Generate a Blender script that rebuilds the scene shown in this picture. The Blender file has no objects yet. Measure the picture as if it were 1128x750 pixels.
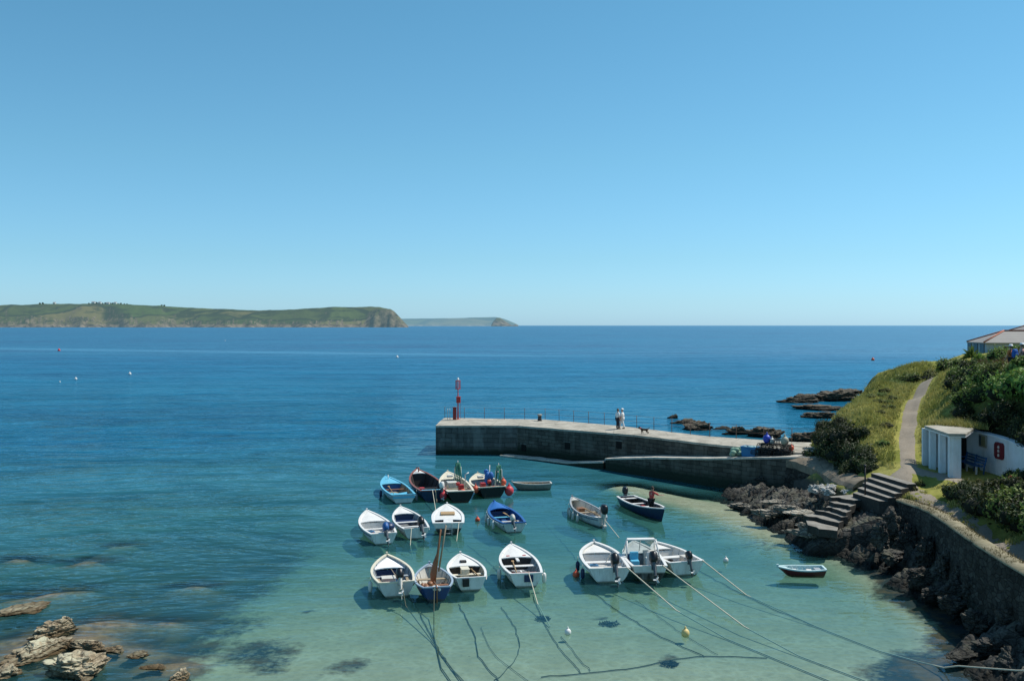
import bpy, bmesh, math, random
import numpy as np
from mathutils import Vector, Matrix, noise, Euler

R = math.radians
scene = bpy.context.scene
col = scene.collection
rng = random.Random(7)

# ---------------------------------------------------------------- survey frame
# metres; camera stands at the origin 12 m above the water, looking along +Y
H, F, CX, HY = 12.0, 1050.0, 564.0, 358.5
K = F / 877.0
def W(px, py, z=0.0):
    y = (H - z) * F / (py - HY)
    return Vector(((px - CX) / F * y, y, z))
def WY(px, py, y0):
    y = y0 * K
    return Vector(((px - CX) / F * y, y, H - (py - HY) / F * y))
def lerp(a, b, t): return a + (b - a) * t
def sstep(a, b, x):
    t = max(0.0, min(1.0, (x - a) / (b - a))); return t * t * (3 - 2 * t)

# ---------------------------------------------------------------- mesh builder
class MB:
    def __init__(s): s.v = []; s.f = []; s.mi = []; s.sm = []
    def add(s, verts, faces, mi=0, smooth=False):
        o = len(s.v); s.v += [tuple(v) for v in verts]
        for f in faces:
            s.f.append(tuple(i + o for i in f)); s.mi.append(mi); s.sm.append(smooth)
    def box(s, c, size, rot=None, mi=0, taper=1.0):
        hx, hy, hz = size[0] / 2, size[1] / 2, size[2] / 2
        vs = []
        for z in (-1, 1):
            t = taper if z > 0 else 1.0
            for x, y in ((-1, -1), (1, -1), (1, 1), (-1, 1)):
                v = Vector((x * hx * t, y * hy * t, z * hz))
                if rot is not None: v = rot @ v
                vs.append(Vector(c) + v)
        s.add(vs, [(3, 2, 1, 0), (4, 5, 6, 7), (0, 1, 5, 4), (1, 2, 6, 5), (2, 3, 7, 6), (3, 0, 4, 7)], mi)
    def loft(s, rings, mi=0, smooth=True, cap0=True, cap1=True, closed=True):
        n = len(rings[0]); o = [v for r in rings for v in r]; fs = []
        for i in range(len(rings) - 1):
            for j in range(n if closed else n - 1):
                a = i * n + j; b = i * n + (j + 1) % n
                fs.append((a, b, b + n, a + n))
        base = len(s.v); s.add(o, fs, mi, smooth)
        if closed:
            if cap0: s.f.append(tuple(base + j for j in reversed(range(n)))); s.mi.append(mi); s.sm.append(False)
            if cap1: s.f.append(tuple(base + (len(rings) - 1) * n + j for j in range(n))); s.mi.append(mi); s.sm.append(False)
    def tube(s, pts, r, n=8, mi=0, smooth=True):
        pts = [Vector(p) for p in pts]; rings = []
        for i, p in enumerate(pts):
            d = (pts[min(i + 1, len(pts) - 1)] - pts[max(i - 1, 0)])
            d = d.normalized() if d.length > 1e-9 else Vector((0, 0, 1))
            up = Vector((0, 0, 1)) if abs(d.z) < 0.9 else Vector((1, 0, 0))
            a = d.cross(up).normalized(); b = a.cross(d).normalized()
            rr = r[i] if isinstance(r, (list, tuple)) else r
            rings.append([p + (a * math.cos(2 * math.pi * k / n) + b * math.sin(2 * math.pi * k / n)) * rr for k in range(n)])
        s.loft(rings, mi, smooth)
    def sphere(s, c, r, seg=12, rings=8, mi=0, rot=None):
        if not isinstance(r, (tuple, list)): r = (r, r, r)
        rg = []
        for i in range(rings + 1):
            th = math.pi * (0.02 + 0.96 * i / rings)
            ring = []
            for k in range(seg):
                ph = 2 * math.pi * k / seg
                v = Vector((r[0] * math.sin(th) * math.cos(ph), r[1] * math.sin(th) * math.sin(ph), -r[2] * math.cos(th)))
                if rot is not None: v = rot @ v
                ring.append(Vector(c) + v)
            rg.append(ring)
        s.loft(rg, mi, True)
    def prism(s, poly, z0, z1, mi=0):
        n = len(poly)
        g = lambda z, p: z if not callable(z) else z(p[0], p[1])
        vs = [(p[0], p[1], g(z0, p)) for p in poly] + [(p[0], p[1], g(z1, p)) for p in poly]
        fs = [tuple(reversed(range(n))), tuple(range(n, 2 * n))] + [(i, (i + 1) % n, n + (i + 1) % n, n + i) for i in range(n)]
        s.add(vs, fs, mi)
    def build(s, name, mats, parent=None, bevel=0.0):
        me = bpy.data.meshes.new(name); me.from_pydata(s.v, [], s.f)
        if not isinstance(mats, (list, tuple)): mats = [mats]
        for m in mats: me.materials.append(m)
        me.polygons.foreach_set('material_index', s.mi); me.polygons.foreach_set('use_smooth', s.sm)
        me.update()
        o = bpy.data.objects.new(name, me); col.objects.link(o)
        if parent: o.parent = parent
        if bevel:
            b = o.modifiers.new('bevel', 'BEVEL'); b.width = bevel; b.segments = 2; b.limit_method = 'ANGLE'
        return o

def tag(o, label=None, cat=None, group=None, kind=None):
    if label: o['label'] = label
    if cat: o['category'] = cat
    if group: o['group'] = group
    if kind: o['kind'] = kind
    return o
def thing(name, label, cat, loc=(0, 0, 0), rz=0.0, group=None):
    o = bpy.data.objects.new(name, None); col.objects.link(o)
    o.empty_display_size = 0.2
    o.location = loc; o.rotation_euler = (0, 0, rz)
    return tag(o, label, cat, group)
def dup(root, loc, rz, scale=1.0, label=None, group=None):
    r = root.copy(); col.objects.link(r); r.location = loc; r.rotation_euler = (0, 0, rz)
    r.scale = (scale,) * 3 if not isinstance(scale, (tuple, list)) else scale
    if label: r['label'] = label
    if group: r['group'] = group
    for ch in list(root.children):
        c = ch.copy(); col.objects.link(c); c.parent = r
        for g in list(ch.children):
            d = g.copy(); col.objects.link(d); d.parent = c
    return r

# ---------------------------------------------------------------- materials
class NT:
    def __init__(s, name):
        s.mat = bpy.data.materials.new(name); s.mat.use_nodes = True
        s.t = s.mat.node_tree; s.t.nodes.clear()
        s.out = s.n('ShaderNodeOutputMaterial')
    def n(s, typ, **kw):
        nd = s.t.nodes.new(typ)
        for k, v in kw.items(): setattr(nd, k, v)
        return nd
    def link(s, a, b): s.t.links.new(a, b)
    def setin(s, sock, val):
        if isinstance(val, bpy.types.NodeSocket): s.link(val, sock)
        else: sock.default_value = val
    def math(s, op, a, b=0.5, c=None, clamp=False):
        nd = s.n('ShaderNodeMath', operation=op); nd.use_clamp = clamp
        s.setin(nd.inputs[0], a); s.setin(nd.inputs[1], b)
        if c is not None: s.setin(nd.inputs[2], c)
        return nd.outputs[0]
    def mix(s, fac, a, b, blend='MIX'):
        nd = s.n('ShaderNodeMix', data_type='RGBA', blend_type=blend)
        s.setin(nd.inputs[0], fac)
        for sock, v in ((nd.inputs[6], a), (nd.inputs[7], b)):
            if isinstance(v, (tuple, list)) and len(v) == 3: v = (*v, 1)
            s.setin(sock, v)
        return nd.outputs[2]
    def ramp(s, fac, stops):
        nd = s.n('ShaderNodeValToRGB'); cr = nd.color_ramp
        while len(cr.elements) < len(stops): cr.elements.new(0.5)
        for e, (p, c) in zip(cr.elements, stops):
            e.position = p
            e.color = (c, c, c, 1) if not isinstance(c, (tuple, list)) else (*c, 1)
        s.setin(nd.inputs[0], fac); return nd.outputs[0]
    def noise(s, scale, detail=4, rough=0.55, vec=None, dist=0.0):
        nd = s.n('ShaderNodeTexNoise'); nd.inputs['Scale'].default_value = scale
        nd.inputs['Detail'].default_value = detail; nd.inputs['Roughness'].default_value = rough
        nd.inputs['Distortion'].default_value = dist
        s.link(vec if vec is not None else s.coord(), nd.inputs['Vector']); return nd.outputs[0]
    def voro(s, scale, vec=None, feature='F1', rnd=1.0):
        nd = s.n('ShaderNodeTexVoronoi', feature=feature); nd.inputs['Scale'].default_value = scale
        nd.inputs['Randomness'].default_value = rnd
        s.link(vec if vec is not None else s.coord(), nd.inputs['Vector']); return nd
    def coord(s, which='Object'):
        return s.n('ShaderNodeTexCoord').outputs[which]
    def pos(s): return s.n('ShaderNodeNewGeometry').outputs['Position']
    def scaled(s, vec, sc, rot=(0, 0, 0)):
        m = s.n('ShaderNodeMapping'); m.inputs['Scale'].default_value = sc; m.inputs['Rotation'].default_value = rot
        s.link(vec, m.inputs['Vector']); return m.outputs[0]
    def sep(s, vec):
        x = s.n('ShaderNodeSeparateXYZ'); s.link(vec, x.inputs[0]); return x.outputs
    def bump(s, h, strength=0.5, dist=0.05, normal=None):
        b = s.n('ShaderNodeBump'); b.inputs['Strength'].default_value = strength
        s.setin(b.inputs['Distance'], dist)
        s.link(h, b.inputs['Height'])
        if normal is not None: s.link(normal, b.inputs['Normal'])
        return b.outputs[0]
    def bsdf(s, color, rough=0.7, normal=None, spec=0.3, metal=0.0):
        p = s.n('ShaderNodeBsdfPrincipled')
        if isinstance(color, (tuple, list)) and len(color) == 3: color = (*color, 1)
        s.setin(p.inputs['Base Color'], color); s.setin(p.inputs['Roughness'], rough)
        p.inputs['Specular IOR Level'].default_value = spec; p.inputs['Metallic'].default_value = metal
        if normal is not None: s.link(normal, p.inputs['Normal'])
        return p
    def done(s, shader):
        s.link(shader.outputs[0] if hasattr(shader, 'outputs') else shader, s.out.inputs[0]); return s.mat

_pc = {}
def paint(name, c, rough=0.45, dirt=0.25, spec=0.4, metal=0.0):
    key = (name, c, rough, dirt)
    if key in _pc: return _pc[key]
    t = NT(name); ob = t.coord()
    n1 = t.noise(3.0, 5, 0.65, ob); n2 = t.noise(22.0, 3, 0.6, ob)
    d = t.ramp(n1, [(0.38, 0.0), (0.72, 1.0)])
    dark = tuple(x * 0.55 + y for x, y in zip(c, (0.012, 0.01, 0.004)))
    cc = t.mix(t.math('MULTIPLY', d, dirt), c, dark)
    cc = t.mix(t.math('MULTIPLY', t.ramp(n2, [(0.55, 0.0), (0.75, 1.0)]), dirt * 0.6), cc, dark)
    _pc[key] = t.done(t.bsdf(cc, rough, t.bump(n2, 0.15, 0.01), spec, metal)); return _pc[key]
def hullmat(name, top, low, zline, rough=0.35):
    t = NT(name); ob = t.coord(); z = t.sep(ob)[2]
    wob = t.math('MULTIPLY_ADD', t.noise(4.0, 3, 0.6, ob), 0.05, z)
    m = t.ramp(t.math('MULTIPLY_ADD', wob, 12.0, 0.5 - 12.0 * (zline + 0.025), clamp=True), [(0.0, 0.0), (1.0, 1.0)])
    c = t.mix(m, low, top)
    streak = t.noise(5.0, 5, 0.7, t.scaled(ob, (1.0, 1.0, 0.25)))
    c = t.mix(t.math('MULTIPLY', t.ramp(streak, [(0.42, 0), (0.68, 1)]), 0.5), c, tuple(x * 0.5 + 0.012 for x in top))
    scum = t.ramp(t.math('ABSOLUTE', t.math('SUBTRACT', wob, 0.06)), [(0.0, 0.8), (0.06, 0.0)])
    c = t.mix(t.math('MULTIPLY', scum, 0.95), c, (0.055, 0.06, 0.022))
    rust = t.ramp(t.noise(9.0, 4, 0.6, t.scaled(ob, (1.0, 1.0, 0.12))), [(0.62, 0), (0.72, 1)]); c = t.mix(t.math('MULTIPLY', rust, 0.35), c, (0.22, 0.12, 0.05))
    return t.done(t.bsdf(c, rough, t.bump(t.noise(14, 3, 0.5, ob), 0.08, 0.01), 0.4))
# ================================================================ SETTING
# ---- camera, sun, sky
cam_d = bpy.data.cameras.new('camera'); cam = bpy.data.objects.new('camera', cam_d); col.objects.link(cam)
cam.location = (0, 0, H); cam.rotation_euler = (R(90), 0, 0)
cam_d.sensor_width = 36; cam_d.lens = 36 * F / 1128; cam_d.shift_y = -16.5 / 1128
cam_d.clip_start = 0.2; cam_d.clip_end = 200000
scene.camera = cam
SUN_EL, SUN_AZ = 56.0, 70.0          # azimuth clockwise from +Y
sd = bpy.data.lights.new('sun', 'SUN'); so = bpy.data.objects.new('sun', sd); col.objects.link(so)
sd.energy = 5.0; sd.angle = R(0.53); sd.color = (1.0, 0.955, 0.88)
tosun = Vector((math.sin(R(SUN_AZ)) * math.cos(R(SUN_EL)), math.cos(R(SUN_AZ)) * math.cos(R(SUN_EL)), math.sin(R(SUN_EL))))
so.rotation_euler = tosun.to_track_quat('Z', 'Y').to_euler(); so.location = (60, 30, 80)
w = bpy.data.worlds.new('World'); scene.world = w; w.use_nodes = True
wt = w.node_tree; wt.nodes.clear()
sky = wt.nodes.new('ShaderNodeTexSky'); sky.sky_type = 'NISHITA'; sky.sun_disc = False
sky.sun_elevation = R(SUN_EL); sky.sun_rotation = R(SUN_AZ)
sky.altitude = 0; sky.air_density = 1.0; sky.dust_density = 0.35; sky.ozone_density = 2.2
hs = wt.nodes.new('ShaderNodeHueSaturation'); hs.inputs['Saturation'].default_value = 0.93; hs.inputs['Value'].default_value = 1.0
bg = wt.nodes.new('ShaderNodeBackground'); bg.inputs[1].default_value = 0.15 * 1.75 / 1.3
wo = wt.nodes.new('ShaderNodeOutputWorld')
tc = wt.nodes.new('ShaderNodeTexCoord'); sx = wt.nodes.new('ShaderNodeSeparateXYZ'); wt.links.new(tc.outputs['Generated'], sx.inputs[0])
cr = wt.nodes.new('ShaderNodeValToRGB'); els = cr.color_ramp.elements      # sea air: bluer towards the horizon than the model's dry haze
SKYT = ((0.0, (0.60, 1.01, 1.62)), (0.025, (0.59, 0.97, 1.42)), (0.07, (0.57, 0.95, 1.22)), (0.17, (0.56, 1.00, 1.12)), (0.31, (0.52, 1.02, 1.10)), (1.0, (0.7, 1.05, 1.1)))
while len(els) < len(SKYT): els.new(0.5)
for e, (p_, c_) in zip(els, SKYT): e.position = p_; e.color = (*[v / 1.75 for v in c_], 1)
wt.links.new(sx.outputs[2], cr.inputs[0])
mm = wt.nodes.new('ShaderNodeMix'); mm.data_type = 'RGBA'; mm.blend_type = 'MULTIPLY'; mm.inputs[0].default_value = 1.0
wt.links.new(sky.outputs[0], hs.inputs['Color']); wt.links.new(hs.outputs[0], mm.inputs[6]); wt.links.new(cr.outputs[0], mm.inputs[7]); wt.links.new(mm.outputs[2], bg.inputs[0]); wt.links.new(bg.outputs[0], wo.inputs[0])
scene.view_settings.view_transform = 'Standard'; scene.view_settings.look = 'None'
scene.view_settings.exposure = 0; scene.view_settings.gamma = 1
scene.cycles.transparent_max_bounces = 16; scene.cycles.max_bounces = 8

# ---- heights
SH_Y = [20, 26.0, 29.5, 32.5, 36, 40, 42, 45, 49, 54, 58, 60.5, 62]
SH_X = [13, 15.0, 16.7, 18.0, 17.9, 18.2, 17.0, 16.2, 15.2, 14.9, 15.3, 18.0, 22]
def shore_x(y): return float(np.interp(y / K, SH_Y, SH_X))
SPIT = [W(690, 536), W(760, 552), W(815, 566), W(880, 592)]
def seg_dist(x, y, pts):
    best = 1e9
    for a, b in zip(pts[:-1], pts[1:]):
        dx, dy = b[0] - a[0], b[1] - a[1]
        t = max(0, min(1, ((x - a[0]) * dx + (y - a[1]) * dy) / (dx * dx + dy * dy)))
        best = min(best, math.hypot(x - a[0] - t * dx, y - a[1] - t * dy))
    return best
def reef(x, y):
    v = 0.0
    if x > -8 or y > 56: return v
    for (px, py, rx, ry) in ((30, 662, 1.6, 1.2), (75, 655, 1.5, 0.9), (95, 622, 2.2, 1.2), (135, 605, 1.6, 1.0), (60, 715, 3.2, 2.6), (150, 722, 1.6, 0.9), (180, 690, 1.6, 0.8), (190, 738, 1.5, 0.9), (20, 620, 1.8, 1.2), (215, 650, 1.5, 0.8), (120, 690, 2.0, 1.2)):
        q = W(px, py, -0.25); v = max(v, sstep(1.35, 0.35, math.hypot((q.x - x) / rx, (q.y - y) / ry) + 0.45 * noise.fractal((x * 0.9, y * 0.9, 4), 1, 2, 4)))
    return v
def depth(x, y):
    d = float(np.interp(y, [24, 32, 40, 50, 58, 68, 80, 100, 130, 200], [0.35, 0.5, 0.85, 1.35, 1.9, 2.6, 3.6, 5.5, 8, 14]))
    if x < -12 and y < 48: d *= 1 - 0.6 * sstep(-12, -18, x) * sstep(48, 40, y)
    if x < -6: d += sstep(-6, -40, x) * 1.6 + sstep(-9, -16, x) * 0.3 * sstep(60, 40, y)
    if y < 76:
        d = lerp(min(d, 0.12 + 0.30 * max(0.0, shore_x(y) - x)), d, sstep(62, 76, y))
        s = seg_dist(x, y, SPIT)
        if s < 4: d = lerp(min(d, 0.24), d, sstep(0.9, 3.4, s))
    d += 0.12 * noise.noise((x * 0.12, y * 0.12, 3.1)) * min(1, d)
    d = lerp(d, 0.16, 0.92 * reef(x, y))
    return max(0.06, d)

def vdepth(x, y): return 0.05 + 0.36 * depth(x, y)      # the bed as it looks, lifted by refraction

# ---- water: one sheet to the horizon, with the depth of the bed under it
def axis(lo, hi, step, far, g=1.22):
    a = list(np.arange(lo, hi + 1e-6, step)); s = step; x = hi
    while x < far: s *= g; x += s; a.append(x)
    s = step; x = lo
    b = []
    while x > -far: s *= g; x -= s; b.append(x)
    return list(reversed(b)) + a
xs = axis(-48, 44, 0.9, 90000); ys = axis(18, 112, 0.9, 90000)
def sheet(name, xs, ys, zf, attrs, mat, smooth=True):
    me = bpy.data.meshes.new(name); nx, ny = len(xs), len(ys)
    vs = [(x, y, zf(x, y)) for y in ys for x in xs]
    fs = [(j * nx + i, j * nx + i + 1, (j + 1) * nx + i + 1, (j + 1) * nx + i) for j in range(ny - 1) for i in range(nx - 1)]
    me.from_pydata(vs, [], fs); me.materials.append(mat)
    me.polygons.foreach_set('use_smooth', [smooth] * len(fs))
    for an, fn in attrs.items():
        at = me.attributes.new(an, 'FLOAT', 'POINT')
        at.data.foreach_set('value', [fn(v[0], v[1]) for v in vs])
    o = bpy.data.objects.new(name, me); col.objects.link(o); return o
def dfar(x, y):
    if abs(x) > 60 or y > 130 or y < 10: return 14.0 if (y > 60 or x < 0) else 4.0
    return depth(x, y)
def calm(x, y):      # 1 inside the harbour, 0 on the open sea
    return sstep(-26, -2, x) * sstep(92, 66, y) * sstep(4, 10, y) if x < 40 else 0.0

t = NT('sea_water'); P_ = t.pos()
dep = t.n('ShaderNodeAttribute', attribute_name='depth').outputs['Fac']
clm = t.n('ShaderNodeAttribute', attribute_name='calm').outputs['Fac']
far = t.math('SMOOTH_MIN', t.math('DIVIDE', t.sep(P_)[1], 900.0), 1.0, 0.2)
# three scales of wind ripple, crests across the view
r1 = t.noise(1.1, 3, 0.55, t.scaled(P_, (0.55, 1.0, 1.0), (0, 0, R(8))), 0.4)
r2 = t.noise(0.30, 4, 0.6, t.scaled(P_, (0.5, 1.0, 1.0), (0, 0, R(-6))), 0.5)
r3 = t.noise(0.055, 5, 0.65, t.scaled(P_, (0.45, 1.0, 1.0)), 0.6)
r4 = t.noise(0.010, 4, 0.6, t.scaled(P_, (0.35, 1.0, 1.0)), 0.3)
h = t.math('MULTIPLY_ADD', r1, 0.11, t.math('MULTIPLY', r2, 0.55))
h = t.math('MULTIPLY_ADD', r3, 2.2, h)
hc = t.math('MULTIPLY_ADD', r1, 0.040, t.math('MULTIPLY', r2, 0.05))
mixh = t.n('ShaderNodeMix', data_type='FLOAT'); t.link(clm, mixh.inputs[0]); t.link(h, mixh.inputs[2]); t.link(hc, mixh.inputs[3])
nrm = t.bump(mixh.outputs[0], 1.0, 1.0)
# body colour of deep water: light and dark of the ripples painted in as blues
patch = t.ramp(r4, [(0.35, 0.0), (0.65, 1.0)])
rip = t.ramp(t.math('MULTIPLY_ADD', r3, 0.5, t.math('MULTIPLY', r2, 0.5)), [(0.41, 0.0), (0.59, 1.0)])
deepc = t.mix(rip, (0.004, 0.042, 0.092), (0.008, 0.108, 0.195))
deepc = t.mix(t.math('MULTIPLY', patch, 0.5), deepc, (0.010, 0.140, 0.225))
strk = t.math('ABSOLUTE', t.math('SUBTRACT', t.math('MULTIPLY_ADD', t.sep(P_)[0], 0.423, t.sep(P_)[1]), t.math('MULTIPLY_ADD', r4, 30.0, 367.0)))      # wake lane: its brighter reflection painted as paler body colour
strk = t.math('MULTIPLY', t.ramp(t.math('DIVIDE', strk, 60.0), [(0.0, 1.0), (0.4, 0.0)]), t.ramp(t.math('MULTIPLY_ADD', t.sep(P_)[0], 0.002, 0.5), [(0.4, 0.8), (0.62, 0.0)]))
deepc = t.mix(strk, deepc, (0.05, 0.20, 0.30))
midc = t.mix(rip, (0.020, 0.098, 0.104), (0.044, 0.158, 0.158))
bodyc = t.mix(t.ramp(t.math('DIVIDE', dep, 9.0), [(0.2, 0.0), (0.75, 1.0)]), midc, deepc)
body = t.bsdf(bodyc, 1.0, nrm, 0.0)
# clear water over the bed, absorbing red first
dd = t.math('MINIMUM', dep, 4.0)
ab = t.n('ShaderNodeCombineColor')
for i, k in enumerate((0.50, 0.17, 0.21)):
    t.link(t.math('POWER', math.exp(-k), dd), ab.inputs[i])
clear = t.n('ShaderNodeBsdfTransparent'); t.link(ab.outputs[0], clear.inputs[0])
op = t.math('SUBTRACT', 1.0, t.math('POWER', math.exp(-1.0), t.math('POWER', t.math('DIVIDE', dep, 2.3), 1.6)))
mx = t.n('ShaderNodeMixShader'); t.link(op, mx.inputs[0]); t.link(clear.outputs[0], mx.inputs[1]); t.link(body.outputs[0], mx.inputs[2])
gl = t.n('ShaderNodeBsdfGlossy'); t.link(t.math('MINIMUM', t.math('MULTIPLY_ADD', t.math('MAXIMUM', t.math('SUBTRACT', t.sep(P_)[1], 95.0), 0.0), 0.0011, 0.035), 0.38), gl.inputs['Roughness']); t.link(nrm, gl.inputs['Normal'])
gl.inputs['Color'].default_value = (0.52, 0.80, 0.98, 1)
fr = t.n('ShaderNodeFresnel'); fr.inputs['IOR'].default_value = 1.33; t.link(nrm, fr.inputs['Normal'])
ff = t.math('MULTIPLY', t.math('MINIMUM', fr.outputs[0], 0.55), 0.70)
m2 = t.n('ShaderNodeMixShader'); t.link(ff, m2.inputs[0]); t.link(mx.outputs[0], m2.inputs[1]); t.link(gl.outputs[0], m2.inputs[2])
WATER = t.done(m2)
sea = sheet('water', xs, ys, lambda x, y: 0.0, {'depth': dfar, 'calm': calm}, WATER); tag(sea, kind='structure')

# ---- seabed: sand, with weed
def weed(x, y):
    v = 0.0
    v = max(v, sstep(-9.5, -13.5, x + 1.6 * noise.noise((x * 0.25, y * 0.25, 9.0)) + (-(y - 45) * 0.0)) * sstep(70, 50, y))
    for (px, py, r) in ((230, 715, 1.1), (285, 722, 1.6), (390, 740, 0.9), (300, 740, 1.0), (250, 700, .5), (600, 683, 0.0), (671, 686, 0.45), (738, 731, 0.45), (598, 682, 0.35), (345, 675, .2)):
        p = W(px, py, -0.5); d = math.hypot(p.x - x, p.y - y)
        if r > 0: v = max(v, 0.72 * sstep(r * 1.7, r * 0.3, d + 0.5 * noise.fractal((x * 1.1, y * 1.1, 2), 1, 2, 3)))
    if y < 76:
        d = shore_x(y) - x
        v = max(v, sstep(2.0, 0.3, d + 0.7 * noise.noise((x * 0.5, y * 0.5, 5))) * sstep(52, 46, y))
        v = max(v, 0.9 * sstep(4.2, 2.0, math.hypot((x - 15.2), (y - 31.5) * 0.7) + 0.8 * noise.noise((x * .6, y * .6, 1))))
    for (px, py, rx, ry) in ((760, 585, 5.0, 2.2), (850, 600, 4.5, 2.0), (920, 615, 3.5, 1.6), (700, 562, 3.0, 1.6)):  # bluish strip: sky mirrored in wind ripples, painted as darker bed
        q = W(px, py, -0.3); v = max(v, 0.42 * sstep(1.2, 0.3, math.hypot((q.x - x) / rx, (q.y - y) / ry)))
    v = max(v, 0.55 * sstep(0.1, 0.5, noise.noise((x * 0.09, y * 0.07, 21.0))) * sstep(46, 62, y))
    return v
t = NT('seabed_sand'); P_ = t.pos(); rf = t.n('ShaderNodeAttribute', attribute_name='reef').outputs['Fac']
wd = t.n('ShaderNodeAttribute', attribute_name='weed').outputs['Fac']
n1 = t.noise(0.5, 5, 0.6, P_); n2 = t.noise(3.5, 4, 0.6, P_); n3 = t.noise(0.12, 3, 0.5, P_)
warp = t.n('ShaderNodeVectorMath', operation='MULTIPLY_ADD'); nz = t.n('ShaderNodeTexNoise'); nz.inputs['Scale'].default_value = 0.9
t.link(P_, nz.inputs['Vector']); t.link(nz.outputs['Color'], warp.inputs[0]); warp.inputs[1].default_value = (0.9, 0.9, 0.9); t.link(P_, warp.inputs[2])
caus = t.ramp(t.voro(1.9, warp.outputs[0], 'DISTANCE_TO_EDGE').outputs['Distance'], [(0.0, 1.0), (0.22, 0.0)])  # caustic light net, painted into the sand colour
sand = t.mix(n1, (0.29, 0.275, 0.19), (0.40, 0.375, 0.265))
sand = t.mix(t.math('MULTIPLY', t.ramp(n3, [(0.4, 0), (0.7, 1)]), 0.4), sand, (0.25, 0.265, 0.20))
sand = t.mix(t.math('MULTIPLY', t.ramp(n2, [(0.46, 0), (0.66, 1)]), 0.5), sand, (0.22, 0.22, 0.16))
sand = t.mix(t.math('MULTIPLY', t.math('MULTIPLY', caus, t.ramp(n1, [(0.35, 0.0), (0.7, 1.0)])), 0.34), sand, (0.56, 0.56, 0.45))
spk = t.ramp(t.noise(6.0, 2, 0.5, P_), [(0.70, 0.0), (0.78, 0.6)])
sand = t.mix(spk, sand, (0.10, 0.11, 0.07))
weedc = t.mix(t.ramp(t.noise(0.8, 6, 0.7, P_), [(0.46, 0), (0.62, 1)]), (0.006, 0.019, 0.030), (0.10, 0.06, 0.03))
weedc = t.mix(t.math('MULTIPLY', rf, t.ramp(n2, [(0.3, 0.35), (0.65, 1.0)])), weedc, t.mix(n2, (0.16, 0.085, 0.045), (0.34, 0.22, 0.12)))
wm = t.ramp(t.math('ADD', wd, t.math('MULTIPLY_ADD', t.noise(1.6, 6, 0.7, P_), 1.1, t.math('MULTIPLY_ADD', n2, 0.5, -0.80))), [(0.34, 0.0), (0.72, 0.92)])
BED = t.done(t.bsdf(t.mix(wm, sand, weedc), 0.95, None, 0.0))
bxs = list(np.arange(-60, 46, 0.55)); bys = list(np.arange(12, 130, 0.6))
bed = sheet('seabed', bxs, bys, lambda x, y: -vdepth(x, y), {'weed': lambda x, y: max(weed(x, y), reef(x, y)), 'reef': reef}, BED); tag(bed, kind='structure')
# deep floor under the open sea, so no edge of the bed shows
df = MB(); df.add([(-90000, -20000, -16), (90000, -20000, -16), (90000, 90000, -16), (-90000, 90000, -16)], [(0, 1, 2, 3)])
tag(df.build('deep_seabed', paint('deep_bed', (0.02, 0.05, 0.06), 1.0)), kind='structure')

# ---- rock materials
def rockmat(name, dark, lite, wet=(0.012, 0.013, 0.010), wetz=0.35, moss=0.0, bumpd=0.12):
    t = NT(name); P_ = t.pos(); g = t.n('ShaderNodeNewGeometry')
    n1 = t.noise(0.9, 6, 0.65, P_); n2 = t.noise(5.0, 5, 0.7, t.scaled(P_, (1, 1, 2.5), (R(25), R(15), 0)))
    v = t.voro(2.2, t.scaled(P_, (1, 0.6, 1.6), (R(20), R(30), R(20))), 'DISTANCE_TO_EDGE').outputs['Distance']
    c = t.mix(t.ramp(n1, [(0.35, 0), (0.68, 1)]), dark, lite)
    c = t.mix(t.math('MULTIPLY', t.ramp(n2, [(0.45, 0), (0.72, 1)]), 0.65), c, tuple(min(0.6, x * 1.5) for x in lite))
    up_ = t.math('MULTIPLY', t.ramp(t.sep(g.outputs['Normal'])[2], [(0.55, 0), (0.9, 1)]), t.ramp(t.noise(0.5, 5, 0.7, P_), [(0.46, 0), (0.6, 0.7)])); c = t.mix(up_, c, tuple(min(0.5, x * 1.6) for x in lite))  # upward faces paler: lichen tops plus sunlit patches put into the colour
    c = t.mix(t.ramp(v, [(0.0, 0.75), (0.07, 0.0)]), c, tuple(x * 0.35 for x in dark))
    if moss:
        up = t.sep(g.outputs['Normal'])[2]
        c = t.mix(t.math('MULTIPLY', t.math('MULTIPLY', t.ramp(up, [(0.5, 0), (0.8, 1)]), t.ramp(n1, [(0.45, 0), (0.6, 1)])), moss), c, (0.07, 0.085, 0.025))
    z = t.math('MULTIPLY_ADD', n1, 0.5, t.math('SUBTRACT', t.sep(P_)[2], 0.25))
    c = t.mix(t.ramp(z, [(max(0.0, wetz - 0.2), 1.0), (min(1, wetz + 0.25), 0.0)]), c, wet)
    hh = t.math('MULTIPLY_ADD', n2, 0.6, t.math('MULTIPLY_ADD', t.ramp(v, [(0, 0), (0.15, 1)]), 0.4, n1))
    return t.done(t.bsdf(c, 0.85, t.bump(hh, 0.8, bumpd), 0.25))
ROCK_D = rockmat('dark_shore_rock', (0.016, 0.015, 0.013), (0.085, 0.079, 0.068), wet=(0.008, 0.009, 0.007), moss=0.25)
ROCK_L = rockmat('pale_reef_rock', (0.17, 0.125, 0.075), (0.42, 0.335, 0.22), wet=(0.08, 0.05, 0.02), wetz=0.10)
ROCK_P = rockmat('pale_shore_boulder', (0.36, 0.35, 0.31), (0.6, 0.58, 0.52), wetz=0.0)
ROCK_S = rockmat('sea_rock', (0.022, 0.018, 0.013), (0.12, 0.10, 0.07), wetz=0.3)

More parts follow.
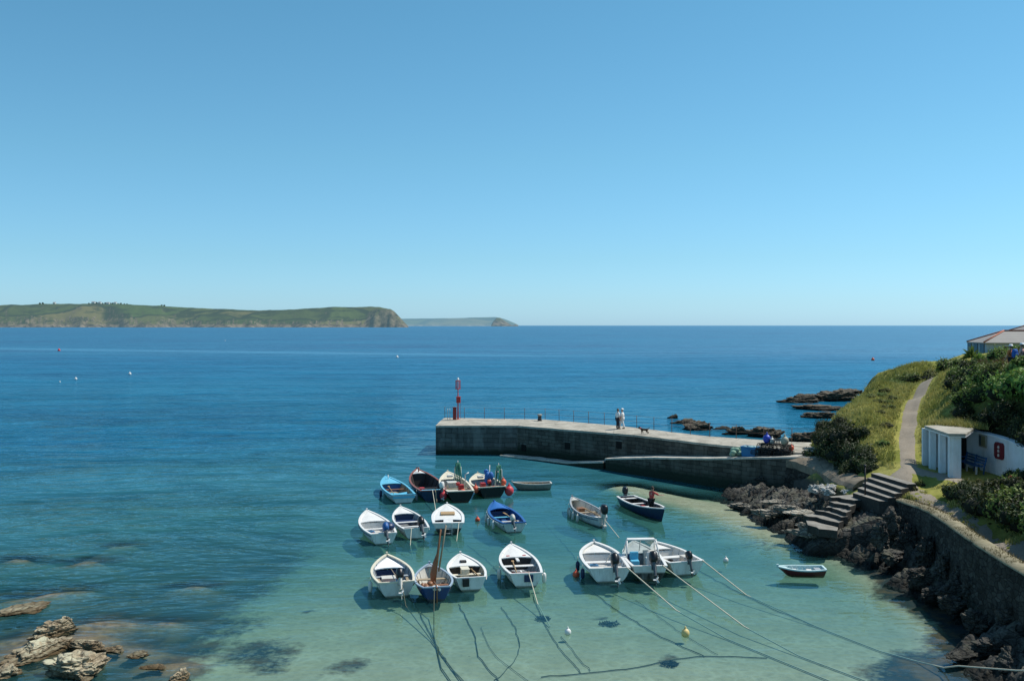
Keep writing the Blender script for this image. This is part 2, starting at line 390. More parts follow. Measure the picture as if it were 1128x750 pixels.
def hash2(p):
    s = math.sin(p[0] * 127.1 + p[1] * 311.7 + p[2] * 74.7) * 43758.5453
    return s - math.floor(s)
def facet(x, y, s, seed, ang=0.5, sx=1.0):
    """angular slabs: each voronoi cell is a tilted plane"""
    ca, sa = math.cos(ang), math.sin(ang)
    u, v = (x * ca + y * sa) * s * sx, (-x * sa + y * ca) * s
    d, p = noise.voronoi((u, v, seed))
    c = p[0]; h1 = hash2(c); h2 = hash2((c[1], c[0], c[2] + 1)); h3 = hash2((c[0] + 5, c[1], 2))
    return (h1 - 0.45) + ((u - c[0]) * (h2 - 0.35) + (v - c[1]) * (h3 - 0.5)) * 1.3 - 0.35 * max(0, 0.12 - (d[1] - d[0])) / 0.12

# ---- hill: survey points (x, y0, z) -> radial interpolation
HP = [(21.5,44.8,3.5),(22.9,46,3.9),(24.1,48.5,4.17),(25.3,51,4.64),(26.7,53.5,5.2),(28.3,56.5,5.8),(30.2,60,6.4),(32.9,64,6.9),(36.1,68,7.4),
 (23.2,49.5,4.2),(23.7,50.5,4.5),(23.9,52.5,5.25),(25.5,56.5,6.3),(23.8,55,5.9),(26,60,6.6),(29.7,65,7.4),(34.8,70,8.3),
 (27.6,48.8,5.7),(28.2,51,6.4),(30.7,56,7.4),(33.6,62,8.36),(32.9,56,9.1),(32.2,50,9.3),(31,52,8.8),(29,49.5,7.4),(30,48,9.0),(31.4,49,9.1),
 (28.5,45,7.0),(30,44,9),(28,40,6.5),(30,38,9),(27.6,46.5,5.3),(27.5,43,5.2),
 (24.5,44,3.6),(27,44,3.6),(25,41,3.6),(27,41.5,3.65),(24.5,46.5,3.65),(27,47.5,3.65),(23.6,43,3.5),(23.4,45,3.7),
 (20.8,42,2.75),(21,39,2.5),(20.5,35,2.3),(20,30,2.2),(22.3,36,2.3),(22,31,2.2),(21.9,40,2.7),(19.6,26,2.1),(22,26,2.1),(22.6,43,3.2),
 (23.3,40,3.5),(23.4,36,3.5),(23.4,31,3.9),(26,34,5.5),(28,34,7.5),(26,28,6),(30,28,9),(24.6,38,4.0),(23.5,26,4.2),
 (20.5,43.3,2.7),(20.6,45.0,2.9),
 (22,60,2.45),(25,63,2.45),(27,66,4.0),(21.2,57,2.4),(20.3,52,2.35),(19.8,49,2.3),(20.4,47,2.7),(21.3,46.5,3.2),(24.5,61,4.0),
 (22.7,54,5.2),(22.6,51,4.4),(22.2,49,3.8),(21.3,54.5,2.5),(21.5,51.5,2.7),(21.4,49.3,2.8),(23.4,57.5,5.4),(22.2,57.5,3.0),
 (25.5,67,0.5),(28.5,70.5,0.3),(32,77,0),(38,86,0),(50,101,0),(80,130,0),(20,72,-2),(26,80,-2),(36,100,-2.5),(60,130,-2.5),(110,150,-2),
 (33,73,7.2),(40,82,7.8),(52,96,8.2),(60,95,8.5),(45,80,8.6),(40,65,9),(50,60,10),(60,80,9),(80,108,8.6),(100,60,11),(40,40,10.5),(60,40,11.5),(45,25,11),(32,20,10),(28,22,8.5),(100,120,8),
 (18.2,44,0.8),(17.5,38,0.3),(18,32,0.3),(17,50,0.4),(17.5,56,0.6),(18.6,60,0.8),(16,26,0),(15,20,0),(13,50,-1.5),(12,35,-1.5),(13,62,-1.5),(11,22,-1.5),
 (19,40,1.4),(18.9,34,1.3),(18.6,28,1.2)]
HP = np.array(HP, float); HX = HP[:, :2].copy(); HX[:, 1] *= K
def kern(r): return np.sqrt(r * r + 0.15)
A_ = kern(np.linalg.norm(HX[:, None] - HX[None], axis=2)); n_ = len(HX)
M_ = np.zeros((n_ + 1, n_ + 1)); M_[:n_, :n_] = A_; M_[:n_, n_] = 1; M_[n_, :n_] = 1
WT = np.linalg.solve(M_, np.concatenate([HP[:, 2], [0]]))
PATH = [(20.9,44.2),(21.6,44.9),(22.9,46),(24.1,48.5),(25.3,51),(26.7,53.5),(28.3,56.5),(31.0,60.4),(34.3,64.2),(38,67.5),(42,70)]
PATH = [(x, y * K) for x, y in PATH]
def hill_arr(X, Y):
    r = np.sqrt((X[:, None] - HX[None, :, 0]) ** 2 + (Y[:, None] - HX[None, :, 1]) ** 2)
    return kern(r) @ WT[:n_] + WT[n_]
def hill(x, y):
    return float(hill_arr(np.array([x]), np.array([y]))[0])
def hill_full(x, y, base=None):
    z = hill(x, y) if base is None else base
    d = 99
    if 18 < x < 42 and 50 < y < 90: d = seg_dist(x, y, PATH)
    rough = sstep(0.8, 1.8, d)
    z += rough * (0.22 * noise.fractal((x * 0.5, y * 0.5, 0.0), 1.0, 2.0, 4) + 0.06 * noise.noise((x * 2.3, y * 2.3, 4)))
    return z
t = NT('hill_turf'); P_ = t.pos(); g = t.n('ShaderNodeNewGeometry')
n1 = t.noise(0.35, 5, 0.6, P_); n2 = t.noise(3.0, 5, 0.7, P_)
c = t.mix(t.ramp(n1, [(0.35, 0), (0.65, 1)]), (0.17, 0.185, 0.034), (0.33, 0.30, 0.085))
c = t.mix(t.math('MULTIPLY', t.ramp(n2, [(0.45, 0), (0.7, 1)]), 0.5), c, (0.035, 0.052, 0.012))
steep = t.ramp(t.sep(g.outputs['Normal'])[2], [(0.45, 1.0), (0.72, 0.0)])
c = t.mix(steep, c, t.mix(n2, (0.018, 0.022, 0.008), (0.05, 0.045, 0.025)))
z = t.sep(P_)[2]
c = t.mix(t.ramp(t.math('MULTIPLY_ADD', n1, 0.2, t.math('DIVIDE', z, 10.0)), [(0.26, 1), (0.34, 0)]), c, t.mix(n2, (0.035, 0.032, 0.026), (0.11, 0.10, 0.085)))
TURF = t.done(t.bsdf(c, 0.95, t.bump(n2, 0.6, 0.08), 0.1))
hxs = list(np.arange(11, 42, 0.35)) + list(np.arange(42, 130, 3.0)); hys = list(np.arange(20 * K, 76 * K, 0.45)) + list(np.arange(76 * K, 190, 2.5))
GX, GY = np.meshgrid(np.array(hxs), np.array(hys)); base = hill_arr(GX.ravel(), GY.ravel())
me = bpy.data.meshes.new('hillside'); nx, ny = len(hxs), len(hys)
def hill_cut(x, y, b):
    y0 = y / K; z = hill_full(x, y, b)
    if y0 < 42.6:
        wx = float(np.interp(y0, [20, 28.8, 34.1, 39.2, 42.6], [18.1, 18.6, 19.4, 20.4, 20.45])) + 0.25
        return z if x > wx else -4.0
    if x < 19.3 and y0 < 64: return -4.0
    if 23.8 < x < (27.55 if 42.6 < y0 < 46.6 else 27.15) and 40.6 < y0 < 47.4: z = min(z, 3.60)
    if x < 26.6 and 34 < y0 <= 40.6: z = min(z, 3.75)
    return max(-4.0, z)
vs = [(x, y, hill_cut(x, y, b)) for x, y, b in zip(GX.ravel(), GY.ravel(), base)]
fs = [(j * nx + i, j * nx + i + 1, (j + 1) * nx + i + 1, (j + 1) * nx + i) for j in range(ny - 1) for i in range(nx - 1)]
me.from_pydata(vs, [], fs); me.materials.append(TURF); me.polygons.foreach_set('use_smooth', [True] * len(fs))
hill_o = bpy.data.objects.new('hillside', me); col.objects.link(hill_o); tag(hill_o, kind='structure')
from mathutils.bvhtree import BVHTree
HB = BVHTree.FromPolygons(vs, fs)
def ground(x, y):
    h = HB.ray_cast(Vector((x, y, 60)), Vector((0, 0, -1)))
    return (h[0].z, h[1]) if h[0] else (0.0, Vector((0, 0, 1)))

# ---- paths as ribbons lying on the ground
t = NT('path_earth'); P_ = t.pos(); n1 = t.noise(1.2, 5, 0.65, P_); n2 = t.noise(9, 4, 0.7, P_)
c = t.mix(n1, (0.19, 0.16, 0.122), (0.33, 0.285, 0.225)); c = t.mix(t.math('MULTIPLY', t.ramp(n2, [(0.5, 0), (0.75, 1)]), 0.5), c, (0.10, 0.09, 0.07))
EARTH = t.done(t.bsdf(c, 0.9, t.bump(n2, 0.6, 0.03), 0.15))
def resample(pts, step):
    out = [Vector((p[0], p[1], 0)) for p in pts]; res = []
    def cr(p0, p1, p2, p3, u): return 0.5 * ((2 * p1) + (p2 - p0) * u + (2 * p0 - 5 * p1 + 4 * p2 - p3) * u * u + (3 * p1 - p0 - 3 * p2 + p3) * u ** 3)
    for i in range(len(out) - 1):
        p0 = out[max(0, i - 1)]; p1 = out[i]; p2 = out[i + 1]; p3 = out[min(len(out) - 1, i + 2)]
        n = max(1, int((p2 - p1).length / step))
        res += [cr(p0, p1, p2, p3, k / n) for k in range(n)]
    return res + [out[-1]]
def ribbon(name, pts, width, mat, lift=0.03, seed=0, n=7):
    rs = resample(pts, 0.5); m = MB(); rings = []
    for i, p in enumerate(rs):
        d = (rs[min(i + 1, len(rs) - 1)] - rs[max(i - 1, 0)]).normalized(); s = Vector((d.y, -d.x, 0))
        wl = width * (1 + 0.22 * noise.noise((i * 0.35, seed, 0))); wr = width * (1 + 0.22 * noise.noise((i * 0.35, seed, 7)))
        ring = []
        for k in range(n):
            u = k / (n - 1) * 2 - 1; q = p + s * (u * (wr if u > 0 else wl) / 2)
            ring.append((q.x, q.y, ground(q.x, q.y)[0] + lift - 0.05 * abs(u) ** 6))
        rings.append(ring)
    m.loft(rings, closed=False)
    return tag(m.build(name, mat), kind='structure')
ribbon('coastal_path', PATH, 1.05, EARTH, seed=1)
LOW = [(20.4, 25 * K), (20.6, 30 * K), (21.1, 35 * K), (21.4, 39 * K), (21.3, 42 * K), (21.4, 44 * K), (21.7, 45 * K)]
ribbon('lower_path', LOW, 1.9, EARTH, seed=2)
ribbon('terrace_path', [(22.4, 45.4 * K), (23.6, 45 * K), (25, 43 * K), (25.6, 41.3 * K)], 2.0, EARTH, seed=3)

# ---- rocky shore
def rocky(x, y):
    d = x - shore_x(y); y0 = y / K
    topz = float(np.interp(y0, [22, 30, 36, 40, 43, 46, 49, 53, 58, 61], [0.9, 1.0, 1.3, 1.5, 2.1, 1.7, 0.95, 0.8, 0.7, 0.5]))
    b = -0.55 - 3.0 * sstep(-1.5, -2.6, d) + 0.85 * sstep(-1.6, 0.8, d) + (topz - 0.1) * sstep(0.4, 3.0, d)
    f = (0.55 - 0.25 * sstep(46, 49, y0)) * facet(x, y, 0.55, 3.3, 0.6, 0.6) + 0.28 * facet(x, y, 1.5, 8.1, 0.9, 0.6) + 0.10 * facet(x, y, 4.0, 1.7, 0.3, 0.7)
    amp = sstep(-2.4, 0.5, d)
    z = b + f * amp * 1.05 - 0.25 * (1 - amp)
    k = sstep(41.0, 41.8, y0) * sstep(46.6, 45.2, y0)      # broken rock that carries the lower steps
    if k > 0: z = max(z, lerp(-2, float(np.interp(x, [14.8, 15.8, 16.7, 18.0, 19.0, 20.5], [-0.6, 0.5, 1.0, 1.75, 2.2, 2.35])) + 0.5 * f - 0.25, k))
    return z
rxs = list(np.arange(11.5, 22.2, 0.14)); rys = list(np.arange(22 * K, 62 * K, 0.16))
def rz(x, y):
    z = rocky(x, y); y0 = y / K
    if x > 19.3 and y0 > 43.6: z = min(z, hill(x, y) - 0.15)
    if y0 < 41.5:
        wx = float(np.interp(y0, [22, 28.8, 34.1, 39.2, 42.2], [18.2, 18.5, 19.3, 20.4, 20.5]))
        z = min(z, 2.0 - 3.0 * sstep(wx + 0.1, wx + 0.7, x))
    if y0 > 52: z = min(z, lerp(z, -1.0, sstep(17.5, 19, x) * sstep(54, 56, y0)))
    return z
shore = sheet('rocky_shore', rxs, rys, rz, {}, ROCK_D, smooth=False); tag(shore, kind='structure')
SB = BVHTree.FromObject(shore, bpy.context.evaluated_depsgraph_get())
def shore_z(x, y):
    h = SB.ray_cast(Vector((x, y, 60)), Vector((0, 0, -1))); return h[0].z if h[0] else 0.0

# ---- far headlands
def headland(name, Y, prof, depthm, mat, seed, rough=1.0, step=2.0, cliffpow=0.5):
    """prof: skyline (px, height px); the land slopes from its shore up to that skyline"""
    s = Y / F; pxs = np.arange(prof[0][0], prof[-1][0] + 0.01, step); m = MB(); rings = []
    nr = 16
    for px in pxs:
        h = max(0.5, H + float(np.interp(px, [p[0] for p in prof], [p[1] for p in prof])) * (Y + depthm) / F)
        h *= 1 + 0.03 * rough * noise.fractal((px * 0.05, seed, 0), 1, 2, 4)
        ring = []
        bay = 1 + 0.30 * noise.fractal((px * 0.022, seed, 2.0), 1, 2, 5)
        for k in range(nr):
            u = k / (nr - 1)
            yy = Y + depthm * (u - 0.0) + (1 - u) * depthm * 0.25 * (bay - 1) * 3
            cl = 0.24 + 0.16 * noise.noise((px * 0.04, seed, 9)) + 0.6 * sstep(400, 425, px) * (1 if seed == 1.0 else 0)
            zz = h * (cl * sstep(0, 0.12, u) + (1 - cl) * sstep(0.05, 1.0, u) ** 0.9)
            zz *= 1 + 0.10 * rough * noise.fractal((px * 0.08, u * 5, seed + 3), 1, 2, 4) * u * (1 - u) * 4
            zz += h * 0.10 * rough * noise.noise((px * 0.35, u * 9, seed)) * sstep(0.0, 0.1, u) * sstep(0.4, 0.15, u)
            ring.append(((px - CX) / F * yy, yy, zz - (0.5 if k == 0 else 0)))
        ring.append(((px - CX) / F * (Y + depthm * 2), Y + depthm * 2, -1))
        rings.append(ring)
    m.loft(rings, closed=False)
    return tag(m.build(name, mat), kind='structure')
def landmat(name, haze, hazec, scale, zc, fieldm=1.0):
    t = NT(name); P_ = t.pos(); q = t.scaled(P_, (1, 0.5, 1))
    wv = t.n('ShaderNodeVectorMath', operation='MULTIPLY_ADD'); nz = t.n('ShaderNodeTexNoise'); nz.inputs['Scale'].default_value = 0.004 * scale
    t.link(q, nz.inputs['Vector']); t.link(nz.outputs['Color'], wv.inputs[0]); wv.inputs[1].default_value = (120 / scale,) * 3; t.link(q, wv.inputs[2])
    v = t.voro(0.0052 * scale, wv.outputs[0]); rnd = t.sep(v.outputs['Color'])[0]
    fc = t.ramp(rnd, [(0.0, (0.032, 0.055, 0.012)), (0.3, (0.075, 0.085, 0.025)), (0.55, (0.13, 0.11, 0.042)), (0.8, (0.05, 0.08, 0.018)), (1.0, (0.17, 0.14, 0.06))])
    e = t.voro(0.0052 * scale, wv.outputs[0], 'DISTANCE_TO_EDGE').outputs['Distance']
    fc = t.mix(t.ramp(e, [(0.02, 1.0), (0.06, 0.0)]), fc, (0.022, 0.032, 0.012))
    n1 = t.noise(0.012 * scale, 6, 0.7, P_); n2 = t.noise(0.05 * scale, 5, 0.7, P_)
    fc = t.mix(t.ramp(n1, [(0.50, 0), (0.60, fieldm)]), fc, t.mix(n2, (0.012, 0.022, 0.008), (0.035, 0.048, 0.016)))
    z = t.math('MULTIPLY_ADD', n2, zc * 0.5, t.sep(P_)[2])
    cl = t.mix(t.ramp(n2, [(0.38, 0), (0.62, 1)]), (0.03, 0.026, 0.02), (0.22, 0.17, 0.12))
    fc = t.mix(t.ramp(t.math('DIVIDE', z, zc * 2), [(0.42, 1.0), (0.62, 0.0)]), fc, cl)
    fc = t.mix(t.math('MULTIPLY', t.ramp(t.sep(t.n('ShaderNodeNewGeometry').outputs['True Normal'])[2], [(0.80, 1.0), (0.95, 0.0)]), t.ramp(n1, [(0.3, 1.0), (0.7, 0.35)])), fc, cl)
    d = t.bsdf(fc, 1.0, t.bump(n2, 0.6, 6.0 / scale), 0.0)
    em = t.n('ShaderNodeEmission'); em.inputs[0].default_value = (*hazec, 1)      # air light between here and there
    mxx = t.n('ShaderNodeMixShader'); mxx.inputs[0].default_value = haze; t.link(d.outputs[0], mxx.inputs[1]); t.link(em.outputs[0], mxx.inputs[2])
    return t.done(mxx)
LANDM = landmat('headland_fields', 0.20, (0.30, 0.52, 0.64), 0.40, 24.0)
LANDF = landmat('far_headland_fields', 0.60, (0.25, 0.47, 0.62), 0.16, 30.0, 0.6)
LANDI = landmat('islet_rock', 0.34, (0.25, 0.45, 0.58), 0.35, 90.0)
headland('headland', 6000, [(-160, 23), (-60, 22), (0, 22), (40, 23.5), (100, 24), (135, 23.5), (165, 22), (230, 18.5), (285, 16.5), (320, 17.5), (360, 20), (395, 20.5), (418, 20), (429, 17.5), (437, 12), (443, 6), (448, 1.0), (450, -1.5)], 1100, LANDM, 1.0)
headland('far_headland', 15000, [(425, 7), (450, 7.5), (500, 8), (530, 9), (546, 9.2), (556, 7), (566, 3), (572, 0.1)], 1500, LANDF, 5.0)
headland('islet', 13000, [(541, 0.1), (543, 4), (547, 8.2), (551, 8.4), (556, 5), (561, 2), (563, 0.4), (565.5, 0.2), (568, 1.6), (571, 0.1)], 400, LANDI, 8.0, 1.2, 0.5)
# ================================================================ STONEWORK
def stonemat(name, ang, c1, c2, mortar, bw=0.9, rh=0.38, weedz=0.9, weedc=(0.012, 0.018, 0.012), rubble=False, streak=0.5):
    t = NT(name); P_ = t.pos(); s = t.sep(t.scaled(P_, (1, 1, 1), (0, 0, -ang)))
    cb = t.n('ShaderNodeCombineXYZ'); t.link(s[0], cb.inputs[0]); t.link(s[2], cb.inputs[1])
    nz = t.n('ShaderNodeTexNoise'); nz.inputs['Scale'].default_value = 1.4; t.link(P_, nz.inputs['Vector'])
    wv = t.n('ShaderNodeVectorMath', operation='MULTIPLY_ADD'); t.link(nz.outputs['Color'], wv.inputs[0]); wv.inputs[1].default_value = (0.22, 0.22, 0); t.link(cb.outputs[0], wv.inputs[2])
    if rubble:
        q = t.scaled(wv.outputs[0], (1 / bw, 1 / rh, 1)); v1 = t.voro(1.0, q); v2 = t.voro(1.0, q, 'DISTANCE_TO_EDGE')
        jt = t.ramp(v2.outputs['Distance'], [(0.02, 1.0), (0.09, 0.0)]); bc = t.mix(jt, t.mix(t.sep(v1.outputs['Color'])[0], tuple(x * 0.7 for x in c1), tuple(x * 1.25 for x in c2)), mortar)
    b = t.n('ShaderNodeTexBrick'); t.link(wv.outputs[0], b.inputs['Vector'])
    b.inputs['Color1'].default_value = (*c1, 1); b.inputs['Color2'].default_value = (*c2, 1); b.inputs['Mortar'].default_value = (*mortar, 1)
    b.inputs['Scale'].default_value = 1; b.inputs['Brick Width'].default_value = bw; b.inputs['Row Height'].default_value = rh
    b.inputs['Mortar Size'].default_value = 0.025; b.inputs['Mortar Smooth'].default_value = 0.4; b.inputs['Bias'].default_value = 0.0
    n1 = t.noise(0.7, 5, 0.65, P_); n2 = t.noise(6, 4, 0.7, P_); n3 = t.noise(1.6, 4, 0.6, t.scaled(P_, (1, 1, 0.15)))
    c = t.mix(t.ramp(n1, [(0.35, 0.0), (0.7, 0.7)]), bc if rubble else b.outputs[0], tuple(x * 0.45 for x in c1))
    c = t.mix(t.math('MULTIPLY', t.ramp(n3, [(0.48, 0), (0.62, 1)]), streak), c, tuple(min(0.5, x * 1.5) for x in c2))
    c = t.mix(t.math('MULTIPLY', n2, 0.4), c, tuple(x * 0.6 for x in c1))
    z = t.math('MULTIPLY_ADD', n1, 0.8, t.math('SUBTRACT', s[2], 0.4))
    zr = t.math('DIVIDE', z, 3.0)
    c = t.mix(t.ramp(zr, [(max(0, weedz / 3 - 0.08), 1.0), (weedz / 3 + 0.1, 0.0)]), c, t.mix(n2, weedc, tuple(x * 2.4 for x in weedc)))
    hh = t.math('MULTIPLY_ADD', n2, 0.35, t.math('SUBTRACT', 1.0, jt if rubble else b.outputs['Fac']))
    return t.done(t.bsdf(c, 0.9, t.bump(hh, 0.7, 0.05), 0.2))
def concmat(name, a, b, sc=0.6):
    t = NT(name); P_ = t.pos(); n1 = t.noise(sc, 6, 0.65, P_); n2 = t.noise(7, 4, 0.7, P_)
    v = t.voro(0.55, t.scaled(P_, (1, 0.8, 1), (0, 0, R(35))), 'DISTANCE_TO_EDGE').outputs['Distance']
    c = t.mix(t.ramp(n1, [(0.32, 0), (0.7, 1)]), a, b); c = t.mix(t.math('MULTIPLY', t.ramp(n2, [(0.5, 0), (0.75, 1)]), 0.4), c, tuple(x * 0.6 for x in a))
    c = t.mix(t.ramp(v, [(0, 0.45), (0.03, 0)]), c, tuple(x * 0.45 for x in a))
    return t.done(t.bsdf(c, 0.88, t.bump(n2, 0.4, 0.02), 0.2))
DECK = concmat('pier_deck_stone', (0.25, 0.23, 0.185), (0.50, 0.46, 0.38), 0.9)
COPE = concmat('pale_coping_stone', (0.40, 0.37, 0.31), (0.58, 0.54, 0.47), 1.2)
WALL_END = stonemat('pier_end_stone', 0.0, (0.105, 0.103, 0.092), (0.19, 0.185, 0.165), (0.045, 0.045, 0.04), 1.1, 0.42, 0.55, streak=0.5)
WALL_MID = stonemat('pier_side_stone', R(-40), (0.066, 0.062, 0.051), (0.15, 0.139, 0.114), (0.02, 0.02, 0.017), 0.8, 0.32, 0.8, streak=0.3)
WALL_SEA = stonemat('sea_wall_stone', R(90), (0.030, 0.027, 0.022), (0.075, 0.069, 0.058), (0.010, 0.0095, 0.008), 0.42, 0.2, 0.5, rubble=True, streak=0.25)

def up(pts): return [(x, y * K, *r) for x, y, *r in pts]
FRONT = up([(-7.1, 74.1, 2.7), (0.5, 73.7, 2.75), (10.2, 65.9, 2.95), (15.0, 60.7, 3.0), (19.8, 56.8, 3.0), (22.6, 55.6, 3.0)])
BACK = up([(-6.8, 80.3, 2.7), (3.2, 78.4, 2.75), (9.7, 71.9, 2.95), (15.95, 64.7, 3.0), (21.5, 61.6, 3.0), (25.4, 60.7, 3.0)])
pier = thing('harbour_pier', 'long grey stone harbour pier with pale deck running out from the hillside', 'pier', (0, 74.1 * K, 0))
off = Vector((0, 74.1 * K, 0))
def loc(p): return (p[0], p[1] - off.y, p[2])
wl = MB()
wl.loft([[(a[0], a[1] - off.y, -3), (a[0], a[1] - off.y, a[2] - 0.16), (b[0], b[1] - off.y, b[2] - 0.16), (b[0], b[1] - off.y, -3)] for a, b in zip(FRONT, BACK)], smooth=False)
# end and outer length get a paler colour than the rest
w_o = wl.build('wall', [WALL_MID, WALL_END], pier)
for p in w_o.data.polygons:
    if p.center.x < 0.3 and p.center.y < 3: p.material_index = 1
    if p.center.x < -6.7: p.material_index = 1
dk = MB(); rings = []
for i in range(len(FRONT) - 1):
    for k in range(10 if i < len(FRONT) - 2 else 11):
        u = k / 10; a = [lerp(p, q, u) for p, q in zip(FRONT[i], FRONT[i + 1])]; b = [lerp(p, q, u) for p, q in zip(BACK[i], BACK[i + 1])]
        wob = 0.05 * noise.noise((i + u * 7, 3.3, 0)); a[1] -= 0.05 + wob; b[1] += 0.05
        row = []
        for j in range(9):
            v = j / 8; row.append((lerp(a[0], b[0], v), lerp(a[1], b[1], v) - off.y, lerp(a[2], b[2], v) + 0.05 * math.sin(v * math.pi) + 0.02 * noise.noise((i * 3 + u * 9, v * 6, 1))))
        rings.append([(row[0][0], row[0][1], row[0][2] - 0.158)] + row + [(row[-1][0], row[-1][1], row[-1][2] - 0.158)])
dk.loft(rings, closed=False, smooth=False); dk.build('deck', DECK, pier)
for px, py in ((577, 493), (625, 491), (682, 490)):      # square weep holes in the wall
    i = 1; a, b = Vector(FRONT[1]), Vector(FRONT[2]); d = (b - a); d.z = 0; d.normalize(); n = Vector((d.y, -d.x, 0))
    # where the line of sight meets that wall plane
    k = (px - CX) / F; yv = (a.dot(n)) / (k * n.x + n.y) if False else (a.x * n.x + a.y * n.y) / (k * n.x + n.y)
    c = Vector((k * yv, yv - off.y, H - (py - HY) / F * yv))
    m = MB(); rot = Matrix((d, -n, Vector((0, 0, 1)))).transposed()
    m.box(c + n * 0.0, (0.55, 0.10, 0.6), rot); m.build('weep_hole', paint('black_hole', (0.006, 0.006, 0.006), 1.0), pier)
    m = MB(); m.box(c + n * 0.02 + Vector((0, 0, 0.36)), (0.8, 0.12, 0.1), rot); m.build('lintel', WALL_END, pier)

# low landing ledge along the foot of the pier
LEDGE_A = up([(-1.1, 73.0, 0.14), (2.0, 70.9, 0.2), (4.76, 68.5, 0.25), (7.62, 66.3, 0.7)])
LEDGE_B = up([(7.75, 66.0, 1.0), (11.0, 62.9, 1.6), (14.65, 59.5, 2.1), (19.3, 55.6, 2.84), (21.2, 54.6, 3.0)])
def inner(p, gap):
    return (p[0] + gap * 0.62, p[1] + gap * 0.78, p[2])
led = thing('landing_ledge', 'low pale-topped stone ledge sloping down along the foot of the pier', 'ledge', (8, 66 * K, 0))
lo = Vector((8, 66 * K, 0))
for name, P_l, gap in (('lower_length', LEDGE_A, 0.9), ('upper_length', LEDGE_B, 2.2)):
    m = MB(); c = MB()
    m.loft([[(p[0] - lo.x, p[1] - lo.y, -3), (p[0] - lo.x, p[1] - lo.y, p[2] - 0.12), (inner(p, gap)[0] - lo.x, inner(p, gap)[1] - lo.y, p[2] - 0.12), (inner(p, gap)[0] - lo.x, inner(p, gap)[1] - lo.y, -3)] for p in P_l], smooth=False)
    m.build(name, WALL_MID, led)
    rs = []
    for i in range(len(P_l) - 1):
        for k in range(8 if i < len(P_l) - 2 else 9):
            u = k / 8; p = [lerp(a, b, u) for a, b in zip(P_l[i], P_l[i + 1])]; q = inner(p, gap)
            e = 0.05 + 0.06 * noise.noise((p[0] * 1.7, 0.3, 5)); dz = 0.03 * noise.noise((p[0] * 1.3, 2, 5))
            rs.append([(p[0] - lo.x - e, p[1] - lo.y - e, p[2] - 0.13), (p[0] - lo.x - e, p[1] - lo.y - e, p[2] + dz), (q[0] - lo.x, q[1] - lo.y, p[2] + dz), (q[0] - lo.x, q[1] - lo.y, p[2] - 0.13)])
    c.loft(rs, smooth=False); c.build('coping', COPE, led)

# rounded end of the harbour wall, running back to the steps
bast = thing('harbour_wall', 'rounded stone wall joining the pier to the steps', 'wall', (20.3, 52 * K, 0)); bo = Vector((20.3, 52 * K, 0))
OUT = up([(19.2, 55.8, 2.70), (19.6, 54.6, 2.72), (20.0, 53.2, 2.6), (20.15, 51.5, 2.5), (20.0, 49.8, 2.45), (19.8, 48.2, 2.5), (19.9, 46.4, 2.6)])
INN = up([(22.6, 55.7, 2.95), (22.6, 54.6, 3.05), (22.4, 53.0, 3.15), (22.0, 51.3, 3.0), (21.4, 49.6, 2.9), (21.2, 48.2, 2.95), (21.0, 46.4, 3.1)])
m = MB(); c = MB(); rs = []
m.loft([[(a[0] - bo.x - 0.35, a[1] - bo.y - 0.2, -1.5), (a[0] - bo.x, a[1] - bo.y, a[2] - 0.1), (b[0] - bo.x, b[1] - bo.y, b[2] - 0.1), (b[0] - bo.x, b[1] - bo.y, -1.5)] for a, b in zip(OUT, INN)], smooth=False)
m.build('face', WALL_SEA, bast)
for i in range(len(OUT) - 1):
    for k in range(6 if i < len(OUT) - 2 else 7):
        u = k / 6; a = [lerp(p, q, u) for p, q in zip(OUT[i], OUT[i + 1])]; b = [lerp(p, q, u) for p, q in zip(INN[i], INN[i + 1])]; r = []
        for j in range(8):
            v = j / 7; r.append((lerp(a[0], b[0], v) - bo.x - 0.06, lerp(a[1], b[1], v) - bo.y, lerp(a[2], b[2], v) + 0.14 * math.sin(math.pi * v) + 0.05 * noise.noise((a[1] * 1.5, v * 5, 3)) - (0.09 if j in (0, 7) else 0)))
        rs.append([(r[0][0], r[0][1], r[0][2] - 0.5)] + r + [(r[-1][0] + 0.3, r[-1][1], r[-1][2] - 0.6)])
c.loft(rs, closed=True, smooth=False); c.build('sloping_cap', concmat('brown_pitched_stone', (0.15, 0.12, 0.085), (0.27, 0.225, 0.165), 1.0), bast)

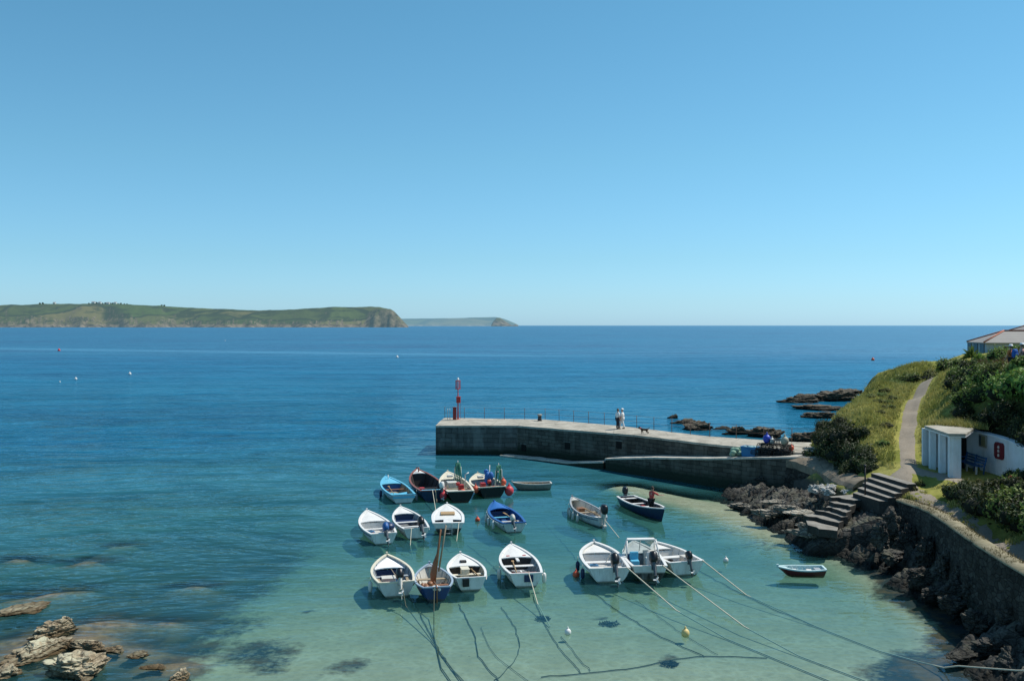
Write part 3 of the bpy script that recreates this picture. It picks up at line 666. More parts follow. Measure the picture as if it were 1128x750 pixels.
# flights of steps
def stepmat():
    t = NT('step_stone'); P_ = t.pos(); g = t.n('ShaderNodeNewGeometry'); n1 = t.noise(1.6, 6, 0.65, P_); n2 = t.noise(8, 4, 0.7, P_)
    c = t.mix(t.ramp(n1, [(0.32, 0), (0.7, 1)]), (0.17, 0.158, 0.135), (0.31, 0.29, 0.25))
    sd = t.mix(n1, (0.016, 0.016, 0.014), (0.06, 0.056, 0.05)); c = t.mix(t.ramp(t.sep(g.outputs['Normal'])[2], [(0.4, 0), (0.7, 1)]), sd, c)  # upright faces mixed near black: riser shade painted into the stone
    c = t.mix(t.math('MULTIPLY', t.ramp(n2, [(0.5, 0), (0.75, 1)]), 0.45), c, (0.10, 0.10, 0.085))
    return t.done(t.bsdf(c, 0.9, t.bump(n2, 0.5, 0.03), 0.2))
STEP = stepmat()
def flight(name, label, edges, z0, dz, back, wob=0.0, deep=0.9):
    org = W(*edges[-1][0], z0 - dz * (len(edges) - 1)); th = thing(name, label, 'steps', org)
    prev = None
    for k, (l, r) in enumerate(edges):
        z = z0 - dz * k; L, Rr = W(*l, z), W(*r, z)
        if prev is None: bl, br = L + Vector(back), Rr + Vector(back)
        else:
            ov = Vector((0.06, 0, 0)); bl, br = prev[0] + ov, prev[1] + ov
        n = 6; m = MB(); fr = []; bk = []
        for j in range(n + 1):
            u = j / n; w_ = wob * noise.noise((k * 3.1, u * 4, 2))
            fr.append(L.lerp(Rr, u) + Vector((w_ - 0.03, w_, 0)) - org); bk.append(bl.lerp(br, u) - org)
        zt = z - org.z
        rings = [[(p.x, p.y, zt - deep), (p.x, p.y, zt + wob * 0.3 * noise.noise((k, j, 5))), (q.x, q.y, zt + 0.004 + wob * 0.3 * noise.noise((k, j, 7))), (q.x, q.y, zt - deep)] for j, (p, q) in enumerate(zip(fr, bk))]
        m.loft(rings, smooth=False); m.build('step', STEP, th, bevel=0.02)
        prev = (L, Rr)
    return th
flight('stone_steps', 'upper flight of five straight stone steps below the path', [((960, 521), (1000, 533)), ((956, 526), (993, 538.5)), ((950.5, 531.5), (986, 543.5)), ((945, 537), (979, 548)), ((940, 542.5), (969, 551.5))], 3.5, 0.2, (0.5, 0.1, 0))
flight('stone_steps', 'lower flight of worn uneven steps leading down onto the rocks', [((914, 546.5), (942, 551)), ((913, 552), (937, 557.5)), ((911, 558), (933, 564)), ((899, 561), (928, 569)), ((886, 567), (922, 576)), ((890, 578), (921, 585))], 2.45, 0.22, (1.5, 0.6, 0), wob=0.3, deep=0.42)

# sea wall of the lower path
swl = thing('sea_wall', 'dark rubble stone sea wall below the path with grassy top', 'wall', (19.6, 35 * K, 0)); so_ = Vector((19.6, 35 * K, 0))
SW = up([(20.35, 42.6, 2.7), (20.35, 41.0, 2.8), (20.3, 39.2, 2.9), (19.9, 36.8, 2.95), (19.3, 34.1, 3.0), (18.85, 31.5, 3.0), (18.5, 28.8, 3.0), (18.2, 25.5, 3.0), (18.0, 22, 3.0)])
m = MB(); rs = []
rr_ = resample([(p[0], p[1]) for p in SW], 0.35); zsw = lambda y: float(np.interp(y, [p[1] for p in reversed(SW)], [p[2] for p in reversed(SW)]))
for i, p in enumerate(rr_):
    z = zsw(p.y) + 0.05 * noise.noise((i * 0.6, 1, 1)); r = []
    for k in range(9):
        u = k / 8; r.append((p.x - so_.x - 0.35 * (1 - u) + 0.05 * noise.noise((p.y * 2.1, u * 9, 4)), p.y - so_.y, lerp(-0.6, z, u)))
    for k in range(3): r.append((p.x - so_.x + 0.2 + 0.25 * k, p.y - so_.y, z + 0.04 * noise.noise((i * 0.9, k, 8)) - (0.03 if k == 2 else 0)))
    r.append((p.x - so_.x + 0.72, p.y - so_.y, 1.4)); rs.append(r)
m.loft(rs, closed=True, smooth=False); m.build('face', WALL_SEA, swl)
cm = MB(); rs = []
for i, p in enumerate(rr_):
    z = zsw(p.y) + 0.03; a = 0.05 * noise.noise((i * 0.5, 5, 1))
    rs.append([(p.x - so_.x - 0.03 + a, p.y - so_.y, z - 0.05), (p.x - so_.x + 0.02 + a, p.y - so_.y, z + 0.05), (p.x - so_.x + 0.35, p.y - so_.y, z + 0.09 + a), (p.x - so_.x + 0.7, p.y - so_.y, z + 0.03), (p.x - so_.x + 0.74, p.y - so_.y, z - 0.1)])
cm.loft(rs, closed=False); cm.build('grassy_top', concmat('wall_top_turf', (0.17, 0.15, 0.085), (0.30, 0.265, 0.18), 1.5), swl)

# iron post at the foot of the steps
IRON = paint('black_iron', (0.012, 0.012, 0.013), 0.5)
p = W(953, 549, 2.5); th = thing('iron_post', 'tall black iron post beside the upper steps', 'post', p)
m = MB(); m.tube([(0, 0, -0.2), (0, 0, 1.75)], 0.045); m.build('post', IRON, th)
m = MB(); m.sphere((0, 0, 1.8), 0.075); m.build('finial', IRON, th)
m = MB(); m.loft([[(math.cos(a * R(45)) * r, math.sin(a * R(45)) * r, z) for a in range(8)] for r, z in ((0.13, -0.05), (0.12, 0.08), (0.05, 0.14))]); m.build('base', IRON, th)

# railing along the seaward side of the pier: stanchions and two thin rails
th = thing('pier_railing', 'thin rusty railing along the seaward edge of the pier deck', 'railing', BACK[0])
RUST = paint('rusty_steel', (0.16, 0.10, 0.075), 0.7, 0.5)
bpts = []
for i in range(len(BACK) - 1):
    a, b = Vector(BACK[i]), Vector(BACK[i + 1]); n = max(1, round((b - a).length / 2.2))
    bpts += [a.lerp(b, k / n) for k in range(n)]
bpts.append(Vector(BACK[-1])); o_ = Vector(BACK[0])
for i, q in enumerate(bpts):
    q = q + Vector((0.05, -0.35, 0)) - o_; m = MB(); m.tube([q + Vector((0, 0, -0.03)), q + Vector((0.02 * rng.uniform(-1, 1), 0, 1.12))], 0.027, 6); m.build('stanchion', RUST, th)
for z in (0.55, 1.08):
    m = MB(); m.tube([q + Vector((0.05, -0.35, z)) - o_ for q in bpts], 0.011, 5); m.build('rail', RUST, th)

# harbour light at the pier head
RED = paint('beacon_red', (0.42, 0.035, 0.03), 0.5, 0.35); WHT = paint('white_paint', (0.74, 0.74, 0.70), 0.5, 0.2)
p = W(504.5, 461.5, 2.7); p.y = 78.6 * K; p.x = (504.5 - CX) / F * p.y
th = thing('harbour_beacon', 'slim red harbour light mast with two red marks at the pier head', 'beacon', p)
m = MB(); m.tube([(0, 0, 0), (0, 0, 1.2), (0, 0, 3.8)], [0.085, 0.06, 0.045], 8); m.build('mast', RED, th)
m = MB()
for k in range(8):
    a = k * R(45); m.box((0.24 * math.cos(a), 0.24 * math.sin(a), 3.45), (0.07, 0.025, 0.8), Matrix.Rotation(a + R(90), 3, 'Z'))
for z in (3.05, 3.85): m.tube([(0.24 * math.cos(k * R(20)), 0.24 * math.sin(k * R(20)), z) for k in range(19)], 0.03, 5)
for a in (0, R(90)): m.box((0, 0, 3.05), (0.54, 0.04, 0.04), Matrix.Rotation(a, 3, 'Z'))
m.build('top_mark', RED, th)
m = MB(); m.tube([(0, 0, 3.85), (0, 0, 4.05)], [0.12, 0.1], 10); m.sphere((0, 0, 4.08), (0.1, 0.1, 0.08)); m.build('lamp', WHT, th)
m = MB(); m.box((0.05, 0, 1.95), (0.42, 0.3, 0.55)); m.box((0.05, 0, 2.26), (0.5, 0.38, 0.05)); m.build('light_box', RED, th, bevel=0.03)
m = MB()
for k in range(9): m.box((0.17, 0.05, 0.25 + k * 0.19), (0.16, 0.02, 0.02))
m.box((0.25, 0.05, 0.9), (0.02, 0.02, 1.75)); m.build('ladder', RED, th)
m = MB(); m.loft([[(math.cos(a * R(45)) * r, math.sin(a * R(45)) * r, z) for a in range(8)] for r, z in ((0.22, 0), (0.22, 0.06), (0.11, 0.1))], smooth=False); m.build('base_flange', RED, th)
th = thing('control_cabinet', 'dark red metal cabinet at the foot of the beacon', 'cabinet', p + Vector((-0.3, -0.45, 0.0)))
m = MB(); m.box((0, 0, 0.62), (0.34, 0.34, 1.24)); m.build('body', paint('dark_red', (0.20, 0.018, 0.018), 0.5, 0.3), th, bevel=0.02)
m = MB(); m.box((0, -0.175, 0.62), (0.28, 0.02, 1.1)); m.box((0.1, -0.19, 0.65), (0.03, 0.02, 0.12)); m.build('door', paint('dark_red', (0.20, 0.018, 0.018), 0.5, 0.3), th)
m = MB(); m.box((0, 0, 1.26), (0.4, 0.4, 0.05)); m.build('lid', paint('dark_red', (0.20, 0.018, 0.018), 0.5, 0.3), th)
# white posts by the pier-head ladder
for i, px in enumerate((493, 495.5)):
    q = W(px, 463, 2.7); t_ = thing('ladder_post', 'pale grab post at the pier head corner, left of the beacon', 'post', q, group='grab posts at the pier head')
    m = MB(); m.tube([(0, 0, 0), (0, 0, 1.0), (0.0, 0.08, 1.1), (0, 0.2, 1.12)], 0.025, 6); m.build('post', paint('galvanised', (0.45, 0.44, 0.42), 0.4, 0.3), t_)
    m = MB(); m.tube([(0, 0, 0), (0, 0, 0.03)], 0.09, 8); m.build('foot', paint('galvanised', (0.45, 0.44, 0.42), 0.4, 0.3), t_)
q = W(594.5, 463.5, 2.8); th = thing('bollard', 'short dark mooring bollard standing alone on the pier deck', 'bollard', q)
m = MB(); m.loft([[(math.cos(a * R(30)) * r, math.sin(a * R(30)) * r, z) for a in range(12)] for r, z in ((0.24, 0), (0.2, 0.1), (0.17, 0.35), (0.17, 0.5))]); m.build('shaft', paint('tarred_iron', (0.03, 0.03, 0.032), 0.5), th)
m = MB(); m.loft([[(math.cos(a * R(30)) * r, math.sin(a * R(30)) * r, z) for a in range(12)] for r, z in ((0.17, 0.48), (0.24, 0.53), (0.24, 0.6), (0.14, 0.66))]); m.build('cap', paint('weathered_cap', (0.3, 0.28, 0.24), 0.6), th)

# ================================================================ SHELTER AND ITS WALL
LIME = None
t = NT('limewash'); P_ = t.pos(); n1 = t.noise(1.5, 5, 0.65, P_); n2 = t.noise(14, 4, 0.6, P_)
st = t.noise(2.5, 4, 0.6, t.scaled(P_, (1, 1, 0.2)))
c = t.mix(t.ramp(n1, [(0.4, 0), (0.75, 0.6)]), (0.74, 0.76, 0.78), (0.55, 0.56, 0.54)); c = t.mix(t.math('MULTIPLY', t.ramp(st, [(0.5, 0), (0.7, 1)]), 0.3), c, (0.40, 0.40, 0.35))
LIME = t.done(t.bsdf(c, 0.85, t.bump(n2, 0.3, 0.02), 0.2))
sh = thing('shelter', 'small white flat-roofed seafront shelter with three pillars beside the path', 'shelter', (24.4, 44 * K, 3.6)); s0 = Vector((24.4, 44 * K, 3.6))
def S(x, y0, z): return Vector((x - s0.x, y0 * K - s0.y, z - s0.z))
dirw = (S(24.6, 46.95, 0) - S(24.2, 44.0, 0)); dirw.z = 0; angw = math.atan2(dirw.y, dirw.x)
for i, y0 in enumerate((44.12, 45.45, 46.85)):
    x = lerp(24.2, 24.6, (y0 - 44) / 2.95); m = MB(); m.box(S(x + 0.15, y0, 4.55), (0.34, 0.30, 2.75), Matrix.Rotation(angw - R(90), 3, 'Z')); m.build('pillar', LIME, sh, bevel=0.02)
for y0 in (44.8, 46.15):
    x = lerp(24.2, 24.6, (y0 - 44) / 2.95); m = MB(); m.box(S(x + 0.50, y0, 4.52), (1.3, 0.12, 2.7), Matrix.Rotation(angw, 3, 'Z')); m.build('side_panel', LIME, sh)
m = MB(); m.box(S(24.58, 44.02, 4.5), (0.46, 0.14, 2.68)); m.build('front_panel', LIME, sh, bevel=0.015)
m = MB(); m.box(S(25.35, 47.35, 4.6), (1.9, 0.16, 2.6)); m.build('rear_panel', LIME, sh)
m = MB(); m.box(S(26.62, 47.3, 4.55), (0.72, 0.1, 2.2)); m.build('doorway_shade', paint('dark_opening', (0.01, 0.01, 0.012), 0.9), sh)  # black panel standing in for the deep shade under the roof
roofp = [S(24.02, 43.82, 0), S(24.9, 43.7, 0), S(27.35, 46.9, 0), S(27.0, 48.0, 0), S(24.5, 47.3, 0)]
m = MB(); m.prism(roofp, 5.92 - 3.6, 6.06 - 3.6); m.build('roof', concmat('roof_concrete', (0.28, 0.26, 0.21), (0.46, 0.43, 0.36), 0.9), sh, bevel=0.015)
m = MB(); q = [p + (Vector((1.2, 1.9, 0)) - p).normalized() * 0.12 for p in roofp]; m.prism(q, 5.84 - 3.6, 5.918 - 3.6); m.build('fascia', LIME, sh)
bw_ = thing('retaining_wall', 'white painted retaining wall behind the blue bench', 'wall', (27.1, 44.5 * K, 3.6)); b0 = Vector((27.1, 44.5 * K, 3.6))
BWP = [(27.0, 47.35, 5.74), (27.25, 46.2, 5.74), (27.3, 45.0, 5.72), (27.2, 43.6, 5.68), (27.0, 42.2, 5.55), (26.6, 40.6, 5.2), (26.1, 39.0, 4.8)]
m = MB(); rs = []
for x, y, z in [tuple(lerp(a, b, k / 5) for a, b in zip(BWP[i], BWP[i + 1])) for i in range(len(BWP) - 1) for k in range(5)]:
    rs.append([(x - b0.x, y * K - b0.y, -0.4), (x - b0.x + 0.02 * noise.noise((y * 2, 0, 0)), y * K - b0.y, z - 3.6), (x - b0.x + 0.3, y * K - b0.y, z - 3.58), (x - b0.x + 0.32, y * K - b0.y, -0.4)])
m.loft(rs, smooth=False); m.build('wall', LIME, bw_)
m = MB(); m.loft([[(r[1][0] - 0.05, r[1][1], r[1][2] - 0.04), (r[1][0] - 0.05, r[1][1], r[1][2] + 0.06), (r[2][0] + 0.04, r[2][1], r[2][2] + 0.06), (r[2][0] + 0.04, r[2][1], r[2][2] - 0.04)] for r in rs], smooth=False); m.build('coping', LIME, bw_)
# bench
BLUE = paint('bench_blue', (0.025, 0.10, 0.24), 0.5, 0.3)
bp = (26.42, 45.9 * K, 3.62); bn = thing('bench', 'weathered blue two-panel bench against the white wall', 'bench', bp, R(-3))
Lb = 2.7
for k in range(4): m = MB(); m.box((-0.22 + k * 0.13, 0, 0.45), (0.1, Lb, 0.035)); m.build('seat_slat', BLUE, bn, bevel=0.006)
for k in range(3): m = MB(); m.box((0.29 + 0.03 * k, 0, 0.58 + k * 0.15), (0.03, Lb, 0.09), Matrix.Rotation(R(12), 3, 'Y')); m.build('back_slat', BLUE, bn, bevel=0.006)
for y in (-Lb / 2 + 0.08, 0, Lb / 2 - 0.08):
    m = MB(); m.box((-0.2, y, 0.21), (0.09, 0.09, 0.43)); m.build('leg', paint('concrete_leg', (0.42, 0.42, 0.40), 0.8, 0.4), bn)
    m = MB(); m.tube([(0.2, y, 0.0), (0.25, y, 0.45), (0.37, y, 0.95)], 0.045, 6); m.build('back_leg', BLUE, bn)
for y in (-Lb / 2 + 0.08, Lb / 2 - 0.08): m = MB(); m.box((0.02, y, 0.66), (0.5, 0.07, 0.05)); m.build('armrest', BLUE, bn)
# red sign board, with its pale marks, and a notice board on the wall
def on_wall(px, py):
    best = None
    for i in range(len(BWP) - 1):
        for k in range(40):
            u = k / 40; x = lerp(BWP[i][0], BWP[i + 1][0], u); y = lerp(BWP[i][1], BWP[i + 1][1], u) * K
            e = abs(CX + x / y * F - px)
            if best is None or e < best[0]: best = (e, x, y)
    x, y = best[1], best[2]; return Vector((x - 0.06, y, H - (py - HY) / F * y))
q = on_wall(1102, 496.5); sg = thing('wall_sign', 'dark red chamfered board with pale marks on the white wall', 'sign', q, R(0))
hw, hh, cc = 0.5, 0.46, 0.14
pl = [(-hw + cc, -hh), (hw - cc, -hh), (hw, -hh + cc), (hw, hh - cc), (hw - cc, hh), (-hw + cc, hh), (-hw, hh - cc), (-hw, -hh + cc)]
def yz(pl, x0, x1, m, mi=0):
    n = len(pl); m.add([(x0, a, b) for a, b in pl] + [(x1, a, b) for a, b in pl], [tuple(range(n)), tuple(reversed(range(n, 2 * n)))] + [(i, n + i, n + (i + 1) % n, (i + 1) % n) for i in range(n)], mi)
m = MB(); yz(pl, -0.05, 0.07, m); m.build('board', paint('sign_red', (0.16, 0.012, 0.02), 0.5, 0.2), sg, bevel=0.01)
for z in (0.22, 0.0, -0.24):
    m = MB(); pl2 = [(-0.1, z - 0.07), (0.02, z - 0.09), (0.11, z - 0.04), (0.08, z + 0.05), (-0.02, z + 0.09), (-0.1, z + 0.04)]; yz(pl2, -0.065, -0.045, m); m.build('mark', paint('sign_cream', (0.6, 0.55, 0.5), 0.6), sg)
q = on_wall(1083.5, 485.5); nb = thing('notice_board', 'small faded notice board on the white wall above the bench', 'notice board', q)
m = MB(); yz([(-0.42, -0.36), (0.42, -0.36), (0.42, 0.36), (-0.42, 0.36)], -0.02, 0.06, m); m.build('frame', paint('bleached_wood', (0.34, 0.31, 0.25), 0.7, 0.4), nb)
m = MB(); yz([(-0.34, -0.28), (0.1, -0.28), (0.1, 0.28), (-0.34, 0.28)], -0.03, -0.021, m); m.build('notice', paint('notice_olive', (0.24, 0.22, 0.11), 0.6, 0.5), nb)
m = MB(); yz([(0.14, -0.28), (0.35, -0.28), (0.35, 0.28), (0.14, 0.28)], -0.03, -0.021, m); m.build('notice', paint('notice_dark', (0.05, 0.07, 0.08), 0.6, 0.5), nb)

# ================================================================ COTTAGES BEHIND THE HILL
t = NT('slate_roof'); ob = t.coord(); n1 = t.noise(0.5, 5, 0.6, ob); wv_ = t.n('ShaderNodeTexWave'); wv_.inputs['Scale'].default_value = 1.5; wv_.bands_direction = 'Z'; t.link(ob, wv_.inputs[0])
c = t.mix(n1, (0.22, 0.205, 0.19), (0.36, 0.34, 0.312)); c = t.mix(t.math('MULTIPLY', wv_.outputs[1], 0.35), c, (0.14, 0.125, 0.11))
SLATE = t.done(t.bsdf(c, 0.75, t.bump(wv_.outputs[1], 0.4, 0.04), 0.3))
TILE_R = paint('red_ridge_tile', (0.42, 0.13, 0.07), 0.7, 0.3); GLASS_D = paint('dark_window_glass', (0.02, 0.025, 0.03), 0.12, 0.0, 0.6)
def cottage(org, rz, lx, ly, base, eave, ridge, label, hips=True, chim=True):
    th = thing('cottage', label, 'house', (org[0], org[1], base), rz)
    e, r = eave - base, ridge - base
    m = MB(); m.box((lx / 2, ly / 2, e / 2), (lx, ly, e)); m.build('wall', paint('grey_render', (0.40, 0.44, 0.48), 0.8, 0.3), th)
    o = 0.4; ins = ly * 0.55 if hips else 0.0
    a, b, c_, d = (-o, -o, e - 0.1), (lx + o, -o, e - 0.1), (lx + o, ly + o, e - 0.1), (-o, ly + o, e - 0.1); r0, r1 = (ins, ly / 2, r), (lx - ins, ly / 2, r)
    m = MB(); m.add([a, b, c_, d, r0, r1, tuple(Vector(a) - Vector((0, 0, .12))), tuple(Vector(b) - Vector((0, 0, .12))), tuple(Vector(c_) - Vector((0, 0, .12))), tuple(Vector(d) - Vector((0, 0, .12)))],
        [(0, 1, 5, 4), (1, 2, 5), (2, 3, 4, 5), (3, 0, 4), (0, 6, 7, 1), (1, 7, 8, 2), (2, 8, 9, 3), (3, 9, 6, 0), (9, 8, 7, 6)])
    rf = m.build('roof', SLATE, th)
    for p0, p1 in ((r0, r1), (a, r0), (d, r0), (b, r1)):
        m = MB(); m.tube([Vector(p0) + Vector((0, 0, 0.06)), Vector(p1) + Vector((0, 0, 0.06))], 0.085, 6); m.build('ridge_tiles', TILE_R, rf)
    if chim:
        m = MB(); m.box((lx * 0.72, ly / 2, r + 0.35), (0.7, 0.9, 1.3)); m.build('chimney', paint('chimney_brick', (0.28, 0.15, 0.10), 0.9, 0.4), rf)
    for wx in (2.0, 5.2, 8.6, 12.0):
        if wx + 1.4 > lx: break
        m = MB(); m.box((wx + 0.5, -0.02, e - 1.0), (1.5, 0.06, 1.1)); wn = m.build('window', WHT, th)
        for k in (0, 1): m = MB(); m.box((wx + 0.16 + 0.68 * k, -0.055, e - 1.0), (0.58, 0.02, 0.94)); m.build('pane', GLASS_D, wn)
    for k in range(3):
        m = MB(); m.box((-0.02, 1.3 + k * 2.2, e - 1.0), (0.06, 1.5, 1.6)); wn = m.build('window', paint('dark_frame', (0.08, 0.08, 0.09), 0.5), th)
        m = MB(); m.box((-0.055, 1.3 + k * 2.2, e - 1.0), (0.02, 1.3, 1.4)); m.build('pane', GLASS_D, wn)
    return th
cottage((55.4, 93 * K), R(-8), 17, 5.2, 7.2, 10.1, 11.35, 'low cottage with hipped grey roof and red ridge tiles on the hill')
cottage((71.5, 112 * K), R(-6), 12, 7, 8.0, 10.8, 12.5, 'second grey roof at the far right edge behind the hipped cottage', chim=False)
for i, (px, py, wpx) in enumerate(((103, 337.6, 5), (110, 337.2, 4), (119, 336.8, 4.5), (127, 337.8, 4), (60, 338.5, 3.5))):
    y = 2640; s = y / F; x = (px - CX) / F * y; z = H - (py - HY) / F * y
    th = thing('farmhouse', 'tiny pale farmhouse among trees on the far headland skyline', 'house', (x, y, z - 6), group='farmhouses on the headland'); L_, D_, e_ = wpx * s * 0.7, 8, 3.4
    m = MB(); m.box((0, 0, e_ / 2), (L_, D_, e_)); m.build('wall', WHT, th)
    m = MB(); m.add([(-L_ / 2, -D_ / 2, e_), (L_ / 2, -D_ / 2, e_), (L_ / 2, D_ / 2, e_), (-L_ / 2, D_ / 2, e_), (-L_ / 2, 0, e_ + 2.2), (L_ / 2, 0, e_ + 2.2)], [(0, 1, 5, 4), (2, 3, 4, 5), (1, 2, 5), (3, 0, 4)]); m.build('roof', SLATE, th)

# ================================================================ ROCKS
def rock_mesh(seed, cuts=13, sub=4, rough=0.10):
    rg = random.Random(seed); bm = bmesh.new(); bmesh.ops.create_icosphere(bm, subdivisions=sub, radius=1.0)
    pl = []
    for _ in range(cuts):
        n = Vector((rg.gauss(0, 1), rg.gauss(0, 1), rg.gauss(0, 0.8))).normalized(); pl.append((n, rg.uniform(0.45, 0.85)))
    for v in bm.verts:
        for n, d in pl:
            k = v.co.dot(n) - d
            if k > 0: v.co -= n * k * 0.92
        q = v.co * 2.2; d_, p_ = noise.voronoi((q.x * 1.1 + seed, q.y * 1.1, q.z * 1.6))
        v.co *= 1 + rough * noise.fractal((q.x + seed, q.y, q.z * 2), 0.8, 2.1, 6) + 0.04 * noise.noise((q.x * 4, q.y * 4, q.z * 9 + seed)) + 0.22 * (min(0.35, d_[1] - d_[0]) - 0.2) + 0.16 * (hash2(p_[0]) - 0.5)
    me = bpy.data.meshes.new('rock'); bm.to_mesh(me); bm.free(); return me
RM = [rock_mesh(s, cuts=16, sub=5, rough=0.26) for s in range(7)]
RMB = [m.copy() for m in RM]; RMT = [m.copy() for m in RM]; RMP = [m.copy() for m in RM]; RMS = [m.copy() for m in RM]
ROCK_T = rockmat('tan_slab_rock', (0.10, 0.09, 0.072), (0.30, 0.27, 0.215), wetz=0.1)
for a, mm in ((RM, ROCK_D), (RMT, ROCK_T), (RMB, ROCK_L), (RMP, ROCK_P), (RMS, ROCK_S)):
    for m_ in a: m_.materials.append(mm)
def rock(name, me, loc, sc, rz, label, group=None, tilt=0.0):
    o = bpy.data.objects.new(name, me); col.objects.link(o); o.location = loc; o.scale = sc; o.rotation_euler = (tilt, 0, rz); return tag(o, label, 'rock', group)
# reef, lower left (px, py, half length, half depth, half height, yaw, label)
for i, (px, py, a, b, h_, rz_, lb, tl) in enumerate((
    (40, 722, 1.25, 0.55, 0.42, 58, 'pale craggy ridge of reef rock running up from the lower left corner', 0.1),
    (62, 697, 0.72, 0.40, 0.48, 60, 'small pale peak of reef rock at the top of the craggy ridge', 0.0),
    (86, 738, 0.98, 0.80, 0.50, 30, 'large rounded pale rock at the lower left, nearest the bottom edge', 0.0),
    (97, 714, 0.85, 0.38, 0.32, -14, 'flat tan rock just right of the craggy reef ridge', 0.0),
    (122, 716, 0.5, 0.25, 0.16, -20, 'low tan rock awash at the right end of the flat tan rock', 0.0),
    (8, 742, 0.55, 0.4, 0.30, 0, 'pale rock cut by the lower left corner', 0.0),
    (152, 722, 0.42, 0.3, 0.13, 40, 'small brown rock awash between the reef and the sand', 0.0),
    (199, 747, 0.34, 0.3, 0.26, 10, 'small pale rock alone at the bottom edge beside the sand', 0.0),
    (74, 689, 0.3, 0.25, 0.34, 20, 'little knob of rock standing beyond the craggy ridge', 0.0),
    (20, 672, 1.3, 0.6, 0.12, 60, 'brown weedy rock awash at the left edge beyond the reef', 0.0),
    (62, 712, 0.8, 0.6, 0.30, 50, 'lumpy pale rock in the middle of the craggy ridge', 0.0),
    (168, 735, 0.45, 0.2, 0.10, -10, 'thin flat rock just breaking the water near the sand', 0.0))):
    p = W(px, py, 0.0); rock('reef_rock', RMB[i % 7], (p.x, p.y, h_ * 0.10), (a * 1.3, b * 1.5, h_ * 1.0), R(rz_), lb, tilt=tl)
# sea rocks beyond the pier (px, waterline py, width px, height px)
for i, (px, py, wp, hp, lb) in enumerate((
    (886, 444, 52, 9, 'long low dark rock farthest out beyond the pier'), (928, 442, 62, 11, 'broad dark rock running out from the point below the grass slope'),
    (906, 452, 54, 5, 'flat pale ledge of rock between two dark rocks off the point'), (908, 461, 46, 8, 'middle dark rock off the point, below the flat ledge'),
    (922, 470, 40, 9, 'dark rock close under the grassy point'), (772, 474, 38, 13, 'largest lone rock rising from the sea behind the pier'),
    (742, 461, 15, 5, 'tiny dark rock, leftmost behind the pier'), (757, 467, 34, 5, 'low brown rock between the tiny rock and the largest lone rock'),
    (815, 479, 24, 9, 'black rock directly behind the pier deck above the blue bin'), (846, 482, 42, 10, 'brown humped rock close behind the pier near the lobster pots'),
    (893, 487, 44, 13, 'dark rock at the root of the pier behind the deck'), (795, 473, 20, 4, 'flat rock awash right of the largest lone rock'), (940, 434, 40, 7, 'outermost dark reef at the right, nearest the grass slope'))):
    p = W(px, py, 0); s = p.y / F; rock('sea_rock', RMS[i % 7], (p.x, p.y + wp * s * 0.25, 0), (wp * s * 0.62, wp * s * 0.42, hp * s * 0.95), R(rng.uniform(-15, 15)), lb)
# shore boulders
def on_shore(px, py, z):
    for _ in range(5): p = W(px, py, z); z = shore_z(p.x, p.y) + 0.05
    return W(px, py, z)
def sb(px, py, z, sc, rz_, me, lb, group=None, name='boulder', settle=False):
    p = on_shore(px, py, z) if settle else W(px, py, z); rock(name, me, p, sc, R(rz_), lb, group)
sb(1073, 686, 0.55, (0.62, 0.5, 0.5), 20, RM[2], 'grey boulder standing in the shadow at the foot of the sea wall')
sb(1060, 722, 0.25, (0.9, 0.5, 0.3), 10, RM[4], 'flat dark boulder where the pale rope comes ashore')
sb(1095, 716, 0.4, (0.8, 0.6, 0.4), -20, RM[1], 'dark boulder right of where the pale rope comes ashore')
sb(1012, 636, 0.7, (0.9, 0.6, 0.55), 15, RM[3], 'long dark boulder by the water below the sea wall')
sb(1050, 652, 0.7, (0.8, 0.5, 0.45), -12, RM[0], 'dark boulder close under the middle of the sea wall')
sb(985, 612, 0.8, (0.9, 0.5, 0.4), 25, RM[5], 'dark boulder below the end of the sea wall near the steps')
for i, (px, py, z, a, b, rz_) in enumerate(((832, 562, 0.5, 1.5, 0.7, -35), (868, 560, 0.75, 1.3, 0.6, -30), (880, 565, 0.9, 1.1, 0.7, -40), (905, 572, 1.0, 1.2, 0.5, -38), (862, 579, 0.55, 1.4, 0.45, -50), (888, 587, 0.5, 1.5, 0.5, -48), (820, 558, 0.3, 1.0, 0.5, -20), (845, 566, 0.5, 1.2, 0.5, -25), (895, 580, 0.8, 1.2, 0.45, -40), (850, 553, 0.6, 1.1, 0.4, -20), (875, 574, 0.6, 1.3, 0.45, -45))):
    sb(px, py, z, (a, b, 0.24), rz_, RMT[(i + 2) % 7], 'flat tan rock slab on the shore below the lower steps', 'rock slabs below the steps', 'rock_slab', True)
for i, (px, py, z, a, b_, h_) in enumerate(((1000, 596, 1.2, .8, .6, .8), (1022, 612, 1.1, .7, .6, .9), (1040, 628, 1.0, .9, .6, .8), (1060, 640, 1.0, .7, .7, 1.0), (1080, 655, .9, .8, .6, .9), (1098, 668, .9, .7, .7, 1.0), (1112, 690, .8, .9, .7, .9), (970, 590, 1.5, .8, .6, .7), (985, 580, 1.7, .7, .6, .8), (1050, 668, .5, .7, .5, .4), (1030, 655, .4, .9, .5, .4), (1118, 735, .4, .9, .7, .7))):
    sb(px, py, z, (a, b_, h_), i * 37, RM[i % 7], 'dark jagged rock piled against the foot of the sea wall', 'rocks against the sea wall')
rg = random.Random(4)
for i in range(22):
    px = 895 + rg.random() * 44; py = 535.5 + rg.random() * 8 - (px - 895) * 0.03; s = rg.uniform(0.22, 0.5)
    sb(px, py, 2.2, (s, s * 0.75, s * 0.5), rg.uniform(0, 180), RMP[i % 7], 'pale sunlit boulder in the heap beside the upper steps', 'pale boulders heaped beside the steps')
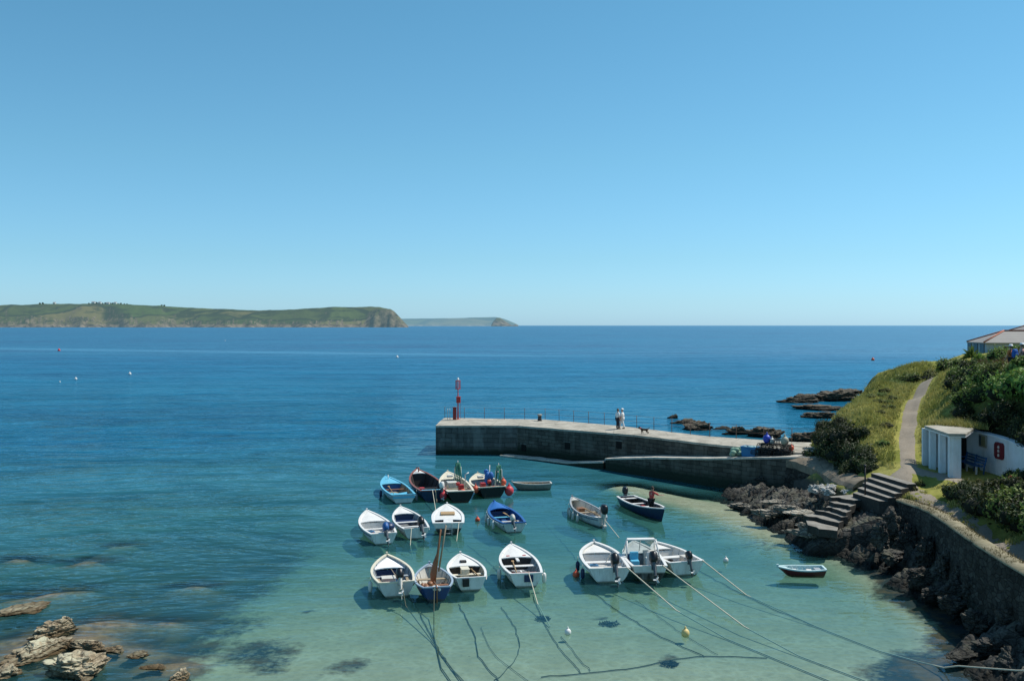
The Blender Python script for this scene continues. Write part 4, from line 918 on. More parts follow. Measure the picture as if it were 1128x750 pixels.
for i in range(5):
    sb(836 + i * 7 + rg.random() * 4, 527 - i * 2.2 + rg.random() * 3, 1.1, (0.55, 0.35, 0.22), rg.uniform(-30, 30), RM[i % 7], 'grey stone lying against the foot of the landing ledge', 'stones at the foot of the landing ledge')
# ================================================================ BOATS
class Boat:
    """open clinker-style hull, local x = bow; parts hang on an Empty at the waterline"""
    def __init__(s, name, label, bow, stern, beam, fb=0.50, sheer=0.38, zb=0.85, tw=0.72, draft=0.16, L=None, full=2.2, cat='boat', group=None):
        b = W(*bow, zb); st = W(*stern, 0.04); d = (b - st); d.z = 0
        s.L = L or d.length; s.B = beam * 0.93; s.fb = fb; s.sheer = sheer; s.tw = tw; s.draft = draft; s.full = full
        dn = d.normalized(); c = st + dn * (s.L / 2); c.z = 0
        s.th = thing(name, label, cat, c, math.atan2(dn.y, dn.x), group)
        s.ang = math.atan2(dn.y, dn.x); s.c = c; s.floor = 0.10
    def hb(s, t):
        if t < 0.42: f = s.tw + (1 - s.tw) * math.sin(t / 0.42 * math.pi / 2)
        else: f = max(0.0, 1 - ((t - 0.42) / 0.58) ** s.full) ** 0.92
        return max(0.012, s.B / 2 * f)
    def zs(s, t): return s.fb + s.sheer * t ** 2.4 + 0.06 * (1 - t) ** 3
    def X(s, t, h=1.0): return -s.L / 2 + s.L * t - 0.42 * (1 - h) * t ** 4 + 0.10 * (1 - h) * (1 - t) ** 4
    def sec(s, t, ins=0.0, floor=None, n=8):
        zs, zk = s.zs(t) - (0.0 if ins == 0 else 0.012), -s.draft + 0.45 * max(0, t - 0.75) ** 1.5 * 2; r = []; b = max(0.006, s.hb(t) - ins)
        for k in range(n + 1):
            a = k / n * math.pi / 2; y = b * math.cos(a) ** 0.62 * (1 - 0.10 * math.sin(a)); z = zs + (zk - zs) * math.sin(a) ** 1.5 if k < n else zk
            if k == n: y = 0.0
            if floor is not None: z = max(z, floor)
            h = (z - zk) / max(0.01, zs - zk); r.append((s.X(t, h) - (0 if ins == 0 else ins * 0.6 * t ** 6 - 0.05 * (1 - t) ** 8), y, z))
        return r
    def both(s, r): return r + [(x, -y, z) for x, y, z in reversed(r[:-1])]
    def hull(s, mat, inner, gun, gw=0.075, rail=None, N=26):
        m = MB(); ts = [i / N for i in range(N + 1)]
        m.loft([s.both(s.sec(t)) for t in ts], closed=False)
        tr = s.both(s.sec(0.0)); m.add(tr, [tuple(range(len(tr)))])
        m.build('hull', mat, s.th)
        m = MB(); m.loft([list(reversed(s.both(s.sec(min(t, 0.985), 0.055, s.floor)))) for t in ts], closed=False)
        tr = s.both(s.sec(0.0, 0.055, s.floor)); m.add([(x + 0.003, y, z) for x, y, z in tr], [tuple(reversed(range(len(tr))))])
        for k in range(1, 7):      # ribs
            t = 0.08 + k * 0.115; pts = [(x, y * 0.985, z + 0.004) for x, y, z in s.both(s.sec(t, 0.062, s.floor + 0.01))]
            m.tube(pts, 0.018, 5)
        m.build('inner_lining', inner, s.th)
        m = MB()
        for sg in (1, -1):
            rg = []
            for t in ts:
                o, z, x = s.hb(t) + 0.02, s.zs(t), s.X(t); i_ = max(0.0, o - gw - 0.02)
                rg.append([(x, sg * o, z - 0.03), (x, sg * o, z + 0.028), (x - 0.08 * t ** 8, sg * i_, z + 0.028), (x - 0.08 * t ** 8, sg * i_, z - 0.03)][::sg])
            m.loft(rg, smooth=False)
        b0 = s.hb(0); m.box((s.X(0) + 0.02, 0, s.zs(0) + 0.003), (0.09, 2 * b0 - 0.10, 0.06))
        m.box((s.X(1) - 0.03, 0, s.zs(1) + 0.03), (0.10, 0.09, 0.16))
        m.build('gunwale', gun, s.th)
        if rail:
            m = MB()
            for sg in (1, -1): m.tube([(s.X(t, 0.8), sg * (s.hb(t) + 0.015), s.zs(t) - 0.12) for t in ts], 0.022, 6)
            m.build('rubbing_strake', rail, s.th)
    def foredeck(s, fd, mat, bulk=None, drop=0.03, camber=0.05, hatch=None, name='foredeck'):
        m = MB(); N = 10; rg = []
        for i in range(N + 1):
            t = fd + (0.985 - fd) * i / N; b = max(0.01, s.hb(t) - 0.05); x = s.X(t) - 0.05 * t ** 8
            rg.append([(x, b * u, s.zs(t) - drop + camber * (1 - u * u)) for u in (-1, -0.6, -0.25, 0.25, 0.6, 1)])
        m.loft(rg, closed=False); e = rg[0]
        m.add([*e, *[(x, y, z - 0.05) for x, y, z in e]], [(i, i + 1, 7 + i, 6 + i) for i in range(5)])
        m.build(name, mat, s.th)
        if bulk:
            m = MB(); r = s.sec(fd + 0.01, 0.07, s.floor); r = s.both(r); r = [(x, y, min(z, s.zs(fd) - drop - 0.055)) for x, y, z in r]; m.add(r, [tuple(range(len(r)))]); m.build('bulkhead', bulk, s.th)
        if hatch:
            t, w_, l_, hm = hatch; m = MB(); m.box((s.X(t), 0, s.zs(t) - drop + camber + 0.03), (l_, w_, 0.07)); m.build('hatch', hm, s.th, bevel=0.015)
    def thwart(s, t, mat, w_=0.24, z=None, name='thwart', ins=0.07):
        z = z if z is not None else s.zs(t) - min(0.17, 0.4 * s.fb); m = MB(); x = s.X(t)
        def wide(tt):
            dr = max(0.0, min(0.95, (s.zs(tt) - z) / (s.zs(tt) + s.draft))); a = math.asin(min(1, dr ** (1 / 1.5))); return s.hb(tt) * math.cos(a) ** 0.62 * (1 - 0.1 * math.sin(a)) - ins
        b0, b1 = wide(t - w_ / 2 / s.L), wide(t + w_ / 2 / s.L)
        P = [(x - w_ / 2, -b0), (x + w_ / 2, -b1), (x + w_ / 2, b1), (x - w_ / 2, b0)]; m.prism(P, z - 0.035, z); m.build(name, mat, s.th, bevel=0.006)
    def sheets(s, t0, t1, mat, z=None):       # stern sheets / side bench
        m = MB(); z = z or s.zs(0.1) - 0.2
        for sg in (1, -1):
            ts = [lerp(t0, t1, k / 6) for k in range(7)]; o = [(s.X(t), sg * (s.hb(t) - 0.08)) for t in ts]; i_ = [(s.X(t), sg * max(0.05, s.hb(t) - 0.36)) for t in reversed(ts)]
            pl = o + i_; pl = pl if sg < 0 else pl[::-1]; m.prism(pl, z - 0.03, z)
        m.build('side_bench', mat, s.th)
    def motor(s, y=0.0, tilt=50, cowl=None, sc=1.0, turn=0, x=None, z=None, leg=None):
        cowl = cowl or paint('motor_black', (0.014, 0.015, 0.018), 0.35, 0.1); leg = leg or paint('motor_grey', (0.10, 0.11, 0.12), 0.4, 0.2)
        root = bpy.data.objects.new('outboard_motor', None); col.objects.link(root); root.parent = s.th; root.empty_display_size = 0.1
        root.location = (s.X(0) - 0.03 if x is None else x, y, (s.zs(0) + 0.03) if z is None else z)
        root.rotation_euler = (0, R(tilt), R(turn)); root.scale = (sc,) * 3
        m = MB(); m.loft([[(cx_ + math.cos(a * R(30)) * rx, math.sin(a * R(30)) * ry * (1.0 if abs(math.sin(a * R(30))) < 0.9 else 0.95), zz) for a in range(12)] for zz, rx, ry, cx_ in ((0.10, 0.14, 0.10, -0.10), (0.16, 0.25, 0.17, -0.08), (0.30, 0.28, 0.185, -0.06), (0.46, 0.26, 0.175, -0.06), (0.55, 0.20, 0.14, -0.06), (0.58, 0.10, 0.08, -0.06))])
        m.build('cowling', cowl, root)
        m = MB(); m.loft([[(-0.10 + dx * lx, dy * ly, zz) for dx, dy in ((1, 0), (.6, 1), (-.6, 1), (-1, 0), (-.6, -1), (.6, -1))] for zz, lx, ly in ((0.12, 0.12, 0.08), (-0.1, 0.09, 0.06), (-0.45, 0.085, 0.04), (-0.50, 0.10, 0.045), (-0.72, 0.07, 0.03))], smooth=False)
        m.box((-0.14, 0, -0.48), (0.36, 0.17, 0.02)); m.tube([(0.03, 0, -0.64), (-0.08, 0, -0.64), (-0.24, 0, -0.64)], [0.03, 0.055, 0.04], 8)
        m.box((-0.06, 0, -0.79), (0.14, 0.015, 0.16)); m.build('drive_leg', leg, root)
        m = MB(); m.box((0.03, 0, -0.02), (0.10, 0.20, 0.28)); m.tube([(0.06, 0, 0.16), (0.35, 0.02, 0.24), (0.55, 0.03, 0.25)], [0.03, 0.025, 0.03], 6); m.build('bracket', leg, root)
        m = MB()
        for k in range(3): m.box((-0.27, 0.075 * math.cos(k * R(120)), -0.64 + 0.075 * math.sin(k * R(120))), (0.02, 0.13, 0.08), Matrix.Rotation(k * R(120), 3, 'X') @ Matrix.Rotation(R(28), 3, 'Y'))
        m.build('propeller', paint('prop_white', (0.6, 0.6, 0.58), 0.4, 0.2), root)
        return root
    def part(s, name, mat, fn, bevel=0.0, parent=None):
        m = MB(); fn(m); return m.build(name, mat, parent or s.th, bevel)
    def world(s, x, y, z): c, sn = math.cos(s.ang), math.sin(s.ang); return Vector((s.c.x + x * c - y * sn, s.c.y + x * sn + y * c, z))

WH = paint('gloss_white', (0.74, 0.725, 0.68), 0.38, 0.4); WH2 = paint('worn_white', (0.60, 0.575, 0.51), 0.5, 0.55); CREAM = paint('cream', (0.68, 0.62, 0.48), 0.5, 0.35)
LBL = paint('light_blue', (0.14, 0.46, 0.62), 0.4, 0.2); NAVY = paint('navy', (0.012, 0.03, 0.09), 0.4, 0.15); MIDB = paint('mid_blue', (0.02, 0.10, 0.30), 0.45, 0.2)
WOOD = paint('varnished_wood', (0.24, 0.105, 0.045), 0.45, 0.4); TEAK = paint('bleached_teak', (0.33, 0.26, 0.17), 0.7, 0.4); GRY = paint('grey_inside', (0.30, 0.33, 0.35), 0.6, 0.4); DKIN = paint('dark_inside', (0.035, 0.03, 0.03), 0.7, 0.4)
BRN = paint('red_brown', (0.22, 0.075, 0.055), 0.5, 0.3); BLK = paint('black_hull', (0.012, 0.012, 0.013), 0.4, 0.2); ORG = paint('buoy_orange', (0.62, 0.10, 0.045), 0.5, 0.2); REDB = paint('buoy_red', (0.60, 0.05, 0.06), 0.5, 0.2)
GRN = paint('net_green', (0.05, 0.22, 0.14), 0.8, 0.4); ROPEM = paint('pale_rope', (0.55, 0.52, 0.40), 0.9, 0.3); ROPED = paint('weedy_rope', (0.08, 0.09, 0.06), 0.95, 0.3); TARP = paint('blue_tarp', (0.10, 0.42, 0.60), 0.6, 0.2)
BTARP = paint('deep_blue_canvas', (0.02, 0.13, 0.40), 0.6, 0.25); WTARP = paint('white_canvas', (0.8, 0.8, 0.78), 0.7, 0.1); TAN = paint('sail_tan', (0.30, 0.12, 0.06), 0.8, 0.3)
H_WHITE = hullmat('white_hull', (0.74, 0.74, 0.72), (0.10, 0.11, 0.09), 0.02); H_PALE = hullmat('pale_grey_hull', (0.56, 0.58, 0.57), (0.10, 0.10, 0.08), 0.03)
H_NAVY = hullmat('navy_hull', (0.012, 0.028, 0.075), (0.03, 0.05, 0.04), 0.0); H_BLACK = hullmat('black_red_hull', (0.014, 0.013, 0.014), (0.12, 0.02, 0.015), 0.08)
H_BLKG = hullmat('black_green_hull', (0.012, 0.013, 0.014), (0.16, 0.22, 0.16), 0.06); H_BLW = hullmat('blue_white_hull', (0.62, 0.64, 0.62), (0.12, 0.15, 0.12), 0.02); H_BLUE = hullmat('dark_blue_hull', (0.012, 0.05, 0.16), (0.03, 0.04, 0.05), 0.0)
H_MAR = hullmat('maroon_hull', (0.085, 0.018, 0.02), (0.04, 0.02, 0.018), 0.0); H_GREY = hullmat('weathered_grey_hull', (0.24, 0.23, 0.20), (0.05, 0.06, 0.04), 0.03); H_CUD = hullmat('white_over_navy_hull', (0.76, 0.75, 0.72), (0.012, 0.014, 0.02), 0.40)

def heap(b, t, y, z, r, mat, name='gear', n=4, seed=1):
    rg = random.Random(seed); m = MB()
    for k in range(n): m.sphere((b.X(t) + rg.uniform(-r, r), y + rg.uniform(-r, r), z + r * 0.3 * rg.random()), (r * rg.uniform(.5, .9), r * rg.uniform(.4, .8), r * rg.uniform(.3, .6)), 8, 6)
    return m.build(name, mat, b.th)

# 1 light-blue boat
b = Boat('rowing_boat', 'light blue and white open boat with a turquoise sheet in its stern', (425, 525), (445, 554), 2.0, fb=0.55, tw=0.86)
b.hull(H_BLW, TEAK, LBL, 0.10, LBL); b.foredeck(0.66, LBL, MIDB); b.thwart(0.5, WOOD)
b.part('stern_sheet', TARP, lambda m: m.loft([[(b.X(0.04 + 0.3 * i / 6), y * 0.68, 0.40 + 0.07 * math.sin(i * 1.9 + y * 4) - 0.06 * abs(y)) for y in (-1, -.5, 0, .5, 1)] for i in range(7)], closed=False))
b.part('mooring_post', WH, lambda m: m.tube([(b.X(0.86), 0, 0.75), (b.X(0.86), 0, 1.12)], 0.035)); b.part('side_stripe', LBL, lambda m: m.box((b.X(0) + 0.0, 0, 0.44), (0.03, 1.5, 0.16)))
B1 = b
# 2 navy boat
b = Boat('fishing_boat', 'big navy blue open boat with dark interior and red-brown rim', (459, 517), (478, 552), 2.35, fb=0.72, sheer=0.5, zb=1.15, tw=0.82)
b.hull(H_NAVY, DKIN, BRN, 0.11, NAVY); b.foredeck(0.84, WH, DKIN); b.thwart(0.30, DKIN); b.thwart(0.06, LBL, 0.3, b.zs(0) - 0.02)
heap(b, 0.55, 0.1, 0.25, 0.3, REDB, 'red_can', 2, 3); b.part('tiller', TEAK, lambda m: m.tube([(b.X(0) - 0.05, -0.1, 0.85), (b.X(0) - 0.3, -0.12, 0.1), (b.X(0) - 0.32, -0.12, -0.2)], 0.05)); b.motor(-0.55, 12, WH, 0.95)
b.part('samson_post', BRN, lambda m: m.tube([(b.X(0.88), 0, 0.9), (b.X(0.88), 0, 1.45)], 0.05)); B2 = b
# 3, 4 crabbers
def crabber(lab, bow, stern, hm, beam, mir, cream):
    b = Boat('fishing_boat', lab, bow, stern, beam, fb=0.72, sheer=0.48, zb=1.2, tw=0.85)
    b.hull(hm, CREAM if cream else GRY, CREAM, 0.12, WH2); b.foredeck(0.70, CREAM, GRY, hatch=(0.8, 0.4, 0.4, GRY)); b.thwart(0.35, TEAK); b.thwart(0.07, WH2, 0.35, b.zs(0) - 0.04)
    # hauling frame with a green net hung on it
    fx, fy = b.X(0.58 if not mir else 0.12), -0.35 * (1 if not mir else 1.6)
    b.part('gantry', WH2, lambda m: (m.tube([(fx, fy - 0.28, 0.2), (fx, fy - 0.22, 1.9), (fx, fy + 0.22, 1.9), (fx, fy + 0.28, 0.2)], 0.035), m.tube([(fx, fy, 1.9), (fx, fy, 2.35)], 0.025), m.tube([(fx, fy - 0.25, 1.1), (fx, fy + 0.25, 1.1)], 0.025)))
    b.part('green_net', GRN, lambda m: [m.tube([(fx + rng.uniform(-.1, .1), fy + dy, 2.2), (fx + rng.uniform(-.15, .15), fy + dy * 1.6, 1.5), (fx + rng.uniform(-.2, .2), fy + dy * 2.4, 0.9)], 0.045, 5) for dy in (-0.12, -0.06, 0.0, 0.07, 0.12)])
    b.part('davit', WH, lambda m: m.tube([(b.X(0.45), -0.75, 0.5), (b.X(0.45), -0.75, 1.45), (b.X(0.45), -1.0, 1.6)], 0.04))
    b.part('hauler', paint('machine_red', (0.4, 0.03, 0.03), 0.5, 0.3), lambda m: (m.box((b.X(0.3), -0.3 if not mir else 0.4, 0.72), (0.4, 0.35, 0.42)), m.tube([(b.X(0.3), -0.2, 0.98), (b.X(0.3), 0.05, 0.98)], 0.12, 10)), 0.02)
    b.part('fish_box', WH2, lambda m: (m.box((b.X(0.22), 0.35, 0.45), (0.45, 0.7, 0.3)), m.box((b.X(0.22), 0.35, 0.61), (0.49, 0.74, 0.03))), 0.015)
    heap(b, 0.18, -0.45, 0.5, 0.28, ORG, 'orange_gear', 4, 5); heap(b, 0.45, 0.25, 0.35, 0.3, GRN, 'net_heap', 5, 9)
    return b
b = crabber('black and red fishing boat with cream bow and green net on its frame', (493, 519), (508, 553), H_BLACK, 2.25, False, True); B3 = b
b.part('engine_box', WH2, lambda m: (m.box((b.X(0.5), 0.15, 0.55), (0.8, 0.6, 0.7)), m.box((b.X(0.5), 0.15, 0.92), (0.9, 0.7, 0.05))), 0.03)
b = crabber('black fishing boat with blue-wrapped gear and pale green waterline at the right', (526, 521), (543, 548), H_BLKG, 2.45, True, False); B4 = b
b.part('blue_bundle', BTARP, lambda m: (m.sphere((b.X(0.55), -0.25, 1.05), (0.26, 0.24, 0.5)), m.sphere((b.X(0.6), -0.2, 1.5), (0.18, 0.18, 0.2)), m.sphere((b.X(0.5), -0.45, 1.25), (0.18, 0.2, 0.3))))
b.part('marker_pole', WH, lambda m: m.tube([(b.X(0.55), -0.35, 0.3), (b.X(0.56), -0.42, 2.0)], 0.03)); b.part('winch_wheel', BLK, lambda m: m.tube([(b.X(0.42), -0.3, 0.85), (b.X(0.42), -0.15, 0.85)], 0.28, 14))
# 5 little grey dinghy
c5 = W(587.5, 538.5, 0); b = Boat('dinghy', 'small weathered grey dinghy alone below the pier ledge', (568, 531), (607, 538), 1.25, fb=0.42, sheer=0.14, zb=0.55, tw=0.75, L=2.9, draft=0.1)
b.hull(H_GREY, TEAK, WH2, 0.06); b.thwart(0.35, TEAK); b.thwart(0.7, TEAK); B5 = b; b.part('knee', TEAK, lambda m: m.box((b.X(0.05), 0, 0.36), (0.2, 0.3, 0.03)))
# 6
b = Boat('motor_boat', 'white open boat with a blue cover over its outboard motor, far left', (404, 563), (423, 599), 1.95, fb=0.55, tw=0.78)
b.hull(H_WHITE, WH, WH, 0.10, NAVY); b.foredeck(0.60, WH, WH); b.thwart(0.42, WH); b.thwart(0.22, WH2); b.motor(-0.12, 42, MIDB, 1.0, 0)
b.part('motor_cover', NAVY, lambda m: m.sphere((b.X(0.16), -0.42, 0.82), (0.42, 0.36, 0.24))); B6 = b
# 7
b = Boat('motor_boat', 'white open boat with dark thwarts and big black tilted outboard', (441, 559), (459, 593), 1.95, fb=0.55, tw=0.80)
b.hull(H_WHITE, GRY, WH, 0.09, WH2); b.foredeck(0.74, WH, NAVY); b.thwart(0.52, WH); b.thwart(0.30, WH); b.part('dark_bench', NAVY, lambda m: m.prism([(b.X(.58), -.8), (b.X(.68), -.7), (b.X(.68), .7), (b.X(.58), .8)], 0.36, 0.42)); b.motor(-0.28, 46, None, 1.1); B7 = b
# 8 decked boat
b = Boat('motor_boat', 'white half-decked boat with brown hatch and two stern wells, beside a leaning mast', (492.5, 557), (494, 588), 2.05, fb=0.6, tw=0.92)
b.hull(hullmat('white_dark_hull', (0.74, 0.74, 0.72), (0.018, 0.018, 0.02), 0.36), DKIN, WH, 0.14, None); b.foredeck(0.26, WH, DKIN, hatch=(0.58, 0.85, 0.75, paint('hatch_tan', (0.42, 0.27, 0.12), 0.5, 0.3)))
b.part('stern_deck', WH, lambda m: (m.box((b.X(0.055), 0, b.zs(0.05) - 0.02), (0.34, 1.75, 0.04)), m.box((b.X(0.18), 0, b.zs(0.1) - 0.02), (0.75, 0.55, 0.04))), 0.01)
b.part('boarding_ladder', paint('stainless', (0.5, 0.5, 0.5), 0.3, 0.1), lambda m: ([m.tube([(b.X(0) - 0.02, y, 0.66), (b.X(0) - 0.12, y, 0.6), (b.X(0) - 0.14, y, -0.1)], 0.02, 6) for y in (-0.2, 0.2)], [m.tube([(b.X(0) - 0.13, -0.2, z), (b.X(0) - 0.13, 0.2, z)], 0.018, 6) for z in (0.1, 0.35)])); B8 = b
# 9 blue
b = Boat('motor_boat', 'deep blue and white open boat with a blue canvas cover on its bow', (544, 553), (567, 586), 1.95, fb=0.52, tw=0.75)
b.hull(H_BLW, MIDB, MIDB, 0.12, WH); b.foredeck(0.68, BTARP, NAVY, camber=0.16); b.thwart(0.5, LBL); b.thwart(0.28, WH2); b.part('side_trim', WH, lambda m: [m.tube([(b.X(t / 20, .9), sg * (b.hb(t / 20) + 0.05), b.zs(t / 20) - 0.07) for t in range(2, 19)], 0.035, 6) for sg in (1, -1)])
b.part('stern_locker', NAVY, lambda m: m.box((b.X(0.07), 0, 0.42), (0.5, 1.3, 0.18)), 0.02); b.motor(0.1, 40, WH2, 0.8); B9 = b
# 10 double-ender
b = Boat('motor_boat', 'slim white double-ended boat with blue rim and outboard on a stern bracket', (630, 548), (664, 580), 1.75, fb=0.5, sheer=0.42, tw=0.35)
b.hull(H_PALE, WH2, GRY, 0.07, paint('slate_blue', (0.06, 0.11, 0.18), 0.5, 0.2)); b.thwart(0.5, TEAK); b.thwart(0.25, WH); b.foredeck(0.88, WH2, None); b.part('brown_box', WOOD, lambda m: (m.box((b.X(0.62), 0.15, 0.34), (0.4, 0.4, 0.42)), m.box((b.X(0.62), 0.15, 0.56), (0.44, 0.44, 0.03))), 0.02); b.motor(0.0, -6, None, 1.15, x=b.X(0) - 0.12, leg=WH2, z=0.75); B10 = b
# 11 navy launch, bow to the right
b = Boat('motor_boat', 'navy blue open boat with white rim carrying a standing man', (730, 563), (690, 560), 1.75, fb=0.55, sheer=0.3, zb=0.9, tw=0.78)
st = W(690, 555, 0.1); bw = W(731, 574, 0.05); d = bw - st; d.z = 0; b.L = d.length + 0.3; b.c = (st + bw) / 2; b.ang = math.atan2(d.y, d.x); b.th.location = (b.c.x, b.c.y, 0); b.th.rotation_euler = (0, 0, b.ang)
b.hull(H_NAVY, DKIN, WH, 0.11, None); b.thwart(0.28, WH); b.thwart(0.5, WH); b.thwart(0.08, WH, 0.3, b.zs(0) - 0.06); b.foredeck(0.9, WH, None); b.motor(0.0, 6, None, 1.0); B11 = b
heap(b, 0.42, -0.2, 0.3, 0.25, BRN, 'gear', 4, 2)
# 12
b = Boat('motor_boat', 'white boat with grey-blue floor and white canvas triangle over its bow', (426, 610), (437, 657), 2.05, fb=0.62, tw=0.82, zb=1.0)
b.hull(H_PALE, GRY, CREAM, 0.09, WH2); b.foredeck(0.66, WTARP, NAVY, drop=0.14, camber=0.07); b.thwart(0.44, GRY); b.sheets(0.05, 0.4, TEAK); b.part('locker', WH2, lambda m: (m.box((b.X(0.36), 0.2, 0.36), (0.5, 0.6, 0.35)), m.box((b.X(0.36), 0.2, 0.55), (0.55, 0.65, 0.03))), 0.02); b.motor(-0.15, 38, None, 1.0, leg=WH2); b.part('boat_hook', TEAK, lambda m: m.tube([(b.X(0.66), -0.05, 0.62), (b.X(0.1), -0.1, 0.72)], 0.02, 6)); heap(b, 0.16, -0.55, 0.42, 0.2, WH2, 'coiled_rope', 5, 4); B12 = b
# 13 mast boat
b = Boat('sailing_boat', 'dark blue hulled sailing boat with tall leaning wooden mast and brown gear', (473, 622), (481, 661), 1.85, fb=0.55, tw=0.66)
b.hull(H_BLUE, WH2, paint('pale_blue_rim', (0.30, 0.38, 0.46), 0.5, 0.3), 0.07, None); b.thwart(0.62, TEAK); b.thwart(0.36, WOOD); b.sheets(0.05, 0.34, WOOD); b.foredeck(0.90, GRY, None)
foot = Vector((b.X(0.44), 0.0, 0.15)); top_w = Vector((0, 0, 0)); d_ = W(479, 641, 0.15); Yt = b.c.y - 0.4; topw = Vector(((485.5 - CX) / F * Yt, Yt, H - (583 - HY) / F * Yt)); inv = Matrix.Rotation(-b.ang, 3, 'Z'); topl = inv @ (topw - b.c)
b.part('mast', WOOD, lambda m: m.tube([foot, foot.lerp(topl, 0.5), topl], [0.075, 0.065, 0.04], 8)); b.part('furled_sail', TAN, lambda m: m.tube([foot.lerp(topl, 0.10) + Vector((0.05, 0.05, 0)), foot.lerp(topl, 0.25) + Vector((0.06, 0.08, 0)), foot.lerp(topl, 0.45) + Vector((0.05, 0.05, 0)), foot.lerp(topl, 0.6) + Vector((0.05, 0, 0))], [0.10, 0.15, 0.11, 0.05], 8))
b.part('yard', TEAK, lambda m: m.tube([foot.lerp(topl, 0.3) + Vector((0.06, -0.15, 0)), foot.lerp(topl, 1.06) + Vector((0.05, -0.22, 0))], [0.045, 0.03], 6)); heap(b, 0.2, 0.35, 0.5, 0.26, WOOD, 'brown_gear', 6, 8); heap(b, 0.1, -0.1, 0.5, 0.22, WH, 'rope_heap', 5, 12); b.part('rudder', WOOD, lambda m: (m.box((b.X(0) - 0.12, 0, 0.25), (0.24, 0.04, 0.8)), m.tube([(b.X(0), 0, 0.68), (b.X(0.2), 0.05, 0.72)], 0.025, 6))); B13 = b
# 14
b = Boat('rowing_boat', 'white boat with pale wood thwarts and small dark hatch, beside the mast boat', (507, 611), (519, 650), 1.9, fb=0.55, tw=0.76)
b.hull(H_WHITE, paint('pale_inside', (0.55, 0.50, 0.38), 0.6, 0.3), WH, 0.09, WH2); b.foredeck(0.58, WH, DKIN, hatch=(0.72, 0.3, 0.26, DKIN)); b.thwart(0.40, CREAM); b.thwart(0.2, CREAM, 0.4); b.part('engine_case', CREAM, lambda m: (m.box((b.X(0.47), 0.05, 0.4), (0.55, 0.35, 0.5)), m.box((b.X(0.47), 0.05, 0.66), (0.6, 0.4, 0.03))), 0.03); b.part('rudder', BLK, lambda m: m.box((b.X(0) - 0.06, 0.25, 0.42), (0.12, 0.3, 0.36)), 0.02); B14 = b
# 15
b = Boat('rowing_boat', 'white boat with grey floor and pointed bow, alone in the front row', (563, 601), (580, 646), 2.0, fb=0.58, tw=0.80)
b.hull(H_WHITE, GRY, WH, 0.10, WH2); b.foredeck(0.62, WH, DKIN); b.thwart(0.46, WH, 0.3); b.thwart(0.2, BRN, 0.2); b.part('centre_strut', WH, lambda m: (m.box((b.X(0.58), 0, b.zs(.58) - 0.05), (0.7, 0.14, 0.06)), m.box((b.X(0.28), 0, 0.34), (0.8, 0.08, 0.05)))); b.part('stern_plate', NAVY, lambda m: m.box((b.X(0) - 0.02, -0.1, 0.42), (0.05, 0.42, 0.32)), 0.01); b.part('bow_trim', REDB, lambda m: [m.box((b.X(0.66), y, b.zs(.66) + 0.02), (0.06, 0.16, 0.03)) for y in (-0.4, 0.4)]); B15 = b
# 16
b = Boat('motor_boat', 'broad all-white boat with black outboard, left of the moored row of three', (654, 599), (672, 641), 2.25, fb=0.62, sheer=0.36, tw=0.92, full=2.8)
b.hull(H_WHITE, WH, WH, 0.13, WH); b.foredeck(0.72, WH, WH, drop=0.12); b.thwart(0.46, WH, 0.34); b.thwart(0.24, WH2, 0.3); b.part('stern_seat', WH, lambda m: m.box((b.X(0.07), 0, 0.5), (0.45, 1.6, 0.06)), 0.01); b.motor(-0.25, 34, None, 1.15); b.part('grab_pole', WH2, lambda m: m.tube([(b.X(0.5), -0.2, 0.4), (b.X(0.36), -0.32, 1.0)], 0.02, 6)); B16 = b
# 17 cuddy boat
b = Boat('motor_boat', 'white boat with windscreen cuddy and dark lower hull, middle of the moored row of three', (698, 594), (716, 639), 2.0, fb=0.64, sheer=0.3, tw=0.88, zb=1.0)
b.hull(H_CUD, GRY, WH, 0.11, NAVY); b.foredeck(0.58, WH, GRY); b.thwart(0.1, WH, 0.4, 0.6); b.motor(-0.18, 30, None, 1.15)
xs0 = b.X(0.58); hbw = b.hb(0.58) - 0.08
PERS = NT('tinted_screen'); tr_ = PERS.n('ShaderNodeBsdfTransparent'); tr_.inputs[0].default_value = (0.55, 0.62, 0.62, 1); gl_ = PERS.n('ShaderNodeBsdfGlossy'); gl_.inputs['Roughness'].default_value = 0.05; ms_ = PERS.n('ShaderNodeMixShader'); ms_.inputs[0].default_value = 0.14; PERS.link(tr_.outputs[0], ms_.inputs[1]); PERS.link(gl_.outputs[0], ms_.inputs[2]); SCREEN = PERS.done(ms_)
b.part('windscreen', SCREEN, lambda m: m.add([(xs0 + 0.25, -hbw, 0.74), (xs0 + 0.25, hbw, 0.74), (xs0 - 0.05, hbw * 0.85, 1.42), (xs0 - 0.05, -hbw * 0.85, 1.42)], [(0, 1, 2, 3)]))
b.part('screen_frame', WH, lambda m: (m.tube([(xs0 - 0.75, hbw, 0.70), (xs0 - 0.35, hbw * 0.9, 1.40), (xs0 - 0.05, hbw * 0.82, 1.46), (xs0 - 0.05, -hbw * 0.82, 1.46), (xs0 - 0.35, -hbw * 0.9, 1.40), (xs0 - 0.75, -hbw, 0.70)], 0.045, 8), m.tube([(xs0 + 0.25, -hbw, 0.74), (xs0 - 0.05, -hbw * 0.85, 1.42)], 0.03, 6), m.tube([(xs0 + 0.25, hbw, 0.74), (xs0 - 0.05, hbw * 0.85, 1.42)], 0.03, 6), m.tube([(xs0 + 0.25, 0, 0.8), (xs0 - 0.05, 0, 1.44)], 0.025, 6)))
b.part('cuddy_roof', WH, lambda m: m.prism([(xs0 - 0.36, -hbw * 0.88), (xs0 - 0.02, -hbw * 0.82), (xs0 - 0.02, hbw * 0.82), (xs0 - 0.36, hbw * 0.88)], 1.44, 1.50), 0.015)
